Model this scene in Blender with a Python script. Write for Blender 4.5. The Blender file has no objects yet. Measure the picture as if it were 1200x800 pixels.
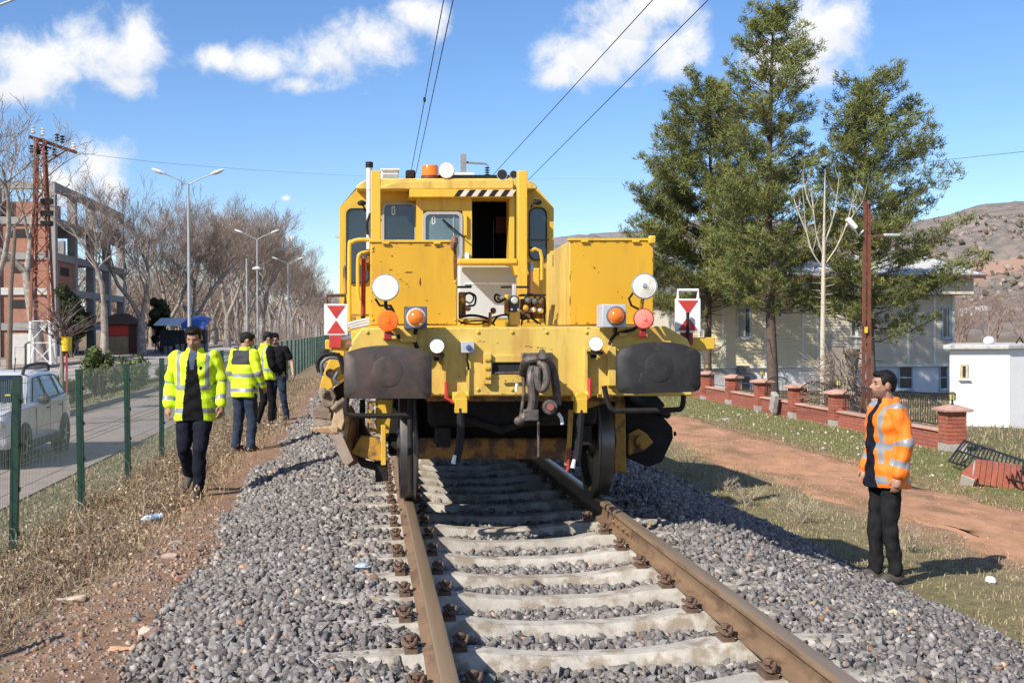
import bpy, math, random
import numpy as np
from mathutils import Vector, Matrix, noise as mnoise

rnd = random.Random(11)
nrs = np.random.RandomState(7)
R = math.radians
scene = bpy.context.scene
COL = scene.collection

# ------------------------------------------------------------------ camera
FPX, PW, PH = 1400.0, 1200.0, 800.0
CAM = Vector((-1.05, 0.0, 1.34))
YAW, PITCH, ROLL = R(6.8), R(-0.63), R(-0.3)
cam_data = bpy.data.cameras.new('camera')
cam_data.sensor_width = 36.0
cam_data.lens = FPX / PW * 36.0
cam_data.clip_start = 0.05
cam_data.clip_end = 9000
cam = bpy.data.objects.new('camera', cam_data)
COL.objects.link(cam)
CAMROT = Matrix.Rotation(-YAW, 3, 'Z') @ Matrix.Rotation(R(90) + PITCH, 3, 'X') @ Matrix.Rotation(ROLL, 3, 'Z')
cam.matrix_world = Matrix.Translation(CAM) @ CAMROT.to_4x4()
scene.camera = cam

# ------------------------------------------------------------------ light
SUNV = Vector((1.0, 0.85, -1.0)).normalized()          # direction the light travels
SUN_EL = math.asin(-SUNV.z)
SUN_ROT = math.atan2(-SUNV.x, -SUNV.y)
sl = bpy.data.lights.new('sun', 'SUN')
sl.energy = 5.0
sl.angle = R(0.5)
sl.color = (1.0, 0.93, 0.82)
so = bpy.data.objects.new('sun', sl)
so.rotation_euler = SUNV.to_track_quat('-Z', 'Y').to_euler()
so.location = (-20, -17, 20)
COL.objects.link(so)
scene.view_settings.view_transform = 'Standard'
scene.view_settings.look = 'None'
scene.view_settings.exposure = 0.42
scene.view_settings.gamma = 1.0
scene.view_settings.use_curve_mapping = False
scene.cycles.max_bounces = 6
scene.cycles.diffuse_bounces = 3
scene.cycles.glossy_bounces = 3
scene.cycles.transmission_bounces = 3
scene.cycles.transparent_max_bounces = 4


def ray(px, py):
    d = CAMROT @ Vector(((px - PW / 2) / FPX, -(py - PH / 2) / FPX, -1.0))
    return d


def aY(px, py, Y):
    d = ray(px, py)
    return CAM + d * ((Y - CAM.y) / d.y)


def aZ(px, py, Z):
    d = ray(px, py)
    return CAM + d * ((Z - CAM.z) / d.z)


def aX(px, py, X):
    d = ray(px, py)
    return CAM + d * ((X - CAM.x) / d.x)


# ------------------------------------------------------------------ world: nishita sky + cumulus by direction
world = bpy.data.worlds.new('World')
scene.world = world
world.use_nodes = True
nt = world.node_tree
world.cycles.sampling_method = 'MANUAL'
world.cycles.sample_map_resolution = 256
nt.nodes.clear()


def wn(t, **kw):
    n = nt.nodes.new(t)
    for k, v in kw.items():
        setattr(n, k, v)
    return n


def wl(a, b):
    nt.links.new(a, b)


def wmath(op, a, b=None, c=None, clamp=False):
    n = wn('ShaderNodeMath', operation=op, use_clamp=clamp)
    for i, q in enumerate((a, b, c)):
        if q is None:
            continue
        if isinstance(q, (int, float)):
            n.inputs[i].default_value = q
        else:
            wl(q, n.inputs[i])
    return n.outputs[0]


sky = wn('ShaderNodeTexSky', sky_type='NISHITA', sun_disc=False)
sky.sun_elevation = SUN_EL
sky.sun_rotation = SUN_ROT
sky.altitude = 900
sky.air_density = 1.0
sky.dust_density = 0.0
sky.ozone_density = 2.5
tc = wn('ShaderNodeTexCoord')
dirv = tc.outputs['Generated']
CLOUDS = [  # centre in the picture, half width, half height (picture pixels)
    (40, 70, 90, 48), (120, 60, 70, 55), (160, 55, 40, 45), (20, 105, 60, 25), (150, 100, 45, 20),
    (300, 75, 60, 30), (370, 70, 70, 42), (430, 45, 65, 45), (490, 18, 45, 30), (260, 70, 45, 22), (350, 100, 50, 18),
    (680, 70, 60, 40), (730, 40, 65, 55), (790, 60, 50, 40), (660, 90, 45, 22), (760, 5, 70, 40),
    (905, 70, 45, 40), (965, 40, 60, 52), (940, 85, 60, 28), (990, 20, 45, 40),
    (110, 195, 55, 38), (70, 215, 45, 38), (130, 215, 32, 30), (340, 279, 16, 7), (335, 232, 9, 7),
    # the same kind of cumulus goes on outside the frame
    (-260, 40, 120, 60), (-420, 120, 110, 50), (1420, 60, 110, 60), (1650, 120, 120, 50), (400, -260, 160, 80),
    (900, -330, 170, 90), (-900, 20, 160, 70), (2300, 0, 160, 80), (100, -500, 190, 100), (1500, -520, 200, 100)]
nz = wn('ShaderNodeTexNoise', noise_dimensions='3D')
nz.inputs['Scale'].default_value = 26.0
nz.inputs['Detail'].default_value = 9.0
nz.inputs['Roughness'].default_value = 0.62
nz.inputs['Distortion'].default_value = 0.25
wl(dirv, nz.inputs['Vector'])
nz2 = wn('ShaderNodeTexNoise', noise_dimensions='3D')
nz2.inputs['Scale'].default_value = 11.0
nz2.inputs['Detail'].default_value = 6.0
wl(dirv, nz2.inputs['Vector'])
best = None
low = None
for (cx, cy, hx, hy) in CLOUDS:
    c = ray(cx, cy).normalized()
    rv = (Vector((c.y, -c.x, 0))).normalized()
    uv = rv.cross(c).normalized()
    rv = rv * (FPX / hx)
    uv = uv * (FPX / hy)
    du = wn('ShaderNodeVectorMath', operation='DOT_PRODUCT')
    wl(dirv, du.inputs[0]); du.inputs[1].default_value = rv
    dv = wn('ShaderNodeVectorMath', operation='DOT_PRODUCT')
    wl(dirv, dv.inputs[0]); dv.inputs[1].default_value = uv
    df = wn('ShaderNodeVectorMath', operation='DOT_PRODUCT')
    wl(dirv, df.inputs[0]); df.inputs[1].default_value = c
    rr = wmath('SQRT', wmath('MULTIPLY_ADD', du.outputs['Value'], du.outputs['Value'],
                             wmath('MULTIPLY', dv.outputs['Value'], dv.outputs['Value'])))
    val = wmath('MULTIPLY', wmath('SUBTRACT', 1.0, rr), wmath('GREATER_THAN', df.outputs['Value'], 0.0))
    lowv = wmath('MULTIPLY', wmath('MULTIPLY', dv.outputs['Value'], -0.5), wmath('GREATER_THAN', val, 0.0))
    best = val if best is None else wmath('SMOOTH_MAX', best, val, 0.25)
    low = lowv if low is None else wmath('MAXIMUM', low, lowv)
shape = wmath('ADD', best, wmath('MULTIPLY', wmath('SUBTRACT', nz.outputs['Fac'], 0.50), 2.1))
mr = wn('ShaderNodeMapRange', interpolation_type='SMOOTHSTEP')
wl(shape, mr.inputs['Value'])
mr.inputs['From Min'].default_value = 0.02
mr.inputs['From Max'].default_value = 0.85
alpha = wmath('MULTIPLY', mr.outputs['Result'], wmath('GREATER_THAN', best, -0.5))
cramp = wn('ShaderNodeMix', data_type='RGBA')
cramp.inputs['A'].default_value = (1.0, 1.0, 1.0, 1)
cramp.inputs['B'].default_value = (0.70, 0.74, 0.82, 1)
wl(wmath('MULTIPLY', wmath('ADD', low, wmath('MULTIPLY', nz2.outputs['Fac'], 0.45)), 0.85, clamp=True), cramp.inputs['Factor'])
bg1 = wn('ShaderNodeBackground')
bg1.inputs['Strength'].default_value = 0.11
hsv = wn('ShaderNodeHueSaturation')
hsv.inputs['Saturation'].default_value = 1.12
hsv.inputs['Value'].default_value = 1.0
wl(sky.outputs[0], hsv.inputs['Color'])
tint = wn('ShaderNodeMix', data_type='RGBA', blend_type='MULTIPLY')
tint.inputs['Factor'].default_value = 1.0
wl(hsv.outputs[0], tint.inputs['A'])
tint.inputs['B'].default_value = (0.92, 0.97, 1.10, 1)
wl(tint.outputs['Result'], bg1.inputs['Color'])
bg2 = wn('ShaderNodeBackground')
bg2.inputs['Strength'].default_value = 0.80
wl(cramp.outputs['Result'], bg2.inputs['Color'])
mixs = wn('ShaderNodeMixShader')
wl(alpha, mixs.inputs['Fac'])
wl(bg1.outputs[0], mixs.inputs[1])
wl(bg2.outputs[0], mixs.inputs[2])
outw = wn('ShaderNodeOutputWorld')
wl(mixs.outputs[0], outw.inputs['Surface'])

# ------------------------------------------------------------------ materials
MATS = {}


def mat(name, col, rough=0.7, var=0.25, scale=6.0, bump=0.0, bscale=None, metal=0.0, col2=None, c2amt=0.0,
        c2scale=3.0, c2sharp=0.08, emit=None, estr=0.0, spec=0.5, attr=None, rand=0.0, stretch=None, coat=0.0, alpha=1.0,
        trans=0.0):
    """principled material: base colour broken up by noise, an optional second colour in patches (rust, dirt, wear), bump"""
    if name in MATS:
        return MATS[name]
    m = bpy.data.materials.new(name)
    MATS[name] = m
    m.use_nodes = True
    t = m.node_tree
    b = t.nodes['Principled BSDF']
    L = t.links.new

    def N(ty, **kw):
        n = t.nodes.new(ty)
        for k, v in kw.items():
            setattr(n, k, v)
        return n
    geo = N('ShaderNodeNewGeometry')
    pos = geo.outputs['Position']
    if stretch:
        vm = N('ShaderNodeVectorMath', operation='MULTIPLY')
        L(pos, vm.inputs[0]); vm.inputs[1].default_value = stretch
        pos = vm.outputs[0]
    n1 = N('ShaderNodeTexNoise')
    n1.inputs['Scale'].default_value = scale
    n1.inputs['Detail'].default_value = 6
    n1.inputs['Roughness'].default_value = 0.6
    L(pos, n1.inputs['Vector'])
    mr = N('ShaderNodeMapRange')
    L(n1.outputs['Fac'], mr.inputs['Value'])
    mr.inputs['From Min'].default_value = 0.3
    mr.inputs['From Max'].default_value = 0.7
    mr.inputs['To Min'].default_value = 1.0 - var
    mr.inputs['To Max'].default_value = 1.0 + var
    fac = mr.outputs['Result']
    if rand:
        oi = N('ShaderNodeObjectInfo')
        q = N('ShaderNodeMath', operation='MULTIPLY_ADD')
        L(oi.outputs['Random'], q.inputs[0]); q.inputs[1].default_value = 2 * rand; q.inputs[2].default_value = 1 - rand
        q2 = N('ShaderNodeMath', operation='MULTIPLY')
        L(fac, q2.inputs[0]); L(q.outputs[0], q2.inputs[1])
        fac = q2.outputs[0]
    vm = N('ShaderNodeVectorMath', operation='SCALE')
    if attr:
        at = N('ShaderNodeAttribute', attribute_name=attr)
        ml = N('ShaderNodeMix', data_type='RGBA', blend_type='MULTIPLY')
        ml.inputs['Factor'].default_value = 1.0
        ml.inputs['A'].default_value = (*col, 1)
        L(at.outputs['Color'], ml.inputs['B'])
        L(ml.outputs['Result'], vm.inputs[0])
    else:
        vm.inputs[0].default_value = col
    L(fac, vm.inputs['Scale'])
    c = vm.outputs[0]
    if col2 is not None:
        n2 = N('ShaderNodeTexNoise')
        n2.inputs['Scale'].default_value = c2scale
        n2.inputs['Detail'].default_value = 8
        n2.inputs['Roughness'].default_value = 0.65
        L(pos, n2.inputs['Vector'])
        m2 = N('ShaderNodeMapRange', interpolation_type='SMOOTHSTEP')
        L(n2.outputs['Fac'], m2.inputs['Value'])
        th = 0.72 - 0.44 * c2amt
        m2.inputs['From Min'].default_value = th - c2sharp
        m2.inputs['From Max'].default_value = th + c2sharp
        mx = N('ShaderNodeMix', data_type='RGBA')
        L(m2.outputs['Result'], mx.inputs['Factor'])
        L(c, mx.inputs['A'])
        mx.inputs['B'].default_value = (*col2, 1)
        c = mx.outputs['Result']
    L(c, b.inputs['Base Color'])
    b.inputs['Roughness'].default_value = rough
    b.inputs['Metallic'].default_value = metal
    b.inputs['Specular IOR Level'].default_value = spec
    b.inputs['Coat Weight'].default_value = coat
    b.inputs['Transmission Weight'].default_value = trans
    b.inputs['Alpha'].default_value = alpha
    if emit is not None:
        b.inputs['Emission Color'].default_value = (*emit, 1)
        b.inputs['Emission Strength'].default_value = estr
    if bump:
        n3 = N('ShaderNodeTexNoise')
        n3.inputs['Scale'].default_value = bscale or scale * 4
        n3.inputs['Detail'].default_value = 8
        n3.inputs['Roughness'].default_value = 0.65
        L(pos, n3.inputs['Vector'])
        bp = N('ShaderNodeBump')
        bp.inputs['Strength'].default_value = 1.0
        bp.inputs['Distance'].default_value = bump
        L(n3.outputs['Fac'], bp.inputs['Height'])
        L(bp.outputs[0], b.inputs['Normal'])
    return m


YELLOW = mat('weathered yellow paint', (0.66, 0.415, 0.042), 0.45, 0.08, 2.5, 0.0006, 40, col2=(0.50, 0.28, 0.04), c2amt=0.28, c2scale=6, c2sharp=0.10, stretch=(1, 1, .25))
ORANGEY = mat('orange yellow paint', (0.63, 0.35, 0.02), 0.42, 0.08, 2.0, 0.0006, 30, col2=(0.50, 0.24, 0.02), c2amt=0.22, c2scale=6, c2sharp=0.14, stretch=(1, 1, .22))
PALEY = mat('bleached and sunlit yellow paint', (0.65, 0.455, 0.10), 0.5, 0.10, 3.0, 0.0006, 40, col2=(0.50, 0.30, 0.07), c2amt=0.36, c2scale=7, c2sharp=0.13, stretch=(1, 1, .25))
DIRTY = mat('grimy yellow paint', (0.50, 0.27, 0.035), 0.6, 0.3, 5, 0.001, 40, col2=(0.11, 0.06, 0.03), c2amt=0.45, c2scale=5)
RUST = mat('rusty steel', (0.20, 0.095, 0.05), 0.85, 0.35, 9, 0.001, 60, col2=(0.09, 0.045, 0.028), c2amt=0.5, c2scale=8)
RUSTY = mat('rust eaten yellow steel', (0.36, 0.17, 0.035), 0.8, 0.3, 9, 0.001, 60, col2=(0.10, 0.05, 0.03), c2amt=0.55, c2scale=9)
STAIN = mat('rust stain', (0.16, 0.055, 0.02), 0.85, 0.4, 20)
BUFF = mat('worn buffer steel', (0.055, 0.045, 0.042), 0.5, 0.3, 5, 0.0008, 40, metal=0.2, col2=(0.10, 0.062, 0.048), c2amt=0.42, c2scale=9, c2sharp=.16)
BUFF2 = mat('dark buffer steel', (0.030, 0.029, 0.030), 0.6, 0.35, 7, 0.0008, 40, metal=0.3, col2=(0.10, 0.09, 0.085), c2amt=0.14, c2scale=9)
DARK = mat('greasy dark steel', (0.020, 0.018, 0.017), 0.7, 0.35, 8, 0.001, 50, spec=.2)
STEEL = mat('wheel steel', (0.15, 0.14, 0.135), 0.38, 0.2, 8, metal=0.75)
CHAIN = mat('coupling steel', (0.13, 0.11, 0.10), 0.6, 0.35, 14, 0.001, 70, metal=0.35, col2=(0.06, 0.05, 0.045), c2amt=0.4, c2scale=16)
BLACK = mat('black rubber', (0.014, 0.014, 0.015), 0.6, 0.2, 20, spec=.25)
WHITE = mat('white paint', (0.74, 0.74, 0.73), 0.5, 0.06, 4, col2=(0.5, 0.48, 0.44), c2amt=0.2, c2scale=5)
CABW = mat('white cabinet paint', (0.47, 0.50, 0.53), 0.45, 0.05, 3)
REDP = mat('red paint', (0.52, 0.045, 0.035), 0.5, 0.15, 8)
REDB = mat('dark red paint', (0.30, 0.02, 0.02), 0.5, 0.2, 8)
GREYB = mat('grey lamp housing', (0.10, 0.11, 0.13), 0.45, 0.1, 8)
GREYL = mat('light grey lamp housing', (0.45, 0.47, 0.50), 0.45, 0.1, 8)
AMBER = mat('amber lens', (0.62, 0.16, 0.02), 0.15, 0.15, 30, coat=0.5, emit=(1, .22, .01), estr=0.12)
AMBERLIT = mat('lit orange lens', (0.8, 0.14, 0.02), 0.15, 0.2, 30, emit=(1, 0.12, 0.01), estr=0.45)
REDLIT = mat('lit red lens', (0.8, 0.25, 0.2), 0.15, 0.25, 30, emit=(1, 0.12, 0.08), estr=0.35)
LAMPON = mat('lit headlamp', (1, 1, 0.95), 0.2, 0, emit=(1, 0.94, 0.78), estr=9.0)
LAMPW = mat('warm lamp glass', (1, .9, .7), 0.2, 0, emit=(1, 0.74, 0.38), estr=0.75)
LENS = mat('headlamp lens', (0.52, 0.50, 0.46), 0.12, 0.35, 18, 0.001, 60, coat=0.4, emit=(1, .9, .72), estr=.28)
CHROME = mat('bright metal', (0.7, 0.7, 0.7), 0.22, 0.1, 8, metal=0.9)
GLASS = mat('dark cab glass', (0.02, 0.028, 0.034), 0.04, 0.2, 2, spec=0.9)
GLASSB = mat('pale cab glass', (0.10, 0.16, 0.18), 0.05, 0.3, 3, spec=0.9)
RUBF = mat('grey window seal', (0.36, 0.36, 0.38), 0.6, 0.08, 8)
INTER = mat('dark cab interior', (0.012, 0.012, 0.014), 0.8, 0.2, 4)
CONC = mat('sleeper concrete', (0.42, 0.39, 0.34), 0.9, 0.22, 9, 0.003, 60, col2=(0.27, 0.22, 0.165), c2amt=0.42, c2scale=7, rand=0.10)
RAILM = mat('rusty rail side', (0.215, 0.135, 0.078), 0.75, 0.25, 6, 0.0006, 50, col2=(0.13, 0.075, 0.045), c2amt=0.35, c2scale=8, stretch=(1, .35, 1))
RAILT = mat('polished rail head', (0.36, 0.255, 0.165), 0.36, 0.15, 5, metal=0.5, stretch=(6, .2, 1))
CLIP = mat('rusty rail clip', (0.13, 0.078, 0.052), 0.8, 0.35, 30, 0.001, 80)

# ------------------------------------------------------------------ mesh helpers
ORG = {}


def basis(d):
    d = Vector(d).normalized()
    a = Vector((0, 0, 1)) if abs(d.z) < 0.9 else Vector((1, 0, 0))
    u = d.cross(a).normalized()
    return u, u.cross(d).normalized()


class MB:
    def __init__(s):
        s.v = []; s.f = []; s.m = []

    def add(s, v, f, mi=0):
        o = len(s.v)
        s.v += [tuple(q) for q in v]
        s.f += [tuple(i + o for i in q) for q in f]
        s.m += [mi] * len(f)
        return s

    def box2(s, x0, x1, y0, y1, z0, z1, mi=0):
        v = [(x0, y0, z0), (x1, y0, z0), (x1, y1, z0), (x0, y1, z0), (x0, y0, z1), (x1, y0, z1), (x1, y1, z1), (x0, y1, z1)]
        return s.add(v, [(0, 3, 2, 1), (4, 5, 6, 7), (0, 1, 5, 4), (1, 2, 6, 5), (2, 3, 7, 6), (3, 0, 4, 7)], mi)

    def box(s, c, size, rot=None, mi=0):
        hx, hy, hz = [q / 2 for q in size]
        v = [Vector(q) for q in ((-hx, -hy, -hz), (hx, -hy, -hz), (hx, hy, -hz), (-hx, hy, -hz), (-hx, -hy, hz), (hx, -hy, hz), (hx, hy, hz), (-hx, hy, hz))]
        if rot is not None:
            v = [rot @ q for q in v]
        c = Vector(c)
        return s.add([q + c for q in v], [(0, 3, 2, 1), (4, 5, 6, 7), (0, 1, 5, 4), (1, 2, 6, 5), (2, 3, 7, 6), (3, 0, 4, 7)], mi)

    def bar(s, p0, p1, w, h, mi=0, up=None):
        p0 = Vector(p0); p1 = Vector(p1)
        u, v2 = basis(p1 - p0)
        u = u * w / 2; v2 = v2 * h / 2
        v = [p0 - u - v2, p0 + u - v2, p0 + u + v2, p0 - u + v2, p1 - u - v2, p1 + u - v2, p1 + u + v2, p1 - u + v2]
        return s.add(v, [(0, 1, 2, 3), (7, 6, 5, 4), (0, 4, 5, 1), (1, 5, 6, 2), (2, 6, 7, 3), (3, 7, 4, 0)], mi)

    def tube(s, pts, r, n=8, mi=0, cap=True):
        pts = [Vector(p) for p in pts]
        rs = r if isinstance(r, (list, tuple)) else [r] * len(pts)
        v = []; f = []
        pu = None
        for i, p in enumerate(pts):
            d = (pts[min(i + 1, len(pts) - 1)] - pts[max(i - 1, 0)])
            if d.length < 1e-9:
                d = Vector((0, 0, 1))
            d.normalize()
            if pu is None:
                u, w = basis(d)
            else:
                u = (pu - d * pu.dot(d))
                u = u.normalized() if u.length > 1e-6 else basis(d)[0]
                w = u.cross(d)
            pu = u
            for k in range(n):
                a = 2 * math.pi * k / n
                v.append(p + (u * math.cos(a) + w * math.sin(a)) * rs[i])
        for i in range(len(pts) - 1):
            for k in range(n):
                a = i * n + k; b = i * n + (k + 1) % n
                f.append((a, a + n, b + n, b))
        if cap:
            f.append(tuple(range(n)))
            f.append(tuple(range((len(pts) - 1) * n + n - 1, (len(pts) - 1) * n - 1, -1)))
        return s.add(v, f, mi)

    def lathe(s, prof, o, axis, n=24, mi=0):
        o = Vector(o); ax = Vector(axis).normalized(); u, w = basis(ax)
        v = []; f = []
        for (r, h) in prof:
            for k in range(n):
                a = 2 * math.pi * k / n
                v.append(o + ax * h + (u * math.cos(a) + w * math.sin(a)) * max(r, 1e-4))
        for i in range(len(prof) - 1):
            for k in range(n):
                a = i * n + k; b = i * n + (k + 1) % n
                f.append((a, b, b + n, a + n))
        f.append(tuple(range(n - 1, -1, -1)))
        f.append(tuple(range((len(prof) - 1) * n, len(prof) * n)))
        return s.add(v, f, mi)

    def prism(s, poly, d, mi=0):
        """polygon of points extruded by vector d"""
        n = len(poly); d = Vector(d)
        v = [Vector(p) for p in poly] + [Vector(p) + d for p in poly]
        f = [tuple(range(n)), tuple(range(2 * n - 1, n - 1, -1))] + [(i, i + n, (i + 1) % n + n, (i + 1) % n) for i in range(n)]
        return s.add(v, f, mi)

    def ell(s, c, r, n=12, m=8, rot=None, mi=0):
        c = Vector(c); r = (r, r, r) if isinstance(r, (int, float)) else r
        v = []; f = []
        for i in range(m + 1):
            t = math.pi * i / m
            for k in range(n):
                a = 2 * math.pi * k / n
                q = Vector((math.sin(t) * math.cos(a) * r[0], math.sin(t) * math.sin(a) * r[1], math.cos(t) * r[2]))
                v.append(c + (rot @ q if rot is not None else q))
        for i in range(m):
            for k in range(n):
                a = i * n + k; b = i * n + (k + 1) % n
                f.append((a, a + n, b + n, b))
        return s.add(v, f, mi)

    def mesh(s, name, mats, org=(0, 0, 0), smooth=35):
        me = bpy.data.meshes.new(name)
        o = Vector(org)
        me.from_pydata([(q[0] - o.x, q[1] - o.y, q[2] - o.z) for q in s.v], [], s.f)
        for m_ in (mats if isinstance(mats, (list, tuple)) else [mats]):
            me.materials.append(m_)
        if any(s.m):
            me.polygons.foreach_set('material_index', s.m)
        if smooth:
            me.polygons.foreach_set('use_smooth', [True] * len(me.polygons))
            me.set_sharp_from_angle(angle=R(smooth))
        me.validate()
        me.update()
        return me

    def build(s, name, mats, parent=None, smooth=35, bevel=0.0, org=None):
        o_ = Vector(org) if org is not None else (ORG.get(parent.name, Vector((0, 0, 0))) if parent else Vector((0, 0, 0)))
        ob = bpy.data.objects.new(name, s.mesh(name, mats, o_, smooth))
        COL.objects.link(ob)
        if parent:
            ob.parent = parent
            ORG[ob.name] = ORG.get(parent.name, Vector((0, 0, 0)))
        else:
            ob.location = o_
            ORG[ob.name] = o_
        if bevel:
            md = ob.modifiers.new('bevel', 'BEVEL')
            md.width = bevel; md.segments = 2; md.limit_method = 'ANGLE'; md.angle_limit = R(40)
        return ob


def tag(o, label=None, cat=None, group=None, kind=None):
    for k, v in (('label', label), ('category', cat), ('group', group), ('kind', kind)):
        if v:
            o[k] = v
    return o


def thing(name, label, cat, loc=(0, 0, 0), group=None):
    o = bpy.data.objects.new(name, None)
    o.empty_display_size = 0.2
    COL.objects.link(o)
    o.location = loc
    ORG[o.name] = Vector(loc)
    return tag(o, label, cat, group)


def copy_tree(o, parent=None):
    c = o.copy(); COL.objects.link(c)
    if parent:
        c.parent = parent
    for ch in o.children:
        copy_tree(ch, c)
    return c


def npmesh(name, v, f, mats, parent=None, attr=None, smooth=False, fm=None):
    """big mesh straight from numpy arrays (faces all of one size)"""
    me = bpy.data.meshes.new(name)
    v = np.asarray(v, np.float32); f = np.asarray(f, np.int32)
    k = f.shape[1]
    me.vertices.add(len(v)); me.vertices.foreach_set('co', v.ravel())
    me.loops.add(f.size); me.loops.foreach_set('vertex_index', f.ravel())
    me.polygons.add(len(f))
    me.polygons.foreach_set('loop_start', np.arange(0, f.size, k, dtype=np.int32))
    for m_ in (mats if isinstance(mats, (list, tuple)) else [mats]):
        me.materials.append(m_)
    if fm is not None:
        me.polygons.foreach_set('material_index', np.asarray(fm, np.int32))
    me.update(calc_edges=True)
    if smooth:
        me.polygons.foreach_set('use_smooth', np.ones(len(f), bool))
    if attr is not None:
        a = me.color_attributes.new('tone', 'FLOAT_COLOR', 'POINT')
        c4 = np.ones((len(v), 4), np.float32); c4[:, :3] = attr
        a.data.foreach_set('color', c4.ravel())
    ob = bpy.data.objects.new(name, me)
    COL.objects.link(ob)
    if parent:
        ob.parent = parent
        ORG[ob.name] = ORG.get(parent.name, Vector((0, 0, 0)))
    return ob


# ------------------------------------------------------------------ terrain
PRO = [(-4000, 3.0), (-300, -0.5), (-60, -0.8), (-27, -0.82), (-21, -0.98), (-11, -1.02), (-9.4, -1.02), (-5.8, -1.03), (-5.1, -0.92), (-4.35, -0.72),
       (-3.4, -0.54), (-2.8, -0.43), (-2.3, -0.405), (-2.0, -0.44), (-1.5, -0.6), (0, -0.65), (1.6, -0.72), (2.6, -0.84), (3.3, -0.85), (4.4, -0.90),
       (4.9, -0.95), (7.0, -0.97), (8.2, -0.98), (10.2, -1.08), (14, -1.15), (22, -1.35), (60, -1.7), (200, -2), (4000, 0)]
PX = np.array([p[0] for p in PRO]); PZ = np.array([p[1] for p in PRO])


def zt(x, y):
    x = np.asarray(x, float); y = np.asarray(y, float)
    z = np.interp(x, PX, PZ)
    a = np.exp(-((x) / 60) ** 2) * 0.03
    soft = np.clip((np.abs(x + 13) - 9) / 1.5, 0, 1)          # keep the road strip even
    return z + soft * a * (np.sin(x * 1.9 + 0.7 * y) * 0.5 + np.sin(y * 0.83 + x * .4) * 0.6 + np.sin(x * 3.7 - y * 2.3) * 0.25)


def ztf(x, y):
    return float(zt(x, y))


gx = np.concatenate([[-4000, -1500, -600, -300, -150, -90, -60, -45, -35, -30], np.arange(-27, -9.4, 0.6), np.arange(-9.4, 12, 0.2), np.arange(12, 30, .75),
                     [30, 35, 45, 60, 90, 150, 300, 600, 1500, 4000]])
gy = np.concatenate([[-300, -60, -20, -8], np.arange(-5, 30, 0.25), np.arange(30, 60, 0.6), np.arange(60, 130, 3), [140, 160, 200, 260, 350, 500, 800, 1500, 4500]])


def sheet(name, xs, ys, dz, m_, zf=None, xj=None):
    X, Y = np.meshgrid(xs, ys)
    if xj is not None:
        X = X + xj(X, Y)
    Z = (zt(X, Y) if zf is None else zf(X, Y)) + dz
    if xj is not None:
        Z[:, [0, -1]] -= .05
        Z[:, [1, -2]] -= .012
    nx = len(xs); ny = len(ys)
    v = np.stack([X, Y, Z], -1).reshape(-1, 3)
    i = np.arange((ny - 1) * nx).reshape(ny - 1, nx)[:, :-1].ravel()
    f = np.stack([i, i + 1, i + nx + 1, i + nx], 1)
    return npmesh(name, v, f, m_, smooth=True)


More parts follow.
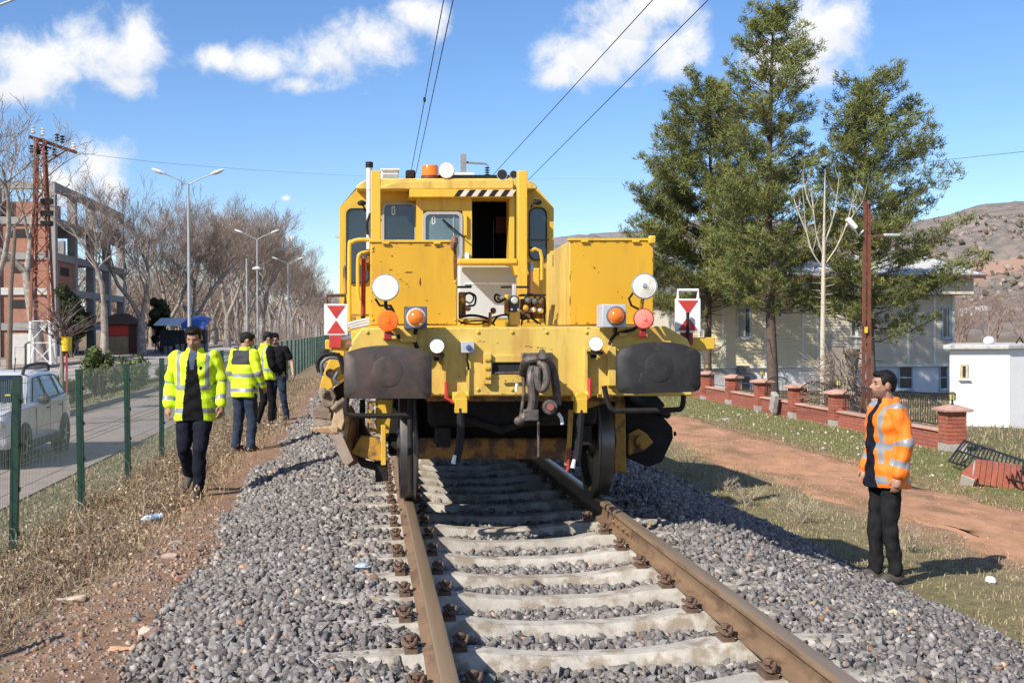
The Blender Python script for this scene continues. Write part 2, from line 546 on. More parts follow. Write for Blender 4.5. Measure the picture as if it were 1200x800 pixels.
def ground_material():
    m = bpy.data.materials.new('ground soil and grass')
    m.use_nodes = True
    t = m.node_tree; b = t.nodes['Principled BSDF']; L = t.links.new
    geo = t.nodes.new('ShaderNodeNewGeometry'); pos = geo.outputs['Position']

    def noise(sc, det=6, ro=.6):
        n = t.nodes.new('ShaderNodeTexNoise'); n.inputs['Scale'].default_value = sc
        n.inputs['Detail'].default_value = det; n.inputs['Roughness'].default_value = ro
        L(pos, n.inputs['Vector']); return n.outputs['Fac']

    def M(op, a, b_=None, c=None):
        n = t.nodes.new('ShaderNodeMath'); n.operation = op
        for i, q in enumerate((a, b_, c)):
            if q is None: continue
            if isinstance(q, (int, float)): n.inputs[i].default_value = q
            else: L(q, n.inputs[i])
        return n.outputs[0]
    sep = t.nodes.new('ShaderNodeSeparateXYZ'); L(pos, sep.inputs[0])
    xw = M('ADD', sep.outputs['X'], M('MULTIPLY', M('SUBTRACT', noise(1.1), 0.5), 1.6))
    ramp = t.nodes.new('ShaderNodeValToRGB')
    L(M('MULTIPLY_ADD', xw, 1 / 40.0, 0.5), ramp.inputs['Fac'])
    stops = [(-20, (.22, .17, .11)), (-6.2, (.20, .16, .085)), (-4.6, (.19, .165, .07)), (-3.9, (.27, .20, .12)), (-3.1, (.29, .195, .125)), (-2.7, (.29, .18, .12)),
             (2.9, (.20, .16, .10)), (3.5, (.23, .20, .10)), (4.5, (.26, .215, .12)), (5.1, (.36, .23, .15)), (6.9, (.35, .22, .14)),
             (7.8, (.20, .195, .08)), (10.3, (.18, .175, .075)), (13, (.17, .14, .08)), (19, (.20, .155, .10))]
    els = ramp.color_ramp.elements
    while len(els) < len(stops): els.new(0.5)
    for e, (x, c) in zip(els, stops):
        e.position = x / 40.0 + 0.5; e.color = (*c, 1)
    br = t.nodes.new('ShaderNodeMapRange'); L(noise(7, 9, .7), br.inputs['Value'])
    br.inputs['From Min'].default_value = .3; br.inputs['From Max'].default_value = .7
    br.inputs['To Min'].default_value = .62; br.inputs['To Max'].default_value = 1.35
    vs = t.nodes.new('ShaderNodeVectorMath'); vs.operation = 'SCALE'
    L(ramp.outputs['Color'], vs.inputs[0]); L(br.outputs[0], vs.inputs['Scale'])
    # dry straw patches
    mx = t.nodes.new('ShaderNodeMix'); mx.data_type = 'RGBA'
    mp = t.nodes.new('ShaderNodeMapRange'); mp.interpolation_type = 'SMOOTHSTEP'
    L(noise(2.3, 8, .7), mp.inputs['Value']); mp.inputs['From Min'].default_value = .52; mp.inputs['From Max'].default_value = .68
    L(M('MULTIPLY', mp.outputs[0], 0.6), mx.inputs['Factor']); L(vs.outputs[0], mx.inputs['A']); mx.inputs['B'].default_value = (.30, .235, .13, 1)
    L(mx.outputs['Result'], b.inputs['Base Color'])
    b.inputs['Roughness'].default_value = .95; b.inputs['Specular IOR Level'].default_value = .15
    bp = t.nodes.new('ShaderNodeBump'); bp.inputs['Distance'].default_value = .03; bp.inputs['Strength'].default_value = 1
    L(noise(22, 9, .7), bp.inputs['Height']); L(bp.outputs[0], b.inputs['Normal'])
    return m


tag(sheet('ground', gx, gy, 0.0, ground_material()), kind='structure')
DIRT = mat('red dirt', (0.46, 0.25, 0.15), 0.95, 0.22, 3.5, 0.02, 16, col2=(0.27, 0.17, 0.095), c2amt=0.35, c2scale=1.2, spec=.1, stretch=(1, .5, 1))
ASPH = mat('worn pale asphalt', (0.34, 0.28, 0.25), 0.9, 0.14, 3, 0.004, 60, col2=(0.26, 0.21, 0.185), c2amt=0.35, c2scale=.8, spec=.2)
ASPH2 = mat('dusty asphalt', (0.43, 0.39, 0.36), 0.9, 0.12, 3, 0.004, 60, col2=(0.25, 0.21, 0.19), c2amt=0.3, c2scale=.6, spec=.2)
KERB = mat('kerb concrete', (0.26, 0.22, 0.19), 0.9, 0.2, 5, 0.004, 30)
PAVE = mat('dusty pavement', (0.36, 0.29, 0.235), 0.9, 0.15, 3, 0.004, 30)


def edge_jit(x, y):
    e = np.where(x < 5.4, 1.0, np.where(x > 6.9, 1.0, 0.0))
    return e * nrs.uniform(-.05, .05, x.shape) + e * (0.16 * np.sin(y * 1.3 + x * 2) + 0.10 * np.sin(y * 3.7 + x) + 0.25 * np.sin(y * .31 + x))


ydirt = np.concatenate([np.arange(-5, 30, .25), np.arange(30, 60, .6), [63, 70, 80, 100, 140, 200]])
tag(sheet('dirt_path', np.array([4.85, 5.05, 5.25, 5.5, 5.75, 6.0, 6.25, 6.5, 6.75, 7.0, 7.15]), ydirt, 0.014, DIRT, xj=edge_jit), kind='structure')
yr = np.concatenate([np.arange(-20, 130, 3.0), [140, 160, 200, 260, 350, 500, 800]])
tag(sheet('road', np.array([-9.25, -8.5, -7.5, -6.5, -5.9]), yr, 0.02, ASPH), kind='structure')
tag(sheet('far_road', np.array([-20.9, -18, -15, -12.5, -11.0]), yr, 0.02, ASPH2), kind='structure')
tag(sheet('pavement', np.array([-28.0, -26, -24, -22, -21.1]), yr, 0.13, PAVE, zf=lambda x, y: np.full_like(x, -0.90)), kind='structure')
for (x, h, nm) in ((-9.35, .14, 'kerb'), (-10.95, .14, 'median_kerb'), (-21.0, .20, 'pavement_kerb')):
    k = MB()
    for j in range(60):
        y0 = -10 + j * 2.4
        k.box2(x - .09, x + .09, y0, y0 + 2.385, -1.15, -1.0 + h + rnd.uniform(-.006, .006))
    k.box2(x - .09, x + .09, 134.2, 500, -1.15, -1.0 + h)
    tag(k.build(nm, KERB, bevel=.012), kind='structure')

# ------------------------------------------------------------------ track
BX = np.array([-2.75, -2.5, -2.2, -1.7, -1.38, -1.0, -0.72, -0.55, 0.55, 0.72, 1.0, 1.42, 1.75, 2.3, 2.9, 3.25, 3.45])
BZ = np.array([-0.60, -0.46, -0.385, -0.245, -0.188, -0.192, -0.238, -0.258, -0.258, -0.238, -0.192, -0.19, -0.265, -0.46, -0.70, -0.83, -0.92])


def zb(x, y):
    return np.interp(x, BX, BZ) + 0.02 * np.sin(y * 1.7 + x * 2.0) * np.clip((np.abs(x) - 1.2), 0, 1) + 0.006 * np.sin(x * 9 + y * 7)


BALM = mat('ballast bed', (0.115, 0.105, 0.10), 0.95, 0.5, 22, 0.03, 26, spec=.1)
bed = tag(sheet('ballast_bed', np.arange(-2.75, 3.46, 0.1), np.concatenate([np.arange(-4, 30, .2), [35, 45, 60, 90, 150, 300]]), -0.012, BALM, zf=zb), kind='structure')
ORG['ballast_bed'] = Vector((0, 0, 0))

# angular stone shapes: convex, 12 corners
ICO_V = []
SPH = []
while len(SPH) < 16:
    q = nrs.normal(size=(9, 3)); q /= np.linalg.norm(q, axis=1)[:, None]
    dd = np.linalg.norm(q[:, None] - q[None], axis=2) + np.eye(9) * 9
    if dd.min() > .52:
        SPH.append(q)
gphi = (1 + 5 ** .5) / 2
for a in (-1, 1):
    for c in (-gphi, gphi):
        ICO_V += [(0, a, c), (a, c, 0), (c, 0, a)]
ICO_V = np.array(ICO_V) / np.linalg.norm([0, 1, gphi])


def hull_faces(v):
    f = []
    n = len(v)
    for i in range(n):
        for j in range(i + 1, n):
            for k in range(j + 1, n):
                nn = np.cross(v[j] - v[i], v[k] - v[i])
                d = (v - v[i]) @ nn
                if (d <= 1e-9).all():
                    f.append((i, j, k))
                elif (d >= -1e-9).all():
                    f.append((i, k, j))
    return np.array(f)


STF = np.array([hull_faces(q) for q in SPH])
STV = []
for k in range(16):
    v = SPH[k] * np.array([nrs.uniform(1.15, 1.6), nrs.uniform(.85, 1.15), nrs.uniform(.62, .95)])
    STV.append(v)
STV = np.array(STV)


def rot_mats(n, flat=False):
    q = nrs.normal(size=(n, 4))
    if flat:
        q[:, 1:3] *= .22
    q /= np.linalg.norm(q, axis=1)[:, None]
    w, x, y, z = q.T
    return np.stack([np.stack([1 - 2 * (y * y + z * z), 2 * (x * y - z * w), 2 * (x * z + y * w)], -1),
                     np.stack([2 * (x * y + z * w), 1 - 2 * (x * x + z * z), 2 * (y * z - x * w)], -1),
                     np.stack([2 * (x * z - y * w), 2 * (y * z + x * w), 1 - 2 * (x * x + y * y)], -1)], 1)


def stones(name, x, y, z, r, tone, m_, parent=None):
    n = len(x)
    vi = nrs.randint(0, 16, n)
    sv = STV[vi] * r[:, None, None]
    v = np.einsum('nij,nkj->nki', rot_mats(n), sv) + np.stack([x, y, z], -1)[:, None, :]
    f = STF[vi] + (np.arange(n) * 9)[:, None, None]
    return npmesh(name, v.reshape(-1, 3), f.reshape(-1, 3), m_, parent, attr=np.repeat(tone, 9, 0))


def tones(n):
    g = np.clip(nrs.lognormal(0, .28, n), .45, 1.9)[:, None]
    c = np.array([1.0, .965, .95]) * g
    w = nrs.rand(n)
    c[w < .035] = np.array([1.5, 1.22, 1.0]) * g[w < .035]
    c[w < .008] = np.array([1.9, 1.15, .75]) * g[w < .008]
    c[w > .985] = np.array([2.0, 1.95, 1.85])
    return c


STONE = mat('grey ballast stone', (0.20, 0.19, 0.182), 0.9, 0.28, 30, 0.003, 90, attr='tone', spec=.2)
STONE1 = mat('single ballast stone', (0.205, 0.194, 0.186), 0.9, 0.28, 30, 0.003, 90, rand=.4, spec=.2)


def near_rail(x):
    return (np.abs(np.abs(x) - .753) < .085)


SLP = 0.60                                                # sleeper spacing
SL0 = 3.76


def on_sleeper(x, y):
    ph = (y - SL0 + SLP / 2) % SLP - SLP / 2
    return (np.abs(ph) < .125) & (np.abs(x) < 1.30)


def scatter(n, x0, x1, y0, y1, rmin, rmax, lift=0.0):
    x = nrs.uniform(x0, x1, n); y = nrs.uniform(y0, y1, n)
    ph = np.abs((y - SL0 + SLP / 2) % SLP - SLP / 2)
    inside = np.abs(x) < .70
    ends = (np.abs(x) >= .70) & (np.abs(x) < 1.32)
    keep = ~near_rail(x) & ~(inside & (ph < .115)) & ~(ends & (ph < .10) & (nrs.rand(n) < np.where(np.abs(x) < .96, .55, .15))) & (x > np.interp(y, [5, 6, 9, 12], [-2.08, -2.14, -2.38, -2.62]) + .16 * np.sin(y * 5.1) * np.sin(y * 1.7) + nrs.normal(0, .06, n))
    x = x[keep]; y = y[keep]
    r = nrs.uniform(rmin, rmax, len(x)) * np.clip(nrs.lognormal(0, .16, len(x)), .6, 1.5)
    z = zb(x, y) + nrs.uniform(-.35, .75, len(x)) * r + lift
    return x, y, z, r


parts = [scatter(52000, -2.7, 3.35, 4.2, 9.2, .014, .029), scatter(24000, -2.7, 3.35, 9.2, 13, .016, .030),
         scatter(13000, -2.7, -1.0, 13, 24, .020, .034), scatter(8000, 1.0, 3.35, 13, 24, .022, .038), scatter(4500, -2.7, -1.0, 24, 45, .03, .05),
         scatter(1500, -1.0, 1.0, 13, 20, .025, .04)]
bx_, by_, bz_, br_ = [np.concatenate(q) for q in zip(*parts)]
# the 300 stones that show largest become single objects
dist = np.hypot(bx_ - CAM.x, by_)
P0 = np.stack([bx_, by_], -1)
vis = (by_ > 5.05) & (bz_ > zb(bx_, by_) + .25 * br_)
a_ = np.arctan2(bx_ - CAM.x, by_)
vis &= (a_ > R(6.8 - 22)) & (a_ < R(6.8 + 22))
score = np.where(vis, br_ / dist, 0)
top = np.argsort(-score)[:300]
rest = np.ones(len(bx_), bool); rest[top] = False
tag(stones('ballast_stones', bx_[rest], by_[rest], bz_[rest], br_[rest], tones(int(rest.sum())), STONE, bed), kind='stuff')
smesh = []
for k in range(10):
    me = bpy.data.meshes.new('stone'); me.from_pydata([tuple(q) for q in STV[k]], [], [tuple(int(i) for i in q) for q in STF[k]])
    me.materials.append(STONE1); smesh.append(me)
for i in top:
    o = bpy.data.objects.new('stone', smesh[nrs.randint(10)])
    COL.objects.link(o); o.parent = bed
    o.location = (bx_[i], by_[i], bz_[i]); o.scale = (br_[i],) * 3
    o.rotation_euler = tuple(nrs.uniform(0, 6.28, 3))

# sleepers: one concrete monoblock with a dip in the middle, four clips
prof_y = [(-1.30, -.172, .12), (-1.18, -.168, .145), (-.98, -.160, .135), (-.55, -.160, .135), (-.40, -.183, .118), (-.2, -.198, .108), (.2, -.198, .108), (.40, -.183, .118), (.55, -.160, .135), (.98, -.160, .135), (1.18, -.168, .145), (1.30, -.172, .13)]
sm = MB()
vv = []; ff = []
for (x, z, hw) in prof_y:
    tw = hw * .60
    vv += [(x, -hw, -.40), (x, -tw - .012, z - .03), (x, -tw + .012, z), (x, tw - .012, z), (x, tw + .012, z - .03), (x, hw, -.40)]
for i in range(len(prof_y) - 1):
    for k in range(6):
        a = i * 6 + k; b = i * 6 + (k + 1) % 6
        ff.append((a, b, b + 6, a + 6))
ff.append((0, 1, 2, 3, 4, 5)[::-1]); ff.append(tuple(range((len(prof_y) - 1) * 6, len(prof_y) * 6)))
sm.add(vv, ff)
sleeper = bpy.data.objects.new('concrete_sleeper', sm.mesh('concrete_sleeper', CONC, smooth=30))
COL.objects.link(sleeper)
tag(sleeper, 'pale concrete sleeper carrying the two rusty rails', 'sleeper', 'concrete sleepers under the track')
ORG[sleeper.name] = Vector((0, 0, 0))
for sx in (-1, 1):
    for so_ in (-1, 1):
        cx = sx * .753 + so_ * .115
        c = MB()
        c.box2(cx - .03, cx + .03, -.055, .055, -.165, -.138)
        # bent spring clip
        loop = []
        for k in range(13):
            a = math.pi * 2 * k / 12
            loop.append((cx + so_ * .005 + .032 * math.cos(a), .055 * math.sin(a), -.112 + .012 * math.cos(2 * a)))
        c.tube(loop, .0095, 6)
        c.tube([(cx, 0, -.15), (cx, 0, -.088)], .012, 8)
        c.lathe([(.024, 0), (.024, .018), (.016, .022)], (cx, 0, -.105), (0, 0, 1), 6)
        c.build('rail_clip', CLIP, sleeper)
nsl = 46
for i in range(nsl):
    o = sleeper if i == 0 else copy_tree(sleeper)
    o.location = (rnd.uniform(-.012, .012), SL0 + i * SLP, rnd.uniform(-.006, .004))
    o.rotation_euler = (rnd.uniform(-.01, .01), 0, rnd.uniform(-.006, .006))

# rails: flat bottom section
RP = [(-.0625, -.149), (.0625, -.149), (.0625, -.139), (.012, -.122), (.0075, -.11), (.0075, -.062), (.014, -.047), (.034, -.036), (.036, -.012), (.030, -.003), (.018, 0.0), (-.018, 0.0), (-.030, -.003), (-.036, -.012), (-.034, -.036), (-.014, -.047), (-.0075, -.062), (-.0075, -.11), (-.012, -.122), (-.0625, -.139)]


def rail(x, ys, label):
    m = MB(); n = len(RP)
    v = []; f = []; mi = []
    for y in ys:
        v += [(x + p, y, q) for p, q in RP]
    for i in range(len(ys) - 1):
        for k in range(n):
            a = i * n + k; b = i * n + (k + 1) % n
            f.append((a, b, b + n, a + n)); mi.append(1 if k in (8, 9, 10, 11, 12) else 0)
    f.append(tuple(range(n))[::-1]); mi.append(0)
    f.append(tuple(range((len(ys) - 1) * n, len(ys) * n))); mi.append(0)
    m.v = v; m.f = f; m.m = mi
    o = m.build('rail', [RAILM, RAILT], smooth=40, org=(x, ys[0], 0))
    tag(o, label, 'rail')
    return o


JY = aZ(735, 603, 0).y
rail(-.753, list(np.arange(-6, 60, 6)) + [120, 300], 'unbroken rusty rail with orange head on the side of the walking men')
r2 = rail(.753, [-6, 0, 3, JY - .004], 'near rusty rail length ending at the joint by the wheel')
rail(.753, [JY + .004, 20, 40, 60, 120, 300], 'rail length running on under the yellow machine past the joint')
fp = MB()
for s_ in (-1, 1):
    fp.box2(.753 + s_ * .0085, .753 + s_ * .022, JY - .32, JY + .32, -.115, -.055)
    for q in (-.24, -.09, .09, .24):
        fp.lathe([(.017, 0), (.017, .018)], (.753 + s_ * .022, JY + q, -.086), (s_, 0, 0), 6)
fp.build('fishplate', RAILM, r2)

# ------------------------------------------------------------------ the yellow track machine
YB = 8.35                                                  # buffer beam front
YC = 13.0                                                  # cab front
T = thing('ballast_regulator', 'yellow railway ballast machine with two black buffers standing on the track', 'rail vehicle', (0, YB, 0))


def PP(pts, Y):
    return [aY(x, y, Y) for x, y in pts]


def pr(pts, Y, depth, name, m_, parent=T, bevel=0.0, smooth=35):
    return MB().prism(PP(pts, Y), (0, depth, 0)).build(name, m_, parent, smooth, bevel)


def rect(x0, y0, x1, y1):
    return [(x0, y1), (x1, y1), (x1, y0), (x0, y0)]


def rr(x0, y0, x1, y1, r, n=5):
    """rounded rectangle in picture pixels, anticlockwise"""
    o = []
    for cx, cy, a0 in ((x1 - r, y0 + r, 0), (x0 + r, y0 + r, 90), (x0 + r, y1 - r, 180), (x1 - r, y1 - r, 270)):
        for k in range(n + 1):
            a = R(a0 + 90 * k / n)
            o.append((cx + r * math.cos(a), cy - r * math.sin(a)))
    return o


def ringframe(pts, Y, depth, w, name, m_, parent):
    """frame that follows a closed outline, w pixels wide"""
    cx = sum(p[0] for p in pts) / len(pts); cy = sum(p[1] for p in pts) / len(pts)
    hw = max(abs(p[0] - cx) for p in pts); hh = max(abs(p[1] - cy) for p in pts)
    ins = [(cx + (p[0] - cx) * (hw - w) / hw, cy + (p[1] - cy) * (hh - w) / hh) for p in pts]
    n = len(pts)
    a = PP(pts, Y); b = PP(ins, Y)
    d = Vector((0, depth, 0))
    v = a + b + [p + d for p in a] + [p + d for p in b]
    f = []
    for i in range(n):
        j = (i + 1) % n
        f += [(i, j, n + j, n + i), (2 * n + j, 2 * n + i, 3 * n + i, 3 * n + j), (j, i, 2 * n + i, 2 * n + j), (n + i, n + j, 3 * n + j, 3 * n + i)]
    return MB().add(v, f).build(name, m_, parent)


def px2m(px, Y):
    return (aY(500 + px, 384, Y) - aY(500, 384, Y)).length


# buffer beam and deck
beam = pr([(409, 466), (408, 412), (413, 398), (424, 384), (780, 382), (806, 397), (812, 412), (812, 464), (727, 464), (505, 464)], YB, 0.30, 'buffer_beam', PALEY, bevel=.012)
zbt = aY(600, 382, YB).z
zbb = aY(600, 462, YB).z
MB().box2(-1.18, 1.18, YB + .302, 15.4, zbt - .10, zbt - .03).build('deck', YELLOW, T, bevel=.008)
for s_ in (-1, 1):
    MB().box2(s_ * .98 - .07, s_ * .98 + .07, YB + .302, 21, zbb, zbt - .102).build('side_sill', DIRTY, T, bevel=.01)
# things bolted to the beam face
pr(rect(577, 425, 613, 438), YB - .004, .003, 'slot', INTER, beam)
for p in (rect(567, 414, 576, 450), rect(576.5, 416, 612, 424.5)):
    pr(p, YB - .05 if p[0][0] < 570 else YB - .022, .05 if p[0][0] < 570 else .022, 'bracket', PALEY, beam, bevel=.004)
for (x, y) in ((569, 421), (572, 421), (569, 431), (572, 431), (569, 441), (572, 441)):
    c = aY(x, y, YB - .05)
    MB().lathe([(.011, 0), (.011, .014)], c, (0, -1, 0), 6).build('bolt', YELLOW, beam)
for (x0, y0, x1, y1, d) in ((519, 408, 523, 462, .07), (684.5, 408, 689, 463, .08), (713, 406, 722, 452, .06), (701, 462, 716, 466, .05)):
    pr(rect(x0, y0, x1, y1), YB - d, d - .002, 'rib', PALEY, beam, bevel=.004)
pr([(500, 462), (500, 470), (728, 470), (728, 462)], YB + .04, .2, 'lower_flange', RUSTY, beam)
pr([(485, 462.5), (485, 520), (668, 520), (668, 462.5)], YB + .9, .05, 'rear_plate', DARK)
# grey switch box with cable
sw = pr(rect(540.5, 400, 556, 413.5), YB - .06, .058, 'switch_box', GREYL, bevel=.004)
MB().lathe([(.018, 0), (.02, .01), (.012, .03)], aY(549, 407, YB - .06), (0, -1, 0), 12).build('knob', mat('blue plastic', (.05, .09, .25), .4), sw)
MB().tube([aY(548, 414, YB - .03), aY(547, 422, YB - .035), aY(549, 430, YB - .03), aY(548, 436, YB - .02)], .008, 6).build('cable', BLACK, sw)
pr(rect(546.5, 430, 550, 458), YB - .03, .028, 'conduit', PALEY, beam)

# end fairings where the signs sit
for (pts, Y, d, n_) in (([(381, 398), (381, 409), (410, 412), (414, 398)], YB + .1, .12, 'sign_arm'), ([(803, 396), (812, 411), (838, 409), (838, 395)], YB + .1, .12, 'sign_arm')):
    pr(pts, Y, d, n_, YELLOW, bevel=.006)
# warning boards
for (x0, y0, x1, y1, ty) in ((380, 356, 407.5, 392.5, 1), (791.5, 350, 821, 389, 1)):
    Y = YB + .06
    b = pr(rect(x0, y0, x1, y1), Y, .02, 'warning_board', WHITE, bevel=.002)
    xm = (x0 + x1) / 2; ym = (y0 + y1) / 2; e = 3
    pr([(xm, ym - 1), (x1 - e, y0 + 2), (x0 + e, y0 + 2)], Y - .003, .0025, 'red_triangle', REDP, b)
    pr([(xm, ym + 1), (x0 + e, y1 - 2), (x1 - e, y1 - 2)], Y - .003, .0025, 'red_triangle', REDP, b)
    MB().tube(PP([(x0 + 3, y0), (x0 + 3, y0 - 10), (x1 - 3, y0 - 10), (x1 - 3, y0)], Y + .01), .012, 8).build('carry_handle', WHITE if x0 > 700 else RUST, b)
    pr(rect(xm - 8, y1 + .3, xm + 6, y1 + 15), Y + .0, .03, 'foot', REDP if x0 < 700 else REDB, b, bevel=.003)
MB().tube([aY(806, 366, YB + .02), aY(806, 400, YB + .02)], .012, 8).build('hook_rod', BLACK, T)

# tool boxes
bl = pr(rect(434, 284, 536, 381), 8.55, 1.1, 'tool_box', ORANGEY, bevel=.008)
pr(rect(433, 281, 537, 284), 8.54, 1.12, 'lid', YELLOW, bl, bevel=.003)
brx = MB()
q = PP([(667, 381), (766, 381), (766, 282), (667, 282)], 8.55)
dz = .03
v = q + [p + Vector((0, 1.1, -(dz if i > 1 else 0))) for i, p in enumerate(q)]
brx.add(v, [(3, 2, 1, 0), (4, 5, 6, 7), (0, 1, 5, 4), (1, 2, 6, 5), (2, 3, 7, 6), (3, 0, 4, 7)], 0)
brx.m[5] = 1  # side face toward the sun coloured paler: its brighter light put into the paint
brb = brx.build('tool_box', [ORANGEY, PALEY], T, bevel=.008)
pr(rect(666, 279, 767, 282), 8.54, .06, 'lid', YELLOW, brb, bevel=.003)
for (par, lst) in ((bl, [(530.5, 283, 536, 340), (495, 286, 507, 289), (511, 289, 517, 291), (472, 318, 486, 320), (491, 324, 494, 336), (437, 292, 439, 297), (458, 299, 461, 301), (434.3, 379, 536, 381)]),
                   (brb, [(667.4, 379.3, 766, 381), (690, 283, 696, 285), (667.3, 320, 668.6, 330), (667.3, 345, 668.6, 360)])):
    for (x0, y0, x1, y1) in lst:
        w = (x1 - x0) / 2; h = (y1 - y0) / 2; xm = (x0 + x1) / 2; ym = (y0 + y1) / 2
        pts = []
        for k in range(9):
            a = -2 * math.pi * k / 9
            pts.append((xm + w * math.cos(a) * rnd.uniform(.55, 1.0), ym + h * math.sin(a) * rnd.uniform(.6, 1.0)))
        pr(pts[::-1], 8.5485, .001, 'rust_stain', STAIN, par)


def chips(par, segs, Y, n, name='paint_chips'):
    """small rusty chips along worn edges: one joined mesh"""
    m = MB()
    for _ in range(n):
        x0, y0, x1, y1 = rnd.choice(segs); t = rnd.random()
        cx, cy = x0 + (x1 - x0) * t + rnd.gauss(0, .5), y0 + (y1 - y0) * t + rnd.gauss(0, .5)
        w = rnd.uniform(.25, 1.3) * (2.2 if abs(x1 - x0) > abs(y1 - y0) else .7); h = rnd.uniform(.25, .9) * (1 if abs(x1 - x0) > abs(y1 - y0) else 2.4)
        pts = []
        for k in range(7):
            a = 2 * math.pi * k / 7
            pts.append((cx + w * math.cos(a) * rnd.uniform(.5, 1), cy - h * math.sin(a) * rnd.uniform(.5, 1)))
        m.prism(PP(pts, Y), (0, .0008, 0))
    tag(m.build(name, STAIN, par, smooth=0), kind='stuff')


chips(bl, [(436, 286, 534, 286), (436, 379, 534, 379), (435.5, 286, 435.5, 379), (534.5, 300, 534.5, 379), (440, 300, 520, 372)], 8.5487, 46)
chips(brb, [(669, 284, 764, 284), (669, 379, 764, 379), (668.5, 284, 668.5, 379), (764.5, 300, 764.5, 379), (680, 295, 750, 372)], 8.5487, 40)
chips(beam, [(430, 386, 780, 384.5), (510, 461, 724, 461), (560, 400, 660, 410), (520, 440, 720, 455)], YB - .0012, 60)
for (par, xs, yy) in ((bl, (452, 512), 285), (brb, (685, 745), 283)):
    for x in xs:
        MB().tube(PP([(x - 4, yy), (x + 4, yy)], 8.535), .009, 8).build('lid_hinge', YELLOW, par)
for x in (436.5, 533.5):
    for y in (290, 330, 374):
        MB().lathe([(.009, 0), (.009, .006), (.004, .008)], aY(x, y, 8.549), (0, -1, 0), 8).build('rivet', YELLOW, bl)
for x in (430, 520.9, 560, 600, 640, 686.8, 717.5):
    for y in (389, 456):
        if (x, y) in ((430, 456),): continue
        MB().lathe([(.012, 0), (.012, .008), (.006, .011)], aY(x, y, YB - .001), (0, -1, 0), 8).build('beam_bolt', PALEY, beam)
MB().tube([aY(533, 278, 8.53), aY(532, 284, 8.52), aY(531, 293, 8.53)], [.02, .03, .015], 8).build('latch', RUST, bl)
MB().box(aY(764, 281, 8.53), (.05, .05, .06)).build('latch', YELLOW, brb, bevel=.01)
hk = MB().tube([aY(655, 297, 9.3), aY(649, 299, 9.3), aY(649, 312, 9.3)], .012, 6).tube([aY(652, 297, 9.3), aY(652, 310, 9.3)], .008, 6)
hk.build('hook', RUST, brb)


# lamps
def round_lamp(px, py, r, Y, lensm, bodym, name, parent=T, depth=.10):
    c = aY(px, py, Y); rad = px2m(r, Y)
    b = MB().lathe([(rad * .55, depth), (rad * .95, depth * .35), (rad * 1.02, 0), (rad * 1.02, -.012), (rad * .93, -.014)], c, (0, 1, 0), 28).build(name, bodym, parent)
    MB().bar(c + Vector((0, depth * .8, 0)), Vector((c.x, YB + .02, c.z)), .035, .035).build('lamp_stalk', DARK, b) if Y < YB else None
    rib = [(rad * .92, -.0145)]
    for k_ in range(1, 12):
        rib.append((rad * (.92 - .072 * k_), -.0145 - .02 * math.sin(k_ / 11 * 1.4) - (.004 if k_ % 2 else 0)))
    rib.append((rad * .05, -.038))
    MB().lathe(rib, c, (0, 1, 0), 32).build('lens', LAMPW if lensm is LAMPON else lensm, b, smooth=15)
    if lensm is LAMPON:
        MB().lathe([(rad * .66, -.040), (rad * .4, -.045), (rad * .05, -.047)], c, (0, 1, 0), 24).build('lit_bulb', LAMPON, b)
    else:
        MB().lathe([(rad * .22, -.037), (rad * .15, -.046), (rad * .03, -.048)], c, (0, 1, 0), 16).build('bulb', CHROME if lensm is LENS else lensm, b)
    return b, c, rad


hl, c, rad = round_lamp(452, 337, 15.5, YB - .28, LAMPON, CHROME, 'headlamp')
MB().tube([c + Vector((0, .05, -rad)), c + Vector((.0, .07, -rad - .04)), c + Vector((.03, .12, -rad - .07)), aY(458, 360, YB - .02)], .012, 8).build('bracket', DARK, hl)
MB().tube([aY(440, 350, YB - .1), aY(445, 358, YB - .08), aY(458, 358, YB - .04), aY(462, 366, YB)], .008, 6).build('cable', BLACK, hl)
hr, c, rad = round_lamp(755, 335.5, 15.5, YB - .28, LENS, CHROME, 'headlamp')
MB().tube([c + Vector((0, .05, -rad)), c + Vector((0, .10, -rad - .06)), aY(752, 360, YB - .02)], .014, 8).build('bracket', YELLOW, hr)
MB().tube([aY(742, 343, YB - .1), aY(737, 350, YB - .08), aY(740, 358, YB - .04), aY(748, 362, YB)], .008, 6).build('cable', BLACK, hr)
for (x, y, lm, bm) in ((454.5, 376, AMBERLIT, AMBER), (754, 373.5, REDLIT, REDB)):
    ml, c, rad = round_lamp(x, y, 12.3, YB - .22, lm, bm, 'marker_lamp', depth=.05)
    MB().box(c + Vector((.0, .03, -rad - .03)), (.05, .05, .06)).build('lamp_foot', REDB, ml, bevel=.008)
    MB().box(aY(x + 2, y + 19, YB - .04), (.10, .10, .02)).build('lamp_shelf', PALEY, ml)
    MB().ell(c + Vector((0, -.034, 0)), .012, 10, 6).build('lens_centre', lm, ml)
for (x0, y0, x1, y1, hm) in ((474.5, 359, 500.5, 385.5, GREYB), (706, 356.5, 734, 383.5, GREYL)):
    Y = YB - .24
    sb = pr(rect(x0, y0, x1, y1), Y, .22, 'square_lamp', hm, bevel=.006)
    xm = (x0 + x1) / 2; ym = (y0 + y1) / 2
    if x0 > 600: xm += 1.5
    c = aY(xm, ym, Y)
    rad = px2m(9.8, Y)
    MB().lathe([(rad * 1.18, -.001), (rad * 1.18, -.02), (rad * 1.02, -.024)], c, (0, 1, 0), 24).build('lamp_ring', GREYL if x0 < 600 else GREYB, sb)
    MB().lathe([(rad, -.0245), (rad * .85, -.045), (rad * .45, -.06), (rad * .05, -.065)], c, (0, 1, 0), 24).build('lens', AMBER, sb)
    MB().tube([aY(xm, y1 + .5, Y + .05), aY(xm - 1, y1 + 5, Y + .07)], .016, 8).build('cable_gland', BLACK, sb)
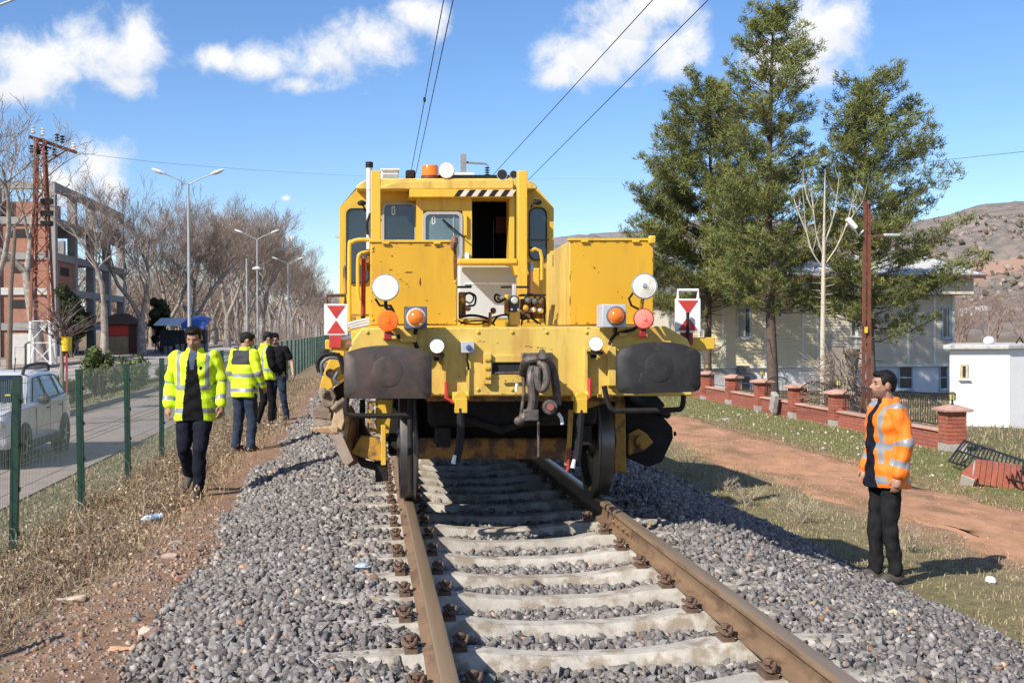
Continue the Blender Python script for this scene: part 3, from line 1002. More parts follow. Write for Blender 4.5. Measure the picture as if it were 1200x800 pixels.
for (x, y) in ((512, 405.5), (698, 403)):
    wlp, c, rad = round_lamp(x, y, 8.6, YB - .15, LAMPON, CHROME, 'work_lamp', depth=.06)
    MB().box(c + Vector((0, .03, -rad - .012)), (.10, .07, .022)).build('lamp_bracket', DARK, wlp)
    MB().box(c + Vector((0, .075, -rad - .02)), (.035, .05, .06)).build('lamp_stay', DARK, wlp)
MB().tube(PP([(455, 388), (462, 394), (475, 395), (486, 400), (489, 408)], YB - .03), .014, 8).build('lamp_cable', BLACK, T)
MB().tube(PP([(750, 380), (742, 386), (734, 388), (722, 391), (716, 398), (714, 404)], YB - .03), .012, 8).build('lamp_cable', BLACK, T)
pr(rect(469, 384, 488, 401), YB - .05, .048, 'cable_box', PALEY, beam, bevel=.006)
pr(rect(726, 390, 735, 394), YB - .045, .03, 'cable_clamp', PALEY, beam, bevel=.004)

# buffers
BO = [([(403, 417), (409, 411.5), (425, 407), (440, 405), (455, 404.3), (470, 405), (486, 407.5), (500, 412.5), (506, 418), (506, 461), (503.5, 465.5), (499, 467), (411, 467), (405.5, 465), (403, 461)], BUFF),
      ([(723, 417), (728, 409), (744, 403.5), (758, 401), (772, 400.3), (787, 401), (801, 403.5), (815, 408.5), (821.5, 414), (821.5, 452), (819, 457), (814, 459), (735, 461.5), (727, 460), (723.5, 455)], BUFF2)]
for pts, m_ in BO:
    Y = 7.68
    front = PP(pts, Y)[::-1]
    cx = sum((p.x for p in front)) / len(front); cz = (max(p.z for p in front) + min(p.z for p in front)) / 2
    plate = MB()
    n = len(front); rings = []
    for s_, yo in ((1.0, .035), (1.0, .006), (.985, .0), (.7, -.008), (.4, -.0135), (.15, -.015)):
        rings.append([Vector((cx + (p.x - cx) * s_, Y + yo, cz + (p.z - cz) * s_)) for p in front])
    v = [p for r_ in rings for p in r_]
    f = [tuple(range(n))[::-1]]
    for i in range(len(rings) - 1):
        for k in range(n):
            a = i * n + k; b = i * n + (k + 1) % n
            f.append((a, b, b + n, a + n))
    f.append(tuple(range((len(rings) - 1) * n, len(rings) * n)))
    plate.add(v, f)
    bf = plate.build('buffer', m_, T, smooth=50)
    c = Vector((cx, Y + .035, 1.05))
    MB().lathe([(.085, 0), (.085, .26)], c + Vector((0, .001, 0)), (0, 1, 0), 20).build('plunger', DARK, bf)
    MB().lathe([(.125, 0), (.125, .03), (.115, .04), (.115, .33), (.16, .34), (.16, .368)], c + Vector((0, .262, 0)), (0, 1, 0), 20).build('buffer_sleeve', DARK, bf)
    MB().lathe([(.1, 0), (.085, .004), (.03, .005)], Vector((cx - .005, Y - .0145, cz + .005)), (0, -1, 0), 20).build('worn_disc', m_, bf)

# hook, screw coupling
zc = aY(600, 430, YB).z
X0 = aY(629, 430, YB).x
hookm = MB()
hookm.tube([(X0, YB + .1, zc), (X0, YB - .12, zc), (X0, YB - .24, zc + .03), (X0, YB - .30, zc + .075), (X0, YB - .26, zc + .12)], [.05, .05, .045, .035, .02], 10)
hookm.box((X0, YB - .02, zc), (.22, .04, .2))
hookm.build('draw_hook', CHAIN, T, bevel=.006)


def bez(ctrl, n=14):
    ctrl = [Vector(c) for c in ctrl]; out = []
    for i in range(len(ctrl) - 1):
        p0 = ctrl[max(i - 1, 0)]; p1 = ctrl[i]; p2 = ctrl[i + 1]; p3 = ctrl[min(i + 2, len(ctrl) - 1)]
        for k in range(n):
            t = k / n
            out.append(0.5 * ((2 * p1) + (-p0 + p2) * t + (2 * p0 - 5 * p1 + 4 * p2 - p3) * t * t + (-p0 + 3 * p1 - 3 * p2 + p3) * t ** 3))
    out.append(ctrl[-1])
    return out


def pxpath(pts, n=6):
    return bez([aY(x, y, Y) for x, y, Y in pts], n)


yk = YB - .22
cp = MB()
cp.tube(pxpath([(612, 437, YB - .05), (616, 424, yk), (628, 420, yk - .04), (640, 423, yk - .02), (648, 434, yk), (652, 456, yk), (653, 474, yk + .02)]), [.030] * 37, 10)
cp.tube(pxpath([(626, 428, yk), (622, 442, yk - .05), (624, 464, yk - .05), (622, 480, yk - .04), (613, 490, yk - .03)]), .030, 10)
cp.tube(pxpath([(632, 424, yk - .06), (640, 433, yk - .09), (640, 450, yk - .09), (634, 456, yk - .08), (630, 446, yk - .08), (630, 430, yk - .07)]), .027, 10)
cp.tube(pxpath([(630, 452, yk - .02), (629, 466, yk - .02), (627, 480, yk - .02)]), .014, 8)
cp.build('screw_coupling', CHAIN, T)
nut = MB().box(aY(622, 486, yk - .03), (.10, .09, .075))
nut.lathe([(.05, 0), (.055, .03), (.05, .06)], aY(645, 477, yk - .06), (0, 1, 0), 14)
nut.lathe([(.022, 0), (.024, .012)], aY(645, 477, yk - .06), (0, -1, 0), 10)
nut.build('coupling_nut', CHAIN, T, bevel=.01)
MB().lathe([(.026, 0), (.022, .014)], aY(645, 477, yk - .075), (0, -1, 0), 12).build('pin_end', mat('dull red pin', (.30, .08, .07), .6), T)
MB().tube(PP([(580, 437.5), (596, 437), (611, 436.5), (613.5, 440), (614, 460), (611, 484), (609, 492)], YB - .07), [.009, .009, .009, .010, .012, .014, .012], 8).build('uncoupling_lever', CHAIN, T)
MB().ell(aY(609, 493, YB - .07), (.04, .02, .035)).build('lever_knob', CHAIN, T)
MB().tube(PP([(606, 449), (605, 458)], YB - .07), .012, 8).build('pull_handle', WHITE, T)
MB().tube(PP([(631, 494), (631, 535)], YB - .1), .009, 8).build('chain_rod', CHAIN, T)
MB().tube(PP([(654, 484), (658, 490), (659, 497)], yk), .012, 8).build('shackle_tip', WHITE, T)

# brake cocks and hoses
for (x, y, hx, hy0, hy1, hose) in ((538, 466, 523, 447, 466, [(539, 478), (540, 500), (538, 525), (534, 541)]), (678, 466, 691, 443, 465, [(681, 480), (679, 505), (677, 530), (674, 546)])):
    Y = YB - .10
    ck = MB()
    ck.lathe([(.045, 0), (.05, .03), (.042, .07), (.05, .075), (.05, .10)], aY(x, y, Y + .06), (0, -1, 0), 14)
    ck.box(aY(x + 2, y + 9, Y), (.085, .09, .10))
    ck.box(aY(x - 4, y - 2, Y), (.05, .07, .06))
    ck.lathe([(.030, 0), (.036, .015), (.030, .03)], aY(x + 7, y - 3, Y), (1, 0, 0), 10)
    co = ck.build('brake_cock', YELLOW, T, bevel=.012)
    MB().tube(PP([(hx, hy0), (hx, hy1), ((hx + x) / 2, hy1 + 5), (x, y + 5)], Y - .02), [.013, .013, .012, .012], 8).build('red_handle', REDP, co)
    MB().tube(pxpath([(a, b, Y - .02) for a, b in hose]), .028, 10).build('brake_hose', BLACK, co)
    MB().tube([aY(hose[-1][0] - 1, hose[-1][1] - 8, Y - .055), aY(hose[-1][0] - 3, hose[-1][1] + 2, Y - .055)], [.012, .016], 8).build('coupling_head', WHITE, co)
MB().tube(PP([(669, 480), (667, 520), (664, 545)], YB), .018, 8).build('yellow_pipe', DIRTY, T)
MB().tube(PP([(667, 525), (666, 548), (664, 552)], YB - .03), .013, 8).build('red_pipe', REDB, T)

# step bars under the buffers
MB().tube(bez(PP([(407, 462), (406, 480), (412, 486), (445, 487), (482, 486)], YB - .1), 5), .018, 8).build('step_bar', DARK, T)
MB().tube(bez(PP([(708, 452), (712, 470), (718, 480), (730, 481), (788, 480), (799, 477), (801, 463)], YB - .1), 5), .019, 8).build('step_bar', DARK, T)
MB().tube(PP([(480.5, 466), (481, 575)], YB + .15), .02, 8).build('guard_rod', DARK, T)
MB().tube(PP([(716, 540), (703, 560), (690, 574)], 9.3), .014, 8).build('guard_rod', DIRTY, T)

# running gear
YW = aZ(474, 586, 0).y + .10
for yw in (YW, YW + 6.4):
    ax = MB().lathe([(.075, -.75), (.085, 0), (.075, .75)], (0, yw, .43), (1, 0, 0), 16).build('axle', DARK, T)
    for s_ in (-1, 1):
        w = MB().lathe([(.10, .09), (.12, .07), (.35, .05), (.36, .068), (.425, .070), (.430, .04), (.434, -.03), (.440, -.035), (.462, -.048), (.460, -.062), (.37, -.068), (.34, -.02), (.14, -.03), (.10, -.07)],
                       (s_ * .753, yw, .432), (s_, 0, 0), 44).build('wheel', STEEL, T, smooth=30)
        MB().lathe([(.09, 0), (.09, .06), (.07, .07)], (s_ * .84, yw, .43), (s_, 0, 0), 16).build('axle_box', DARK, w)
ob = MB()
q = PP(rect(486, 513, 669, 538), YW - .45)
ob.prism(q, (0, .16, 0))
ob.build('scraper_bar', RUSTY, T, bevel=.02)
MB().box2(-.95, .95, YW + .52, 20.5, .40, .80).build('belly_light_block', DARK, T)  # dark filler box added under the machine to block light
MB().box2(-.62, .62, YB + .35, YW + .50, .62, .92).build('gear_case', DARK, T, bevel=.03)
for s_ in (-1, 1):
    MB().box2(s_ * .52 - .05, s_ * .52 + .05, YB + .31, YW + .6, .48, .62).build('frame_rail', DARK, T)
MB().tube([(-.4, YB + .33, .70), (-.1, YB + .30, .60), (.3, YB + .32, .72)], .03, 8).build('air_pipe', DARK, T)

# side plough on the walkway side
PL = MB()
arm = MB()
arm.prism(PP([(374, 457), (378, 440), (386, 421), (394, 414), (404, 424), (404, 441), (392, 452), (384, 458)], 9.12), (0, .05, 0))
arm.prism(PP([(381, 424), (390, 411), (404, 411), (404, 420), (388, 428)], 9.2), (0, .16, 0))
pa = arm.build('plough_arm', YELLOW, T, bevel=.006)
DUSTY = mat('dust caked steel', (.27, .215, .16), .9, .3, 8, .002, 40, col2=(.15, .11, .08), c2amt=.45, c2scale=9)
pr([(376, 471), (375, 460), (389, 456), (394, 464), (391, 475), (382, 478)], 9.06, .14, 'knuckle', DUSTY, pa, bevel=.008)
pr([(392, 470), (391, 455), (404, 446), (404, 466)], 9.2, .1, 'arm_gap', DARK, pa)
for (x, y) in ((378.5, 459), (387, 437)):
    MB().lathe([(.034, 0), (.034, .022), (.018, .024), (.018, .045)], aY(x, y, 9.06 if y > 450 else 9.11), (0, -1, 0), 12).build('pivot_pin', DUSTY, pa)
for (pts, r_) in (([(374, 436), (372, 424), (379, 416), (392, 415), (402, 420)], .016), ([(377, 440), (377, 426), (386, 419), (398, 420)], .014), ([(395, 414), (400, 424), (403, 438)], .018), ([(398, 450), (392, 444), (396, 436)], .014)):
    MB().tube(bez(PP(pts, 9.02), 6), r_, 8).build('plough_hose', BLACK if r_ > .015 else GREYB, pa)
for (x0, y0, x1, y1) in ((366, 484, 389, 487), (369, 493, 391, 496), (372, 478, 388, 480.5)):
    MB().bar(aY(x0, y0, 9.25), aY(x1, y1, 9.2), .06, .05).build('tine', DUSTY, pa)
cl = MB()
for (a, b, r_) in (((396, 415), (402, 470), .045), ((400, 400), (392, 440), .03)):
    cl.tube([aY(*a, 9.35), aY(*b, 9.3)], r_, 12)
cl.build('hydraulic_cylinder', DIRTY, T)
cy = MB()
for k, rr_ in enumerate((.13, .11)):
    cy.tube([aY(381 + 5 * math.cos(a), 425 + 14 * math.sin(a), 9.3 + .05 * k) for a in np.linspace(0, 6.28, 18)], .018, 8)
cy.build('hose_loop', BLACK, T)
PL.prism(PP([(393, 478), (401, 474), (404, 492), (400, 506), (387, 508), (389, 494)], 9.0), (.02, .10, 0))
PL.prism(PP([(364, 505), (364, 501.5), (388, 499), (396, 500), (396, 507.5), (386, 508.5)], 8.97), (0, .028, 0))
plo = PL.build('plough_mounting', mat('dust scoured paint', (.50, .36, .22), .7, .25, 6, .001, 40, col2=(.34, .20, .10), c2amt=.4, c2scale=8), T, bevel=.006)
MB().tube(PP([(389, 480), (396, 474), (404, 468)], 9.0), .022, 8).build('mounting_edge', DUSTY, plo)
bw = MB()
rows = []
for (pa_, pb_) in (((404, 478), (407, 474)), ((404, 498), (414, 486)), ((401, 518), (425, 500)), ((402, 535), (433, 515)), ((408, 546), (440, 530))):
    p = aY(*pa_, 9.0); q_ = aY(*pb_, 9.75)
    rows.append((p, q_))
v = []; f = []
for p, q_ in rows:
    v += [p, q_, p + Vector((.03, .02, 0)), q_ + Vector((.03, .02, 0))]
for i in range(len(rows) - 1):
    a = i * 4; b = a + 4
    f += [(a, b, b + 1, a + 1), (a + 2, a + 3, b + 3, b + 2), (a, a + 2, b + 2, b), (a + 1, b + 1, b + 3, a + 3)]
f += [(0, 1, 3, 2), (16, 18, 19, 17)]
bw.add(v, f)
bw.build('plough_blade', mat('scoured plough steel', (.30, .20, .13), .55, .3, 6, .001, 40, metal=.3, col2=(.16, .10, .07), c2amt=.5, c2scale=7), plo)
pr([(388, 510), (400, 507.5), (414, 539), (408, 544), (402, 543)], 8.98, .03, 'blade_edge', mat('bare ground steel', (.40, .31, .25), .5, .25, 9, metal=.3), plo)
pr([(440, 508), (440, 468), (461, 468), (456, 508)], 9.32, .12, 'guide_column', YELLOW, T, bevel=.006)
gc = MB()
for (x0, y0, x1, y1) in ((430, 470, 440, 473), (432, 480, 439, 484), (432, 492, 440, 496), (431, 502, 440, 506), (430.5, 473.2, 433, 501.8)):
    gc.prism(PP(rect(x0, y0, x1, y1), 9.3), (0, .07, 0))
gc.build('guide_clamp', YELLOW, T, bevel=.004)
for k in range(5):
    MB().lathe([(.018, 0), (.018, .02)], aY(436.5, 474.5 + k * 6.4, 9.29), (0, -1, 0), 8).build('clamp_bolt', DUSTY, T)
pr([(411, 531), (423, 511), (445, 513), (449, 540), (432, 538)], 9.15, .12, 'plough_frame', DIRTY, T, bevel=.006)
pr([(446.5, 545), (446.5, 498), (452, 498), (452.5, 545)], 9.1, .06, 'frame_edge', YELLOW, T, bevel=.004)
pr([(440, 565), (439, 541), (454, 541), (455, 563)], 9.2, .1, 'skid_foot', DARK, T, bevel=.006)
pr([(415, 537), (425, 539), (440, 543), (440, 551), (424, 547)], 9.2, .1, 'blade_back', DARK, T)
MB().tube([aY(425, 468, 9.35), aY(424, 512, 9.35)], .022, 8).build('ram', DARK, T)
# side plough on the dirt path side
rp = pr([(735, 537), (733, 467), (757, 470), (773, 483), (788, 501), (789, 513), (776, 541), (760, 547)], 10.2, .05, 'plough_blade', DARK, T, bevel=.006)
MB().tube([aY(790, 508, 10.2), aY(792, 508, 10.2)], .02, 8).build('bolt', DARK, rp)
pr([(737, 533), (737, 508), (748, 502), (758, 508), (766, 518), (755, 528)], 10.14, .05, 'blade_boss', DIRTY, rp, bevel=.008)
MB().lathe([(.06, 0), (.06, .04), (.03, .045)], aY(752, 517, 10.13), (0, -1, 0), 14).build('hub', DIRTY, rp)
pr([(720, 553), (720, 464), (733, 464), (734, 553)], 9.9, .2, 'guide_column', DIRTY, T, bevel=.01)
pr([(741, 475), (741, 463), (770, 463), (780, 475), (772, 482), (752, 478)], 9.8, .25, 'plough_arm', DARK, T, bevel=.01)
MB().tube([aY(735, 464, 9.7), aY(765, 478, 9.9), aY(782, 486, 10.1)], .035, 8).build('hydraulic_cylinder', DARK, T)
pr([(683, 470), (686, 462), (716, 462), (716, 470), (690, 478)], YB + .2, .3, 'wheel_guard', DIRTY, T)

# ------------------------------------------------------------------ machinery between the boxes
Yk = 12.3
pr(rect(537, 308, 610.5, 374), Yk, .5, 'white_cabinet', CABW, bevel=.02)
pr(rect(545, 331, 606, 333), Yk - .006, .005, 'cabinet_door_edge', WHITE)
pr(rect(545, 333.4, 552, 335.2), Yk - .006, .005, 'cabinet_plate', GREYB)
pr(rect(536.5, 303, 607, 309.6), Yk - .35, .30, 'frame_bar', YELLOW, bevel=.015)
pr([(604, 322), (606.8, 322), (606.8, 309.9), (594, 309.9), (601, 312)], Yk - .33, .2, 'frame_gusset', YELLOW)
pr(rect(607.2, 200, 618, 378), Yk - .36, .14, 'post', YELLOW, bevel=.006)
pr(rect(434.6, 200, 446, 330), Yk - .36, .14, 'post', YELLOW, bevel=.006)
pr(rect(622, 314, 640, 378), Yk, .4, 'yellow_cabinet', YELLOW, bevel=.012)
MB().tube(PP([(621, 294), (627, 291.5), (633, 294), (635, 302), (635, 328)], Yk - .3), .018, 8).build('handrail', YELLOW, T)
MB().tube(PP([(622, 316), (622, 346)], Yk - .3), .022, 8).build('cylinder_rod', mat('copper pipe', (.45, .20, .10), .4, .2, 8, metal=.5), T)
MB().box(aY(622, 313, Yk - .3), (.05, .05, .09)).build('valve', GREYB, T)
pr(rect(617, 280, 643, 282), YC - .3, .04, 'cab_step_rail', BLACK)
Ym = 9.0
pr(rect(597, 365, 609.5, 381), Ym, .10, 'pedestal', PALEY, bevel=.006)
vb = pr(rr(597, 347, 608.6, 365, 3), Ym - .03, .12, 'valve_block', mat('blue black plastic', (.02, .024, .045), .4), bevel=.004)
MB().lathe([(.028, 0), (.028, .012), (.018, .02)], aY(602.8, 352, Ym - .03), (0, -1, 0), 14).build('gauge', GREYL, vb)
for x in (599.5, 607):
    MB().lathe([(.009, 0), (.009, .008)], aY(x, 362.5, Ym - .03), (0, -1, 0), 8).build('screw', CHROME, vb)
pr(rect(588.5, 335, 621, 337), Ym + .1, .12, 'valve_shelf', DARK)
pr(rect(536.5, 335, 553, 337), Ym + .1, .12, 'valve_shelf', DARK)
MB().box(aY(602.5, 340, Ym + .03), (.03, .05, .09)).build('valve_stem', GREYL, T, bevel=.006)
pr(rect(538, 342, 546, 372), Ym + .05, .08, 'valve_body', DIRTY, bevel=.008)
pr(rect(592, 345, 596.6, 368), Ym + .05, .08, 'valve_body', YELLOW, bevel=.008)
pr(rect(611, 350, 622, 374), Ym + .25, .15, 'valve_body', RUSTY, bevel=.008)
pr(rect(623, 352, 639, 373), Ym + .3, .15, 'valve_body', RUSTY, bevel=.008)
pr(rect(611, 344.5, 640, 346.5), Ym + .15, .2, 'valve_shelf', DARK)
hoses = [[(546, 343), (553, 345), (555, 350), (551, 355), (546, 353)], [(586, 347), (581, 345), (580, 351), (585, 354), (592, 350)],
         [(538, 372), (550, 369.5), (562, 370.5), (574, 374)], [(537, 376), (550, 379.5), (565, 379), (577, 372), (590, 369)], [(540, 379), (556, 376), (572, 377), (580, 381)],
         [(577, 380), (583, 371), (594, 369), (597, 374)], [(611, 380), (613, 370), (619, 366), (626, 374), (634, 380)], [(612, 375), (622, 373), (630, 379)],
         [(615, 352), (618, 345), (626, 346), (628, 356)], [(630, 356), (633, 348), (638, 350), (639, 366)], [(620, 356), (624, 351), (632, 352), (636, 360)], [(639, 350), (638, 370), (639, 380)],
         [(546, 345), (550, 343), (557, 347), (556, 357), (549, 358)], [(610, 366), (612, 376), (611, 381)]]
for h in hoses:
    MB().tube(pxpath([(x, y, Ym + rnd.uniform(-.05, .08)) for x, y in h], 5), rnd.choice([.006, .008, .010]), 7).build('hydraulic_hose', BLACK, T)
for (x, y) in ((541, 352), (586, 349), (548, 361), (619, 352), (627, 353), (634, 354), (616, 361), (625, 363), (633, 364), (546, 377), (574, 376), (578, 364)):
    MB().lathe([(.016, -.02), (.022, -.01), (.022, .012), (.012, .02)], aY(x, y, Ym), (rnd.uniform(-1, 1), -.4, rnd.uniform(-.4, .4)), 8).build('hose_fitting', rnd.choice([GREYB, YELLOW, CHROME, RUST]), T)
MB().tube(PP([(574, 381), (574.5, 366)], Ym - .05), .012, 8).build('lever', DIRTY, T)
for (x0, x1) in ((592.5, 594.5),):
    MB().tube(PP([(x0, 357), (x1, 361)], Ym), .014, 8).build('red_fitting', REDP, T)

# ------------------------------------------------------------------ cab
YS = YC + .35
shell = MB()
outl = [(398, 388), (398, 243), (421, 218), (552, 214), (552, 388)]
shell.prism(PP(outl, YS), (0, .06, 0))
shell.prism(PP([(598, 388), (598, 214), (626, 216), (649, 243), (649, 388)], YS), (0, .06, 0))
shell.prism(PP(rect(552, 214, 598, 228), YS), (0, .06, 0))
shell.prism(PP(rect(552, 303, 598, 388), YS), (0, .06, 0))
fullo = PP([(398, 388), (649, 388), (649, 243), (626, 216), (421, 216), (398, 243)], YS + .0605)
n = len(fullo)
v = fullo + [p + Vector((0, 2.6, 0)) for p in fullo]
shell.add(v, [tuple(range(2 * n - 1, n - 1, -1))] + [(i, i + n, (i + 1) % n + n, (i + 1) % n) for i in range(n)])
cab = shell.build('cab', YELLOW, T, smooth=20)
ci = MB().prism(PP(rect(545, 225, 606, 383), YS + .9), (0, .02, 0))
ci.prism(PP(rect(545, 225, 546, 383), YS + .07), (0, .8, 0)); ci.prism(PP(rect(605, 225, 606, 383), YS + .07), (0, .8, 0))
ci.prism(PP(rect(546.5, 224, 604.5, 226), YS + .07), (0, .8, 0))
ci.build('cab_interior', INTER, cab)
pr(rect(581, 254, 594, 273), YS + .6, .15, 'red_locker', mat('dim red locker', (.16, .02, .02), .6), cab)
pr(rect(578, 258, 579, 303), YS + .6, .1, 'door_edge', GREYB, cab)
# windows: seal frame and glass
for (x0, y0, x1, y1, r_, Y, g, w) in ((405.5, 244, 433, 332, 7, YS, GLASS, 1.2), (448, 237.5, 488, 300, 6, YS, GLASS, 2.2), (620, 243, 641, 305, 8, YS, GLASS, 1.2)):
    wdw = ringframe(rr(x0, y0, x1, y1, r_), Y - .03, .03 - .002, w, 'window', RUBF if w > 2 else BLACK, cab)
    pr(rr(x0 + w, y0 + w, x1 - w, y1 - w, r_ * .8), Y - .012, .008, 'pane', g, wdw)
# forward panel with the wiper window, and the door jamb
pan = MB()
for p in (rect(488, 231, 553, 247), rect(488, 247.002, 496, 330), rect(542, 247.002, 553, 330), rect(496.002, 303, 541.998, 330)):
    pan.prism(PP(p, YC), (0, .05, 0))
pan.prism(PP(rect(488, 231, 488.8, 330), YC + .0505), (0, .298, 0))
panel = pan.build('front_panel', YELLOW, cab)
wdw = ringframe(rr(495.5, 248, 542, 305, 6), YC - .022, .04, 3.2, 'window', RUBF, panel)
pr(rr(498, 250.5, 539, 304, 4), YC + .012, .008, 'pane', GLASSB, wdw)
pr(rect(531, 251, 532.2, 303), YC + .004, .006, 'glazing_bar', RUBF, wdw)
MB().tube(PP([(520, 258), (545, 279)], YC - .06), .008, 6).build('wiper', BLACK, panel)
MB().tube(PP([(519, 257), (527, 266)], YC - .05), .012, 6).build('wiper_blade', BLACK, panel)
for (x0, y0, x1, y1, w) in ((459, 242, 463, 252, .5), (506, 253, 510, 263, .5)):
    ringframe(rr(x0, y0, x1, y1, 1.8, 3), (YS - .016) if x0 < 480 else YC + .006, .003, .9, 'window_catch', WHITE, cab)
pr(rect(543.5, 252, 547.5, 276), YC - .04, .038, 'door_hinge', YELLOW, panel, bevel=.004)
pr(rect(545, 296, 550, 304), YC - .05, .048, 'door_lamp', WHITE, panel, bevel=.006)
pr(rect(597, 231, 603, 304), YC + .05, .3, 'door_jamb', YELLOW, cab, bevel=.004)
hd = pr(rect(480, 221.5, 602, 231), YC - .12, .47, 'header', YELLOW, cab, bevel=.006)
for k in range(5):
    x = 532 + k * 13.6
    pr([(x, 230.2), (x + 6.2, 230.2), (x + 12.0, 222.4), (x + 5.8, 222.4)], YC - .1225, .002, 'black_stripe', BLACK, hd)
    pr([(x + 6.8, 230.2), (x + 13.0, 230.2), (x + 18.8, 222.4), (x + 12.6, 222.4)], YC - .1225, .002, 'white_stripe', mat('dirty white stripe', (.62, .52, .46), .6), hd)
# roof
rf = MB()
rf.prism(PP([(418, 222), (417, 219), (422, 214), (433, 209), (612, 209), (625, 213), (630, 219), (629, 222)], YC + .1), (0, 2.8, 0))
roof = rf.build('roof', PALEY, cab, bevel=.02)
pr([(446, 221.5), (446, 218), (470, 212.5), (602, 210.5), (602, 221.3)], YC - .08, .17, 'roof_lip', PALEY, roof, bevel=.01)
rk = MB()
rk.prism(PP(rect(500, 205, 603, 210.5), YC + .35), (0, .7, 0))
rk.build('roof_tray', BLACK, roof)
MB().prism(PP(rect(534, 202, 556, 205), YC + .5), (0, .5, 0)).build('roof_plate', WHITE, roof)
ac = pr(rect(446.5, 199, 467, 216), YC + .3, .5, 'air_conditioner', WHITE, roof, bevel=.012)
for k in range(7):
    pr(rect(448, 204 + k * 1.6, 465.5, 204.8 + k * 1.6), YC + .285, .014, 'louvre', GREYL, ac)
pr(rect(446, 197.5, 468, 199), YC + .27, .56, 'top_cover', WHITE, ac)
c = aY(504, 210, YC + .3)
bc = MB().lathe([(.10, 0), (.10, .035)], c, (0, 0, 1), 20).build('beacon', mat('brown beacon base', (.13, .04, .03), .5), roof)
MB().lathe([(.094, .0355), (.094, .13), (.085, .15), (.02, .155)], c, (0, 0, 1), 20).build('beacon_dome', mat('orange beacon dome', (.72, .17, .01), .2, .1, 20, coat=.4, emit=(1, .25, 0), estr=.12), bc)
rl, c, rad = round_lamp(523.5, 200, 9.2, YC + .1, mat('pale roof lamp lens', (.8, .76, .72), .2, .1, 20, emit=(1, .95, .9), estr=.25), mat('pink rimmed housing', (.6, .42, .38), .4), 'roof_lamp', roof)
MB().box(c + Vector((0, .03, -rad - .02)), (.05, .05, .07)).build('lamp_foot', BLACK, rl)
for (x, y, r_) in ((588.5, 204.5, 6.6), (602, 204.5, 5.0)):
    c = aY(x, y, YC + .1); rad = px2m(r_, YC)
    hn = MB().lathe([(rad, 0), (rad * .98, .012), (rad * .6, .12), (rad * .35, .25), (rad * .3, .34)], c, (0, 1, 0), 24)
    ho = hn.build('air_horn', CHROME, roof)
    MB().lathe([(rad * .88, -.002), (rad * .5, -.003)], c, (0, 1, 0), 24).build('horn_mouth', INTER, ho)
    MB().box(c + Vector((0, .25, -rad * .6 - .01)), (.06, .08, .06)).build('horn_foot', YELLOW, ho)
MB().box(aY(481, 205, YC + .5), (.11, .12, .10)).build('roof_box', DARK, roof, bevel=.02)
ep = MB().tube(PP([(432.8, 292), (432.8, 196)], YC - .75), .030, 12).build('exhaust_pipe', mat('white exhaust pipe', (.62, .62, .60), .5, .1, 5), T)
MB().tube(PP([(432.8, 196.5), (432.8, 190)], YC - .75), .038, 12).build('rain_cap', BLACK, ep)
for y in (222, 250, 270):
    MB().tube(PP([(432.8, y), (432.8, y + 1.2)], YC - .75), .033, 12).build('pipe_band', GREYL, ep)
MB().tube(bez(PP([(434, 250), (430, 262), (431, 275)], YC - .8), 5), .014, 6).build('pipe_cable', BLACK, ep)
for (pts, mx, my) in (([(428, 245), (424, 239), (421, 236), (425, 235)], 424, 238), ([(622, 243), (627, 234), (632, 238)], 630, 237)):
    mo = MB().tube(PP(pts, YS - .12), .010, 6).build('mirror_arm', BLACK, cab)
    MB().ell(aY(mx, my, YS - .14), (.05, .02, .03)).build('mirror', BLACK, mo)
MB().box(aY(395.8, 277, YS + .3), (.05, .05, .03)).build('side_lamp', GREYL, cab)
# hand rails at the cab steps
MB().tube(bez(PP([(409.5, 378), (409.5, 292), (412, 284), (420, 281), (433, 281)], 9.1), 6), .016, 10).build('handrail', YELLOW, T)
MB().tube(bez(PP([(421, 352), (419.5, 340), (419.5, 305), (423, 297), (433, 295)], 9.2), 6), .014, 10).build('handrail', YELLOW, T)
MB().tube(bez(PP([(405, 345), (404, 318), (406, 311)], 10.2), 6), .016, 10).build('handrail', DIRTY, T)
MB().tube(PP([(426, 303), (425.5, 378)], 9.25), .018, 8).build('red_pipe', REDB, T)
lv = MB()
for k in range(5):
    lv.tube([aY(420 + 3 * k, 300 + 3 * (k % 2), 9.3), aY(424 + 2 * k, 310 + 2 * k, 9.3)], .012, 6)
lv.build('lever_cluster', DIRTY, T)
for k in range(3):
    MB().tube(bez(PP([(406 + 2 * k, 381 + 2 * k), (418, 377 + 3 * k), (433, 374 + 3 * k)], 9.0), 5), .014, 8).build('grey_conduit', GREYL, T)
for (x0, y0, x1, y1, m_) in ((411, 371, 417, 381, DIRTY), (423, 372, 428, 380, RUST), (408, 368, 433, 370, DIRTY)):
    pr(rect(x0, y0, x1, y1), 9.2, .08, 'side_fitting', m_)
MB().ell(aY(412, 405, YB + .05), (.05, .05, .04)).build('round_knob', RUST, T)
pr([(398, 388), (398, 340), (434, 340), (434, 388)], 11.2, .05, 'step_side', YELLOW)
# unseen hood behind the cab, added for the shadow it casts
MB().box2(-1.2, .95, 16.1, 20.8, zbt - .1, 2.2).build('rear_shadow_hood', YELLOW, T, bevel=.03)

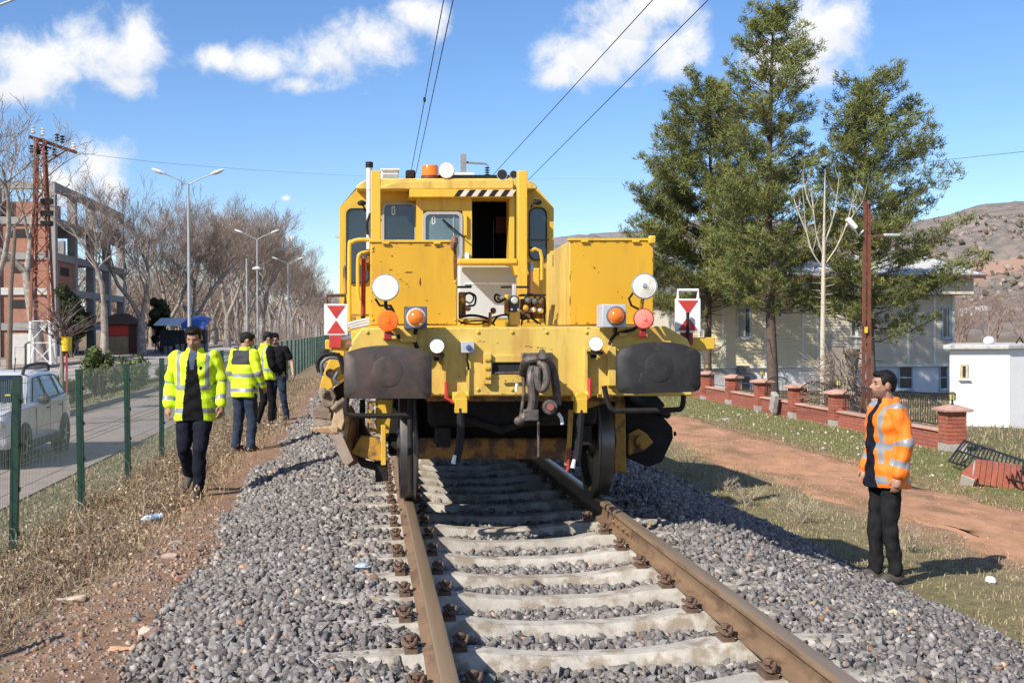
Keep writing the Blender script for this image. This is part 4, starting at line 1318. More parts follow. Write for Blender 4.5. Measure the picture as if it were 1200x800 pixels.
# ------------------------------------------------------------------ people
SKIN = mat('tanned skin', (0.36, 0.20, 0.135), 0.55, 0.10, 20, spec=.4)
SKIN2 = mat('light skin', (0.48, 0.27, 0.19), 0.55, 0.10, 20, spec=.4)
LIP = mat('lips and ears', (0.33, 0.14, 0.105), 0.5, 0.1, 20)
HAIR = mat('black hair', (0.008, 0.007, 0.007), 0.6, 0.4, 60, 0.006, 90, stretch=(1, 1, .3), spec=.2)
STUB = mat('stubble', (0.20, 0.12, 0.09), 0.6, 0.15, 60)
LIME = mat('lime high visibility cloth', (0.58, 0.80, 0.015), 0.7, 0.08, 12, 0.004, 30, emit=(.45, .8, 0), estr=0.0)
ORNG = mat('orange high visibility cloth', (0.90, 0.20, 0.012), 0.7, 0.08, 12, 0.004, 30)
REFL = mat('grey reflective tape', (0.25, 0.27, 0.30), 0.4, 0.08, 14)
NAVY = mat('dark navy cloth', (0.012, 0.014, 0.024), 0.9, 0.25, 16, 0.003, 40, spec=.1)
BLKC = mat('black cloth', (0.010, 0.010, 0.011), 0.9, 0.25, 16, 0.003, 40, spec=.1)
DENIM = mat('dark blue denim', (0.030, 0.042, 0.070), 0.9, 0.35, 14, 0.003, 60, spec=.1)
DENIMG = mat('washed grey black denim', (0.017, 0.017, 0.019), 0.9, 0.35, 14, 0.003, 60, spec=.1)
DARKG = mat('charcoal yoke cloth', (0.03, 0.032, 0.035), 0.8, 0.2, 14)
SHOE = mat('dusty work boot', (0.075, 0.068, 0.062), 0.8, 0.25, 18)
SHOEW = mat('white trainer', (0.6, 0.58, 0.54), 0.7, 0.15, 18)
SHIRT = mat('blue shirt', (0.05, 0.07, 0.13), 0.8, 0.2, 20)


def remesh(mb, voxel, smooth=4, fold=0.0, fseed=0.0):
    me = mb.mesh('tmp', SKIN, smooth=0)
    ob = bpy.data.objects.new('tmp', me)
    COL.objects.link(ob)
    md = ob.modifiers.new('r', 'REMESH'); md.mode = 'VOXEL'; md.voxel_size = voxel
    if smooth:
        ms = ob.modifiers.new('s', 'SMOOTH'); ms.iterations = smooth; ms.factor = .5
    dg = bpy.context.evaluated_depsgraph_get()
    res = bpy.data.meshes.new_from_object(ob.evaluated_get(dg))
    bpy.data.objects.remove(ob)
    bpy.data.meshes.remove(me)
    if fold:
        n = len(res.vertices)
        co = np.empty(n * 3, np.float32); no = np.empty(n * 3, np.float32)
        res.vertices.foreach_get('co', co); res.vertices.foreach_get('normal', no)
        co = co.reshape(-1, 3); no = no.reshape(-1, 3)
        x, y, z = co.T
        w = (np.sin(34 * z + 9 * x + 7 * y + fseed + 2.0 * np.sin(11 * x + 6 * z)) * .5 + np.sin(55 * z - 21 * x + 13 * y + 2 * fseed) * .3
             + np.sin(17 * z + 24 * y - 15 * x + 3 * fseed + 1.5 * np.sin(19 * y)) * .6)
        co = co + no * (w * fold)[:, None]
        res.vertices.foreach_set('co', co.ravel().astype(np.float32))
        res.update()
    res.polygons.foreach_set('use_smooth', [True] * len(res.polygons))
    return res


def seg_near(P, a, b):
    a = np.array(a); b = np.array(b); d = b - a
    t = np.clip(((P - a) @ d) / (d @ d), 0, 1)
    return np.linalg.norm(P - (a + t[:, None] * d), axis=1), t


def loft(mb, secs, n=22):
    """closed loft through ellipse sections (centre, half width, half depth)"""
    v = []; f = []
    for (c, hw, hd) in secs:
        for k in range(n):
            a = 2 * math.pi * k / n
            ca, sa = math.cos(a), math.sin(a)
            e = .82
            v.append((c[0] + hw * math.copysign(abs(ca) ** e, ca), c[1] + hd * math.copysign(abs(sa) ** e, sa), c[2]))
    for i in range(len(secs) - 1):
        for k in range(n):
            a = i * n + k; b = i * n + (k + 1) % n
            f.append((a, b, b + n, a + n))
    f.append(tuple(range(n - 1, -1, -1))); f.append(tuple(range((len(secs) - 1) * n, len(secs) * n)))
    mb.add(v, f)


def limb(mb, pts, rs, n=12):
    mb.tube(pts, rs, n)
    for p, r in zip(pts, rs):
        mb.ell(p, r, 12, 8)


def person(label, loc, face, pose, kit, scale=1.0, group=None):
    """face: heading in degrees (0 looks along +Y, 180 at the camera). local axes: x to the person's right, y forward, z up"""
    root = thing('person', label, 'person', loc, group)
    root.rotation_euler = (0, 0, R(face)); root.scale = (scale,) * 3
    p = dict(pelvis=(0, 0, .95), neck=(0, .01, 1.47), head=(0, .03, 1.625), hyaw=0, hpitch=0,
             shR=(.185, 0, 1.42), elR=(.235, -.02, 1.14), wrR=(.24, .06, .90), shL=(-.185, 0, 1.42), elL=(-.235, -.02, 1.14), wrL=(-.24, .06, .90),
             hpR=(.09, 0, .92), knR=(.10, .02, .50), anR=(.10, -.02, .09), toR=(.12, .13, .035), hpL=(-.09, 0, .92), knL=(-.10, .02, .50), anL=(-.10, -.02, .09), toL=(-.12, .13, .035))
    p.update(pose)
    V = {k: Vector(v) if isinstance(v, tuple) else v for k, v in p.items()}
    fine = kit.get('fine', .0085)
    HR = Matrix.Rotation(R(p['hyaw']), 3, 'Z') @ Matrix.Rotation(R(p['hpitch']), 3, 'X')
    hc = V['head']

    def H(x, y, z):
        return hc + HR @ Vector((x, y, z))
    # --- body, one skin
    b = MB()
    pc, ncv = V['pelvis'], V['neck']

    def tc_(z):
        t = (z - pc.z) / (ncv.z - pc.z)
        q = pc.lerp(ncv, t); return (q.x, q.y, z)
    loft(b, [(tc_(.86), .13, .09), (tc_(.98), .145, .10), (tc_(1.12), .135, .095), (tc_(1.28), .155, .11), (tc_(1.40), .165, .10), (tc_(1.46), .09, .07)])
    limb(b, [ncv - Vector((0, 0, .04)), ncv.lerp(hc, .35), hc + HR @ Vector((0, -.02, -.07))], [.065, .056, .056])
    b.ell(hc + HR @ Vector((0, -.012, .03)), (.077, .095, .093), 20, 14, HR)
    b.ell(H(0, .022, -.035), (.062, .07, .085), 18, 12, HR)
    b.ell(H(0, .05, -.085), (.034, .03, .026), 12, 8, HR)                 # chin
    b.tube([H(0, .078, .022), H(0, .098, -.010), H(0, .108, -.026)], [.009, .012, .016], 8)   # nose
    b.ell(H(0, .092, -.028), (.019, .014, .010), 10, 6, HR)
    b.ell(H(0, .074, .030), (.05, .016, .010), 12, 6, HR)                 # brow
    b.ell(H(0, .080, -.056), (.024, .012, .011), 10, 6, HR)               # mouth
    for s_ in (-1, 1):
        b.ell(H(s_ * .078, -.012, -.005), (.010, .020, .032), 10, 8, HR)  # ears
        b.ell(H(s_ * .042, .055, -.018), (.022, .022, .018), 10, 8, HR)   # cheeks
    for sd, sx in (('R', 1), ('L', -1)):
        sh, el, wr = V['sh' + sd], V['el' + sd], V['wr' + sd]
        limb(b, [sh, el, wr], [.05, .040, .028])
        fd = (wr - el).normalized()
        pal = p.get('palm' + sd, Vector((-sx, 0.15, 0)))                 # where the palm looks
        pal = (Vector(pal) - fd * Vector(pal).dot(fd)).normalized()
        sdv = fd.cross(pal).normalized()
        if (sdv.y < 0): sdv = -sdv                                        # thumb side looks forward
        k0 = wr + fd * .09
        b.tube([wr, wr + fd * .05, k0], [.026, .034, .030], 10)
        b.ell(wr + fd * .055, .036, 10, 8)
        for i, (off, ln) in enumerate(((.030, .070), (.010, .078), (-.010, .072), (-.029, .056))):
            a = k0 + sdv * off * .95 - fd * .012
            m1 = a + fd * ln * .45 + pal * .008
            m2 = m1 + (fd * .75 + pal * .65) * ln * .32
            m3 = m2 + (fd * .35 + pal * .95) * ln * .28
            b.tube([a - fd * .02, a, m1, m2, m3], [.0095, .0098, .009, .0082, .0066], 8)
        t0 = wr + fd * .025 + sdv * .024
        b.tube([t0, t0 + (sdv * .8 + fd * .7 + pal * .3).normalized() * .038, t0 + (sdv * .45 + fd * .9 + pal * .4).normalized() * .072], [.014, .012, .009], 8)
        hp, kn, an = V['hp' + sd], V['kn' + sd], V['an' + sd]
        limb(b, [hp, kn, an], [.075, .05, .036])
    bm = remesh(b, fine, 2)
    n = len(bm.polygons)
    cen = np.empty(n * 3, np.float32); bm.polygons.foreach_get('center', cen); cen = cen.reshape(-1, 3)
    HRi = np.array(HR.inverted())
    hl_ = (cen - np.array(hc)) @ HRi.T
    mi = np.zeros(n, np.int32)
    x, y, z = hl_.T
    inhead = (np.abs(x) < .12) & (np.abs(y) < .14) & (np.abs(z) < .16)
    if kit.get('stubble', True):
        mi[inhead & (y > -.01) & (z < -.045) & (z > -.15)] = 1
    mi[inhead & (y > .06) & (np.abs(x) < .024) & (np.abs(z + .057) < .008)] = 2
    mi[inhead & (y > .045) & (np.abs(np.abs(x) - .032) < .010) & (np.abs(z - .006) < .0035)] = 3
    mi[inhead & (y > .045) & (np.abs(np.abs(x) - .034) < .018) & (np.abs(z - .028) < .0035)] = 3
    for m_ in (kit.get('skin', SKIN), STUB, LIP, HAIR):
        bm.materials.append(m_) if len(bm.materials) else bm.materials.append(m_)
    while len(bm.materials) > 4:
        bm.materials.pop(index=0)
    bm.materials[0] = kit.get('skin', SKIN)
    bm.polygons.foreach_set('material_index', mi)
    body = bpy.data.objects.new('body', bm); COL.objects.link(body); body.parent = root
    # --- hair
    h = MB()
    h.ell(H(0, -.020, .045), (.082, .098, .084), 18, 12, HR)
    for q_ in range(14):
        an_ = q_ * 2.4; rr_ = .03 + .035 * ((q_ * .37) % 1)
        h.ell(H(rr_ * math.cos(an_), .01 + rr_ * 1.2 * math.sin(an_), .108 - rr_ * .25), (.024, .03, .022), 8, 6, HR)
    h.ell(H(0, .045, .088), (.058, .045, .034), 14, 8, HR)
    h.ell(H(0, -.062, .0), (.064, .045, .068), 14, 8, HR)
    for s_ in (-1, 1):
        h.ell(H(s_ * .070, .018, .030), (.012, .024, .034), 10, 8, HR)
    hr_ = remesh(h, .010, 2, .0035, 3.1)
    cut = np.empty(len(hr_.vertices) * 3, np.float32); hr_.vertices.foreach_get('co', cut); cut = cut.reshape(-1, 3)
    rel = (cut - np.array(hc)) @ HRi.T
    # push the fringe back so the forehead shows
    pull = (rel[:, 1] > .055) & (rel[:, 2] < .062)
    rel[pull, 1] = .055
    cut2 = rel @ np.linalg.inv(HRi.T) + np.array(hc)
    hr_.vertices.foreach_set('co', cut2.astype(np.float32).ravel()); hr_.update()
    hr_.materials.clear(); hr_.materials.append(HAIR)
    ho = bpy.data.objects.new('hair', hr_); COL.objects.link(ho); ho.parent = root
    # --- trousers
    t = MB()
    loft(t, [(tc_(.80), .12, .09), (tc_(.88), .165, .115), (tc_(.98), .165, .115), (tc_(1.04), .155, .11)])
    tw = kit.get('leg', 1.0)
    for sd in 'RL':
        hp, kn, an = V['hp' + sd], V['kn' + sd], V['an' + sd]
        limb(t, [hp, hp.lerp(kn, .5), kn, kn.lerp(an, .5), an + (kn - an).normalized() * .01], [.098 * tw, .088 * tw, .070 * tw, .064 * tw, .060 * tw])
    tm = remesh(t, .012, 2, .0065, kit.get('seed', 1.0))
    tm.materials.clear(); tm.materials.append(kit['trousers'])
    to = bpy.data.objects.new('trousers', tm); COL.objects.link(to); to.parent = root
    # --- shoes
    for sd in 'RL':
        s_ = MB()
        an, toe = V['an' + sd], V['to' + sd]
        dirf = (toe - an); dirf.z *= .6
        heel = an - dirf.normalized() * .045 + Vector((0, 0, -.05))
        s_.tube([heel, an + Vector((0, 0, -.045)), an.lerp(toe, .6), toe], [.036, .045, .043, .034], 10)
        s_.ell(toe, .035, 10, 8); s_.ell(heel, .036, 10, 8)
        limb(s_, [an + Vector((0, 0, -.03)), an + Vector((0, 0, .03))], [.045, .045])
        mm = remesh(s_, .011, 3)
        mm.materials.clear(); mm.materials.append(kit.get('shoe', SHOE))
        oo = bpy.data.objects.new('shoe', mm); COL.objects.link(oo); oo.parent = root
    # --- jacket or shirt
    j = MB()
    w = kit.get('bulk', 1.0)
    hem = kit.get('hem', .80)
    secs = [(tc_(hem), .19 * w, .145 * w), (tc_(hem + .06), .192 * w, .148 * w), (tc_(1.0), .182 * w, .14 * w), (tc_(1.15), .178 * w, .135 * w), (tc_(1.30), .195 * w, .14 * w),
            (tc_(1.39), .20 * w, .125 * w), (tc_(1.445), .15 * w, .10), (tc_(1.475), .09, .082)]
    loft(j, secs)
    sw_ = kit.get('sleeve', 1.0)
    for sd in 'RL':
        sh, el, wr = V['sh' + sd], V['el' + sd], V['wr' + sd]
        if kit.get('short'):
            limb(j, [sh, sh.lerp(el, .65)], [.072, .062])
        else:
            limb(j, [sh, sh.lerp(el, .5), el, el.lerp(wr, .55), wr - (wr - el).normalized() * .02], [.078 * sw_, .073 * sw_, .068 * sw_, .062 * sw_, .056 * sw_])
    if kit.get('collar', True):
        c0 = ncv
        j.tube([c0 + Vector((0, -.015, -.02)), c0 + Vector((0, -.012, .055))], [.098, .082], 16)
    jm = remesh(j, kit.get('jv', .0105), kit.get('js', 2), kit.get('fold', .005) * 1.7, kit.get('seed', 1.0) * 1.7)
    n = len(jm.polygons)
    cen = np.empty(n * 3, np.float32); jm.polygons.foreach_get('center', cen); cen = cen.reshape(-1, 3)
    x, y, z = cen.T
    mi = np.zeros(n, np.int32)
    dT = np.abs(x - np.interp(z, [pc.z, ncv.z], [pc.x, ncv.x])) - .165 * w
    arm = np.zeros(n, np.int8); at = np.zeros(n)
    for kx, sd in ((1, 'R'), (2, 'L')):
        sh, el, wr = V['sh' + sd], V['el' + sd], V['wr' + sd]
        d1, t1 = seg_near(cen, sh, el); d2, t2 = seg_near(cen, el, wr)
        d = np.minimum(d1, d2); tt = np.where(d1 < d2, t1 * .5, .5 + t2 * .5)
        isa = (d < .095 * sw_) & ((dT > -.01) | (tt > .35)) & (np.abs(x) > .12)
        arm[isa] = kx; at[isa] = tt[isa]
    kit['paint'](mi, cen, arm, at, dict(pc=pc, nc=ncv, w=w))
    jm.materials.clear()
    for m_ in kit['mats']:
        jm.materials.append(m_)
    jm.polygons.foreach_set('material_index', mi)
    jo = bpy.data.objects.new(kit.get('top', 'jacket'), jm); COL.objects.link(jo); jo.parent = root
    for sd in 'RL':                                                       # dark cuffs
        if kit.get('cuff'):
            el, wr = V['el' + sd], V['wr' + sd]
            d = (wr - el).normalized()
            cm = MB().tube([wr - d * .055, wr - d * .005, wr + d * .012], [.05, .048, .040], 14)
            o = cm.build('cuff', kit['cuff'], None, smooth=50); o.parent = root
    return root


def paint_open(mi, c, arm, at, q):
    """0 cloth, 1 tape, 2 dark inside, 3 shirt"""
    x, y, z = c.T
    w = q['w']
    cx = np.interp(z, [q['pc'].z, q['nc'].z], [q['pc'].x, q['nc'].x])
    cy = np.interp(z, [q['pc'].z, q['nc'].z], [q['pc'].y, q['nc'].y])
    tor = arm == 0
    band = ((np.abs(z - 1.115) < .026) | (np.abs(z - .885) < .026))
    mi[tor & band] = 1
    mi[tor & (np.abs(np.abs(x - cx) - .135 * w) < .021) & (z > 1.115)] = 1
    mi[(arm > 0) & ((np.abs(at - .50) < .045) | (np.abs(at - .84) < .045))] = 1
    op = .050 + .055 * np.clip((1.36 - z) / .5, -1, 1.1) * 1.0
    gap = tor & (y > cy + .03) & (np.abs(x - cx) < np.clip(op, .035, .12)) & (z < 1.50)
    mi[gap] = 2
    mi[tor & (y > cy) & ((x - cx + .085) ** 2 + (z - 1.315) ** 2 < .00034)] = 2
    mi[gap & (z > 1.30) & (np.abs(x - cx) < .018 + .12 * (z - 1.30))] = 3


def paint_back(mi, c, arm, at, q):
    x, y, z = c.T
    tor = arm == 0
    mi[tor & ((np.abs(z - 1.11) < .026) | (np.abs(z - .90) < .026))] = 1
    mi[(arm > 0) & ((np.abs(at - .52) < .05) | (np.abs(at - .84) < .045))] = 1
    mi[(z > 1.27) & (z < 1.47) & (y < .02) & tor & (np.abs(x) < .19)] = 2


def paint_vest(mi, c, arm, at, q):
    x, y, z = c.T
    mi[(arm > 0) & (at > .06)] = 2
    tor = arm == 0
    mi[tor & (np.abs(z - 1.06) < .025)] = 1
    mi[tor & (np.abs(np.abs(x) - .12) < .022) & (z > 1.06)] = 1
    mi[(np.abs(x) > .175) & (z > 1.16) & (arm > 0)] = 2


def paint_plain(mi, c, arm, at, q):
    pass


GZ = lambda x, y: ztf(x, y)
a = aZ(230, 577, -.42); a = Vector((a.x, a.y, GZ(a.x, a.y)))
person('man in open lime yellow reflective jacket and navy trousers walking beside the ballast', a, 176,
       dict(hpitch=-22, hyaw=-4, head=(0, .05, 1.615), neck=(0, .015, 1.465), elR=(.262, -.06, 1.16), wrR=(.265, .03, .92), elL=(-.258, -.02, 1.16), wrL=(-.272, .10, .93),
            knR=(.115, .03, .50), anR=(.13, -.30, .20), toR=(.14, -.17, .07), knL=(-.07, .15, .50), anL=(-.045, .10, .09), toL=(-.04, .25, .04), palmR=(-1, -.3, 0), palmL=(1, -.3, 0)),
       dict(trousers=NAVY, mats=[LIME, REFL, BLKC, SHIRT], paint=paint_open, bulk=1.07, hem=.78, sleeve=.96, cuff=BLKC, leg=1.05, seed=1.3, fold=.006, jv=.0075, js=4), 1.06)
b = aZ(287, 531, -.44); b = Vector((b.x, b.y, GZ(b.x, b.y)))
person('man in lime reflective coat with charcoal yoke and dark jeans, back turned', b, -38,
       dict(head=(.0, .07, 1.605), hpitch=-18, hyaw=-35, neck=(0, .03, 1.46), elR=(.25, .03, 1.15), wrR=(.22, .16, .95), elL=(-.25, -.02, 1.15), wrL=(-.24, .1, .93),
            knR=(.11, .04, .5), anR=(.12, -.01, .09), knL=(-.11, .0, .5), anL=(-.13, -.05, .09)),
       dict(trousers=DENIM, mats=[LIME, REFL, DARKG], paint=paint_back, bulk=1.06, hem=.80, sleeve=.96, cuff=BLKC, leg=1.12, seed=2.3, fine=.0095), 1.0)
c = aZ(312, 500, -.45); c = Vector((c.x, c.y, GZ(c.x, c.y)))
person('man in lime vest over black long sleeves and black trousers', c, -62,
       dict(head=(0, .06, 1.615), hpitch=-12, hyaw=-10, elR=(.23, .04, 1.15), wrR=(.17, .21, 1.0), elL=(-.23, -.02, 1.14), knR=(.1, .07, .5), anR=(.1, .05, .09), toR=(.12, .2, .035), anL=(-.1, -.14, .10), knL=(-.1, 0, .5), toL=(-.12, .02, .04)),
       dict(trousers=BLKC, mats=[LIME, REFL, BLKC], paint=paint_vest, bulk=1.05, hem=.88, sleeve=.95, seed=3.3, fine=.0095, shoe=SHOEW, top='vest', collar=True), 1.02)
d = aZ(324, 496, -.45); d = Vector((d.x - .02, d.y + .6, GZ(d.x, d.y)))
person('man in black short sleeved shirt and blue jeans with bare forearm hanging', d, 150,
       dict(head=(.02, .05, 1.61), hpitch=-20, hyaw=30, elL=(-.30, -.06, 1.16), wrL=(-.36, .0, .93), elR=(.22, .06, 1.15), wrR=(.12, .22, 1.02), knL=(-.1, -.04, .5), anL=(-.1, -.16, .10), toL=(-.12, 0, .04)),
       dict(trousers=DENIM, mats=[BLKC], paint=paint_plain, short=True, bulk=.98, hem=.90, seed=4.1, fine=.0095, collar=False, fold=.003, skin=SKIN2, top='shirt'), 1.0)
e = aZ(1040, 682, -.84); e = Vector((e.x, e.y, GZ(e.x, e.y)))


def paint_side(mi, c, arm, at, q):
    x, y, z = c.T
    w = q['w']
    cx = np.interp(z, [q['pc'].z, q['nc'].z], [q['pc'].x, q['nc'].x])
    cy = np.interp(z, [q['pc'].z, q['nc'].z], [q['pc'].y, q['nc'].y])
    tor = arm == 0
    mi[tor & ((np.abs(z - 1.14) < .026) | (np.abs(z - .865) < .028))] = 1
    mi[tor & (np.abs(np.abs(x - cx) - .125 * w) < .022) & (z > 1.0)] = 1
    mi[(arm > 0) & ((np.abs(at - .46) < .05) | (np.abs(at - .80) < .055))] = 1
    mi[(np.abs(z - 1.475) < .022) & (np.abs(y - cy) < .09) & (np.abs(x - cx) > .10)] = 1
    op = .055 + .05 * np.clip((1.36 - z) / .5, -1, 1.1)
    mi[tor & (y > cy + .03) & (np.abs(x - cx) < np.clip(op, .03, .11)) & (z < 1.53)] = 2


person('man in orange reflective jacket and black jeans standing by the ballast edge', e, 91,
       dict(head=(.0, .035, 1.63), hyaw=-4, hpitch=2, neck=(0, .0, 1.47), elL=(-.24, -.05, 1.15), wrL=(-.23, .01, .90), elR=(.24, .0, 1.15), wrR=(.23, .08, .92), palmL=(1, -.2, 0),
            knR=(.09, .06, .50), anR=(.09, .06, .09), toR=(.1, .21, .035), knL=(-.10, .03, .50), anL=(-.10, -.03, .09), toL=(-.12, .12, .035)),
       dict(trousers=DENIMG, mats=[ORNG, REFL, NAVY], paint=paint_side, bulk=1.13, hem=.79, sleeve=1.0, cuff=BLKC, leg=.98, seed=5.7, fold=.006, fine=.008, jv=.0075, js=4), 1.03)

# ------------------------------------------------------------------ green mesh fence
GREEN = mat('green fence paint', (0.008, 0.042, 0.028), 0.5, 0.2, 6)
WIRE = mat('green fence wire', (0.13, 0.17, 0.15), 0.5, 0.15, 6)
FX = -4.30
f0 = aX(14, 500, FX).y
fence = thing('mesh_fence', 'dark green welded wire mesh fence with posts along the road', 'fence', (FX, f0, -.75))
zf0 = float(zt(FX, f0))
posts_y = [f0 + 2.62 * k for k in range(-2, 34)]
ZTOP = aX(14, 444, FX).z
pm = MB(); pm.box2(-.035, .035, -.03, .03, 0, 1.62); pm.box2(-.038, .038, -.033, .033, 1.62, 1.635)
for k in range(4):
    pm.box2(.035, .05, -.02, .02, .2 + k * .4, .24 + k * .4)
pme = pm.mesh('fence_post', GREEN)
wm = MB()
for k in range(52):
    y = .05 + k * .05
    wm.bar((0, y, .06), (0, y, 1.55), .003, .003)
for (z, dx) in ((.06, 0), (.26, 0), (.31, .025), (.36, 0), (.56, 0), (.76, 0), (.81, .025), (.86, 0), (1.06, 0), (1.26, 0), (1.31, .025), (1.36, 0), (1.5, 0)):
    wm.bar((dx, .0, z), (dx, 2.62, z), .004, .004)
wme = wm.mesh('wire_panel', WIRE, smooth=0)
for i, y in enumerate(posts_y):
    z = float(zt(FX, y)) - .02
    tilt = rnd.uniform(-.012, .012) if y > 12 else .03
    o = bpy.data.objects.new('fence_post', pme); COL.objects.link(o); o.parent = fence
    top_ = ZTOP + rnd.uniform(-.015, .015)
    o.location = Vector((FX, y, z)) - ORG[fence.name]; o.scale = (1, 1, (top_ - z) / 1.635); o.rotation_euler = (0, tilt, 0)
    if i < len(posts_y) - 1:
        o = bpy.data.objects.new('wire_panel', wme); COL.objects.link(o); o.parent = fence
        o.location = Vector((FX - .04, y, z)) - ORG[fence.name]; o.scale = (1, 1, (top_ - z - .02) / 1.55)

# ------------------------------------------------------------------ brick garden wall with pillars
BRICK = mat('red brick', (0.36, 0.105, 0.065), 0.85, 0.2, 14, 0.003, 60, rand=.14, col2=(0.28, 0.10, 0.07), c2amt=.3, c2scale=9)
MORT = mat('dark mortar', (0.20, 0.11, 0.085), 0.95, 0.2, 12, 0.003, 60)
COPE = mat('pink concrete coping', (0.56, 0.33, 0.25), 0.85, 0.14, 6, 0.003, 40, col2=(.42, .28, .22), c2amt=.3, c2scale=5)
PLIN = mat('rough grey plinth', (0.36, 0.33, 0.30), 0.95, 0.2, 10, 0.006, 30)
IRON = mat('dark iron railing', (0.022, 0.022, 0.022), 0.5, 0.3, 8)
WX = 10.2
wall = thing('brick_wall', 'low red brick garden wall with capped pillars and iron railings in front of the house', 'wall', (WX, 22.6, -1.1))
WO = ORG[wall.name]
pys = [22.05 + 2.83 * k for k in range(8)]
bme = MB().box2(-.096, .096, -.045, .045, -.03, .03).mesh('brick', BRICK, smooth=0)
nb = [0]


def brick(par, x, y, z, rz=0.0, sx=1.0):
    o = bpy.data.objects.new('brick', bme); COL.objects.link(o); o.parent = par
    o.location = Vector((x, y, z)) - WO
    o.rotation_euler = (0, 0, rz + rnd.uniform(-.01, .01)); o.scale = (sx, 1, 1)
    nb[0] += 1


LANT = mat('brass lantern', (0.16, 0.12, 0.04), 0.4, 0.2, 10, metal=.4)
LANG = mat('lantern glass', (0.42, 0.40, 0.16), 0.2, 0.1, 10)
for k, y in enumerate(pys):
    g = float(zt(WX, y))
    base = g + .16
    ptop = -.32 + .012 * k
    core = MB().box2(WX - .185, WX + .185, y - .185, y + .185, g - .1, ptop)
    pil = core.build('pillar', MORT, wall)
    pl = MB().box2(WX - .20, WX + .20, y - .20, y + .20, g - .12, base + rnd.uniform(-.02, .02)).build('plinth', PLIN, pil)
    nc = int((ptop - base) / .07)
    h = (ptop - base) / nc
    for j in range(nc):
        z = base + h * (j + .5)
        q_ = .198 if j % 2 == 0 else .192
        for s_ in (-.098, .098):
            brick(pil, WX - .145 - .003, y + s_, z, R(90))
            brick(pil, WX + s_, y - .145 - .003, z, 0)
    cpm = MB()
    zc0 = ptop + .002
    vv = [(WX + sx * r_, y + sy * r_, z) for r_, z in ((.28, zc0), (.29, zc0 + .02), (.29, zc0 + .055), (.06, zc0 + .13)) for sx, sy in ((-1, -1), (1, -1), (1, 1), (-1, 1))]
    ff = [(3, 2, 1, 0), (12, 13, 14, 15)] + [(i * 4 + a, i * 4 + (a + 1) % 4, i * 4 + 4 + (a + 1) % 4, i * 4 + 4 + a) for i in range(3) for a in range(4)]
    cpm.add(vv, ff).build('pillar_cap', COPE, pil, bevel=.008)
    if k in (0, 2, 4, 6, 7):
        z = zc0 + .128
        lt = MB().lathe([(.05, 0), (.02, .03), (.018, .07), (.055, .085), (.06, .09)], (WX, y, z), (0, 0, 1), 10).build('lantern', IRON, pil)
        MB().lathe([(.055, .0905), (.062, .2), (.060, .205)], (WX, y, z), (0, 0, 1), 8).build('lantern_glass', LANG, lt)
        c_ = MB().lathe([(.072, .2055), (.068, .225), (.03, .25)], (WX, y, z), (0, 0, 1), 8)
        for a in range(6):
            an = a * math.pi / 3
            c_.bar((WX + .062 * math.cos(an), y + .062 * math.sin(an), z + .09), (WX + .068 * math.cos(an), y + .068 * math.sin(an), z + .207), .012, .012)
        c_.build('lantern_cage', LANT, lt)
# stretches between pillars
for k in range(len(pys) - 1):
    y0 = pys[k] + .205; y1 = pys[k + 1] - .205
    g = float(zt(WX, (y0 + y1) / 2))
    top_ = -.735 + .012 * k
    lw = MB().box2(WX - .10, WX + .10, y0, y1, g - .15, top_).build('low_wall', MORT, wall)
    joined = MB()
    nc = 5; h = (top_ - (g - .02)) / nc
    for j in range(nc):
        z = g - .02 + h * (j + .5)
        y = y0 + .10 + (.1 if j % 2 else 0)
        while y < y1 - .08:
            if k < 1:
                brick(lw, WX - .062, y, z, R(90))
            else:
                joined.box((WX - .062 + rnd.uniform(-.003, .003), y, z), (.09, .19, .058))
            y += .202
    if joined.v:
        tag(joined.build('bricks', BRICK, lw, smooth=0), kind='stuff')
    cp_ = MB()
    n = 5
    for q in range(n):
        a = y0 + (y1 - y0) * q / n; b_ = y0 + (y1 - y0) * (q + 1) / n
        cp_.box2(WX - .15, WX + .13, a + .004, b_ - .004, top_ + .002, top_ + .05 + rnd.uniform(-.004, .004))
    cp_.build('coping', COPE, lw, bevel=.006)
    # railing: bars with a hanging arch
    rl = MB()
    zr0 = top_ + .12; ymid = (y0 + y1) / 2; half = (y1 - y0) / 2
    rl.bar((WX, y0 + .01, zr0), (WX, y1 - .01, zr0), .03, .02)
    arc = []
    for q in range(25):
        yy = y0 + .02 + (y1 - y0 - .04) * q / 24
        u = (yy - ymid) / half
        arc.append((WX, yy, zr0 + .30 + .24 * (1 - u * u)))
    rl.tube(arc, .014, 6)
    nbar = 22
    for q in range(nbar):
        yy = y0 + .06 + (y1 - y0 - .12) * q / (nbar - 1)
        u = (yy - ymid) / half
        rl.bar((WX, yy, zr0), (WX, yy, zr0 + .30 + .24 * (1 - u * u)), .012, .012)
    rl.build('railing', IRON, wall)

# the fallen end of the wall
fg = aZ(1165, 560, -1.0)
FR = thing('fallen_railing', 'bent iron railing panel lying collapsed beside the last brick pillar', 'railing', (fg.x, fg.y, ztf(fg.x, fg.y)))
fr = MB()
q0 = [aZ(1112, 540, -.88), aZ(1130, 516, -.70), aZ(1215, 545, -.62), aZ(1215, 570, -.8)]
for k in range(21):
    t = k / 20
    a = q0[0].lerp(q0[3], t); b_ = q0[1].lerp(q0[2], t)
    fr.tube([a, a.lerp(b_, .5) + Vector((0, 0, rnd.uniform(-.02, .03))), b_], .012, 5)
fr.tube(q0[:2], .02, 6); fr.tube([q0[1], q0[2]], .02, 6); fr.tube([q0[0], q0[0].lerp(q0[3], .35) + Vector((.1, -.3, -.05)), q0[3]], .018, 6)
fr.tube([q0[0].lerp(q0[1], .5), q0[3].lerp(q0[2], .5)], .016, 6)
fr.build('bars', IRON, FR)
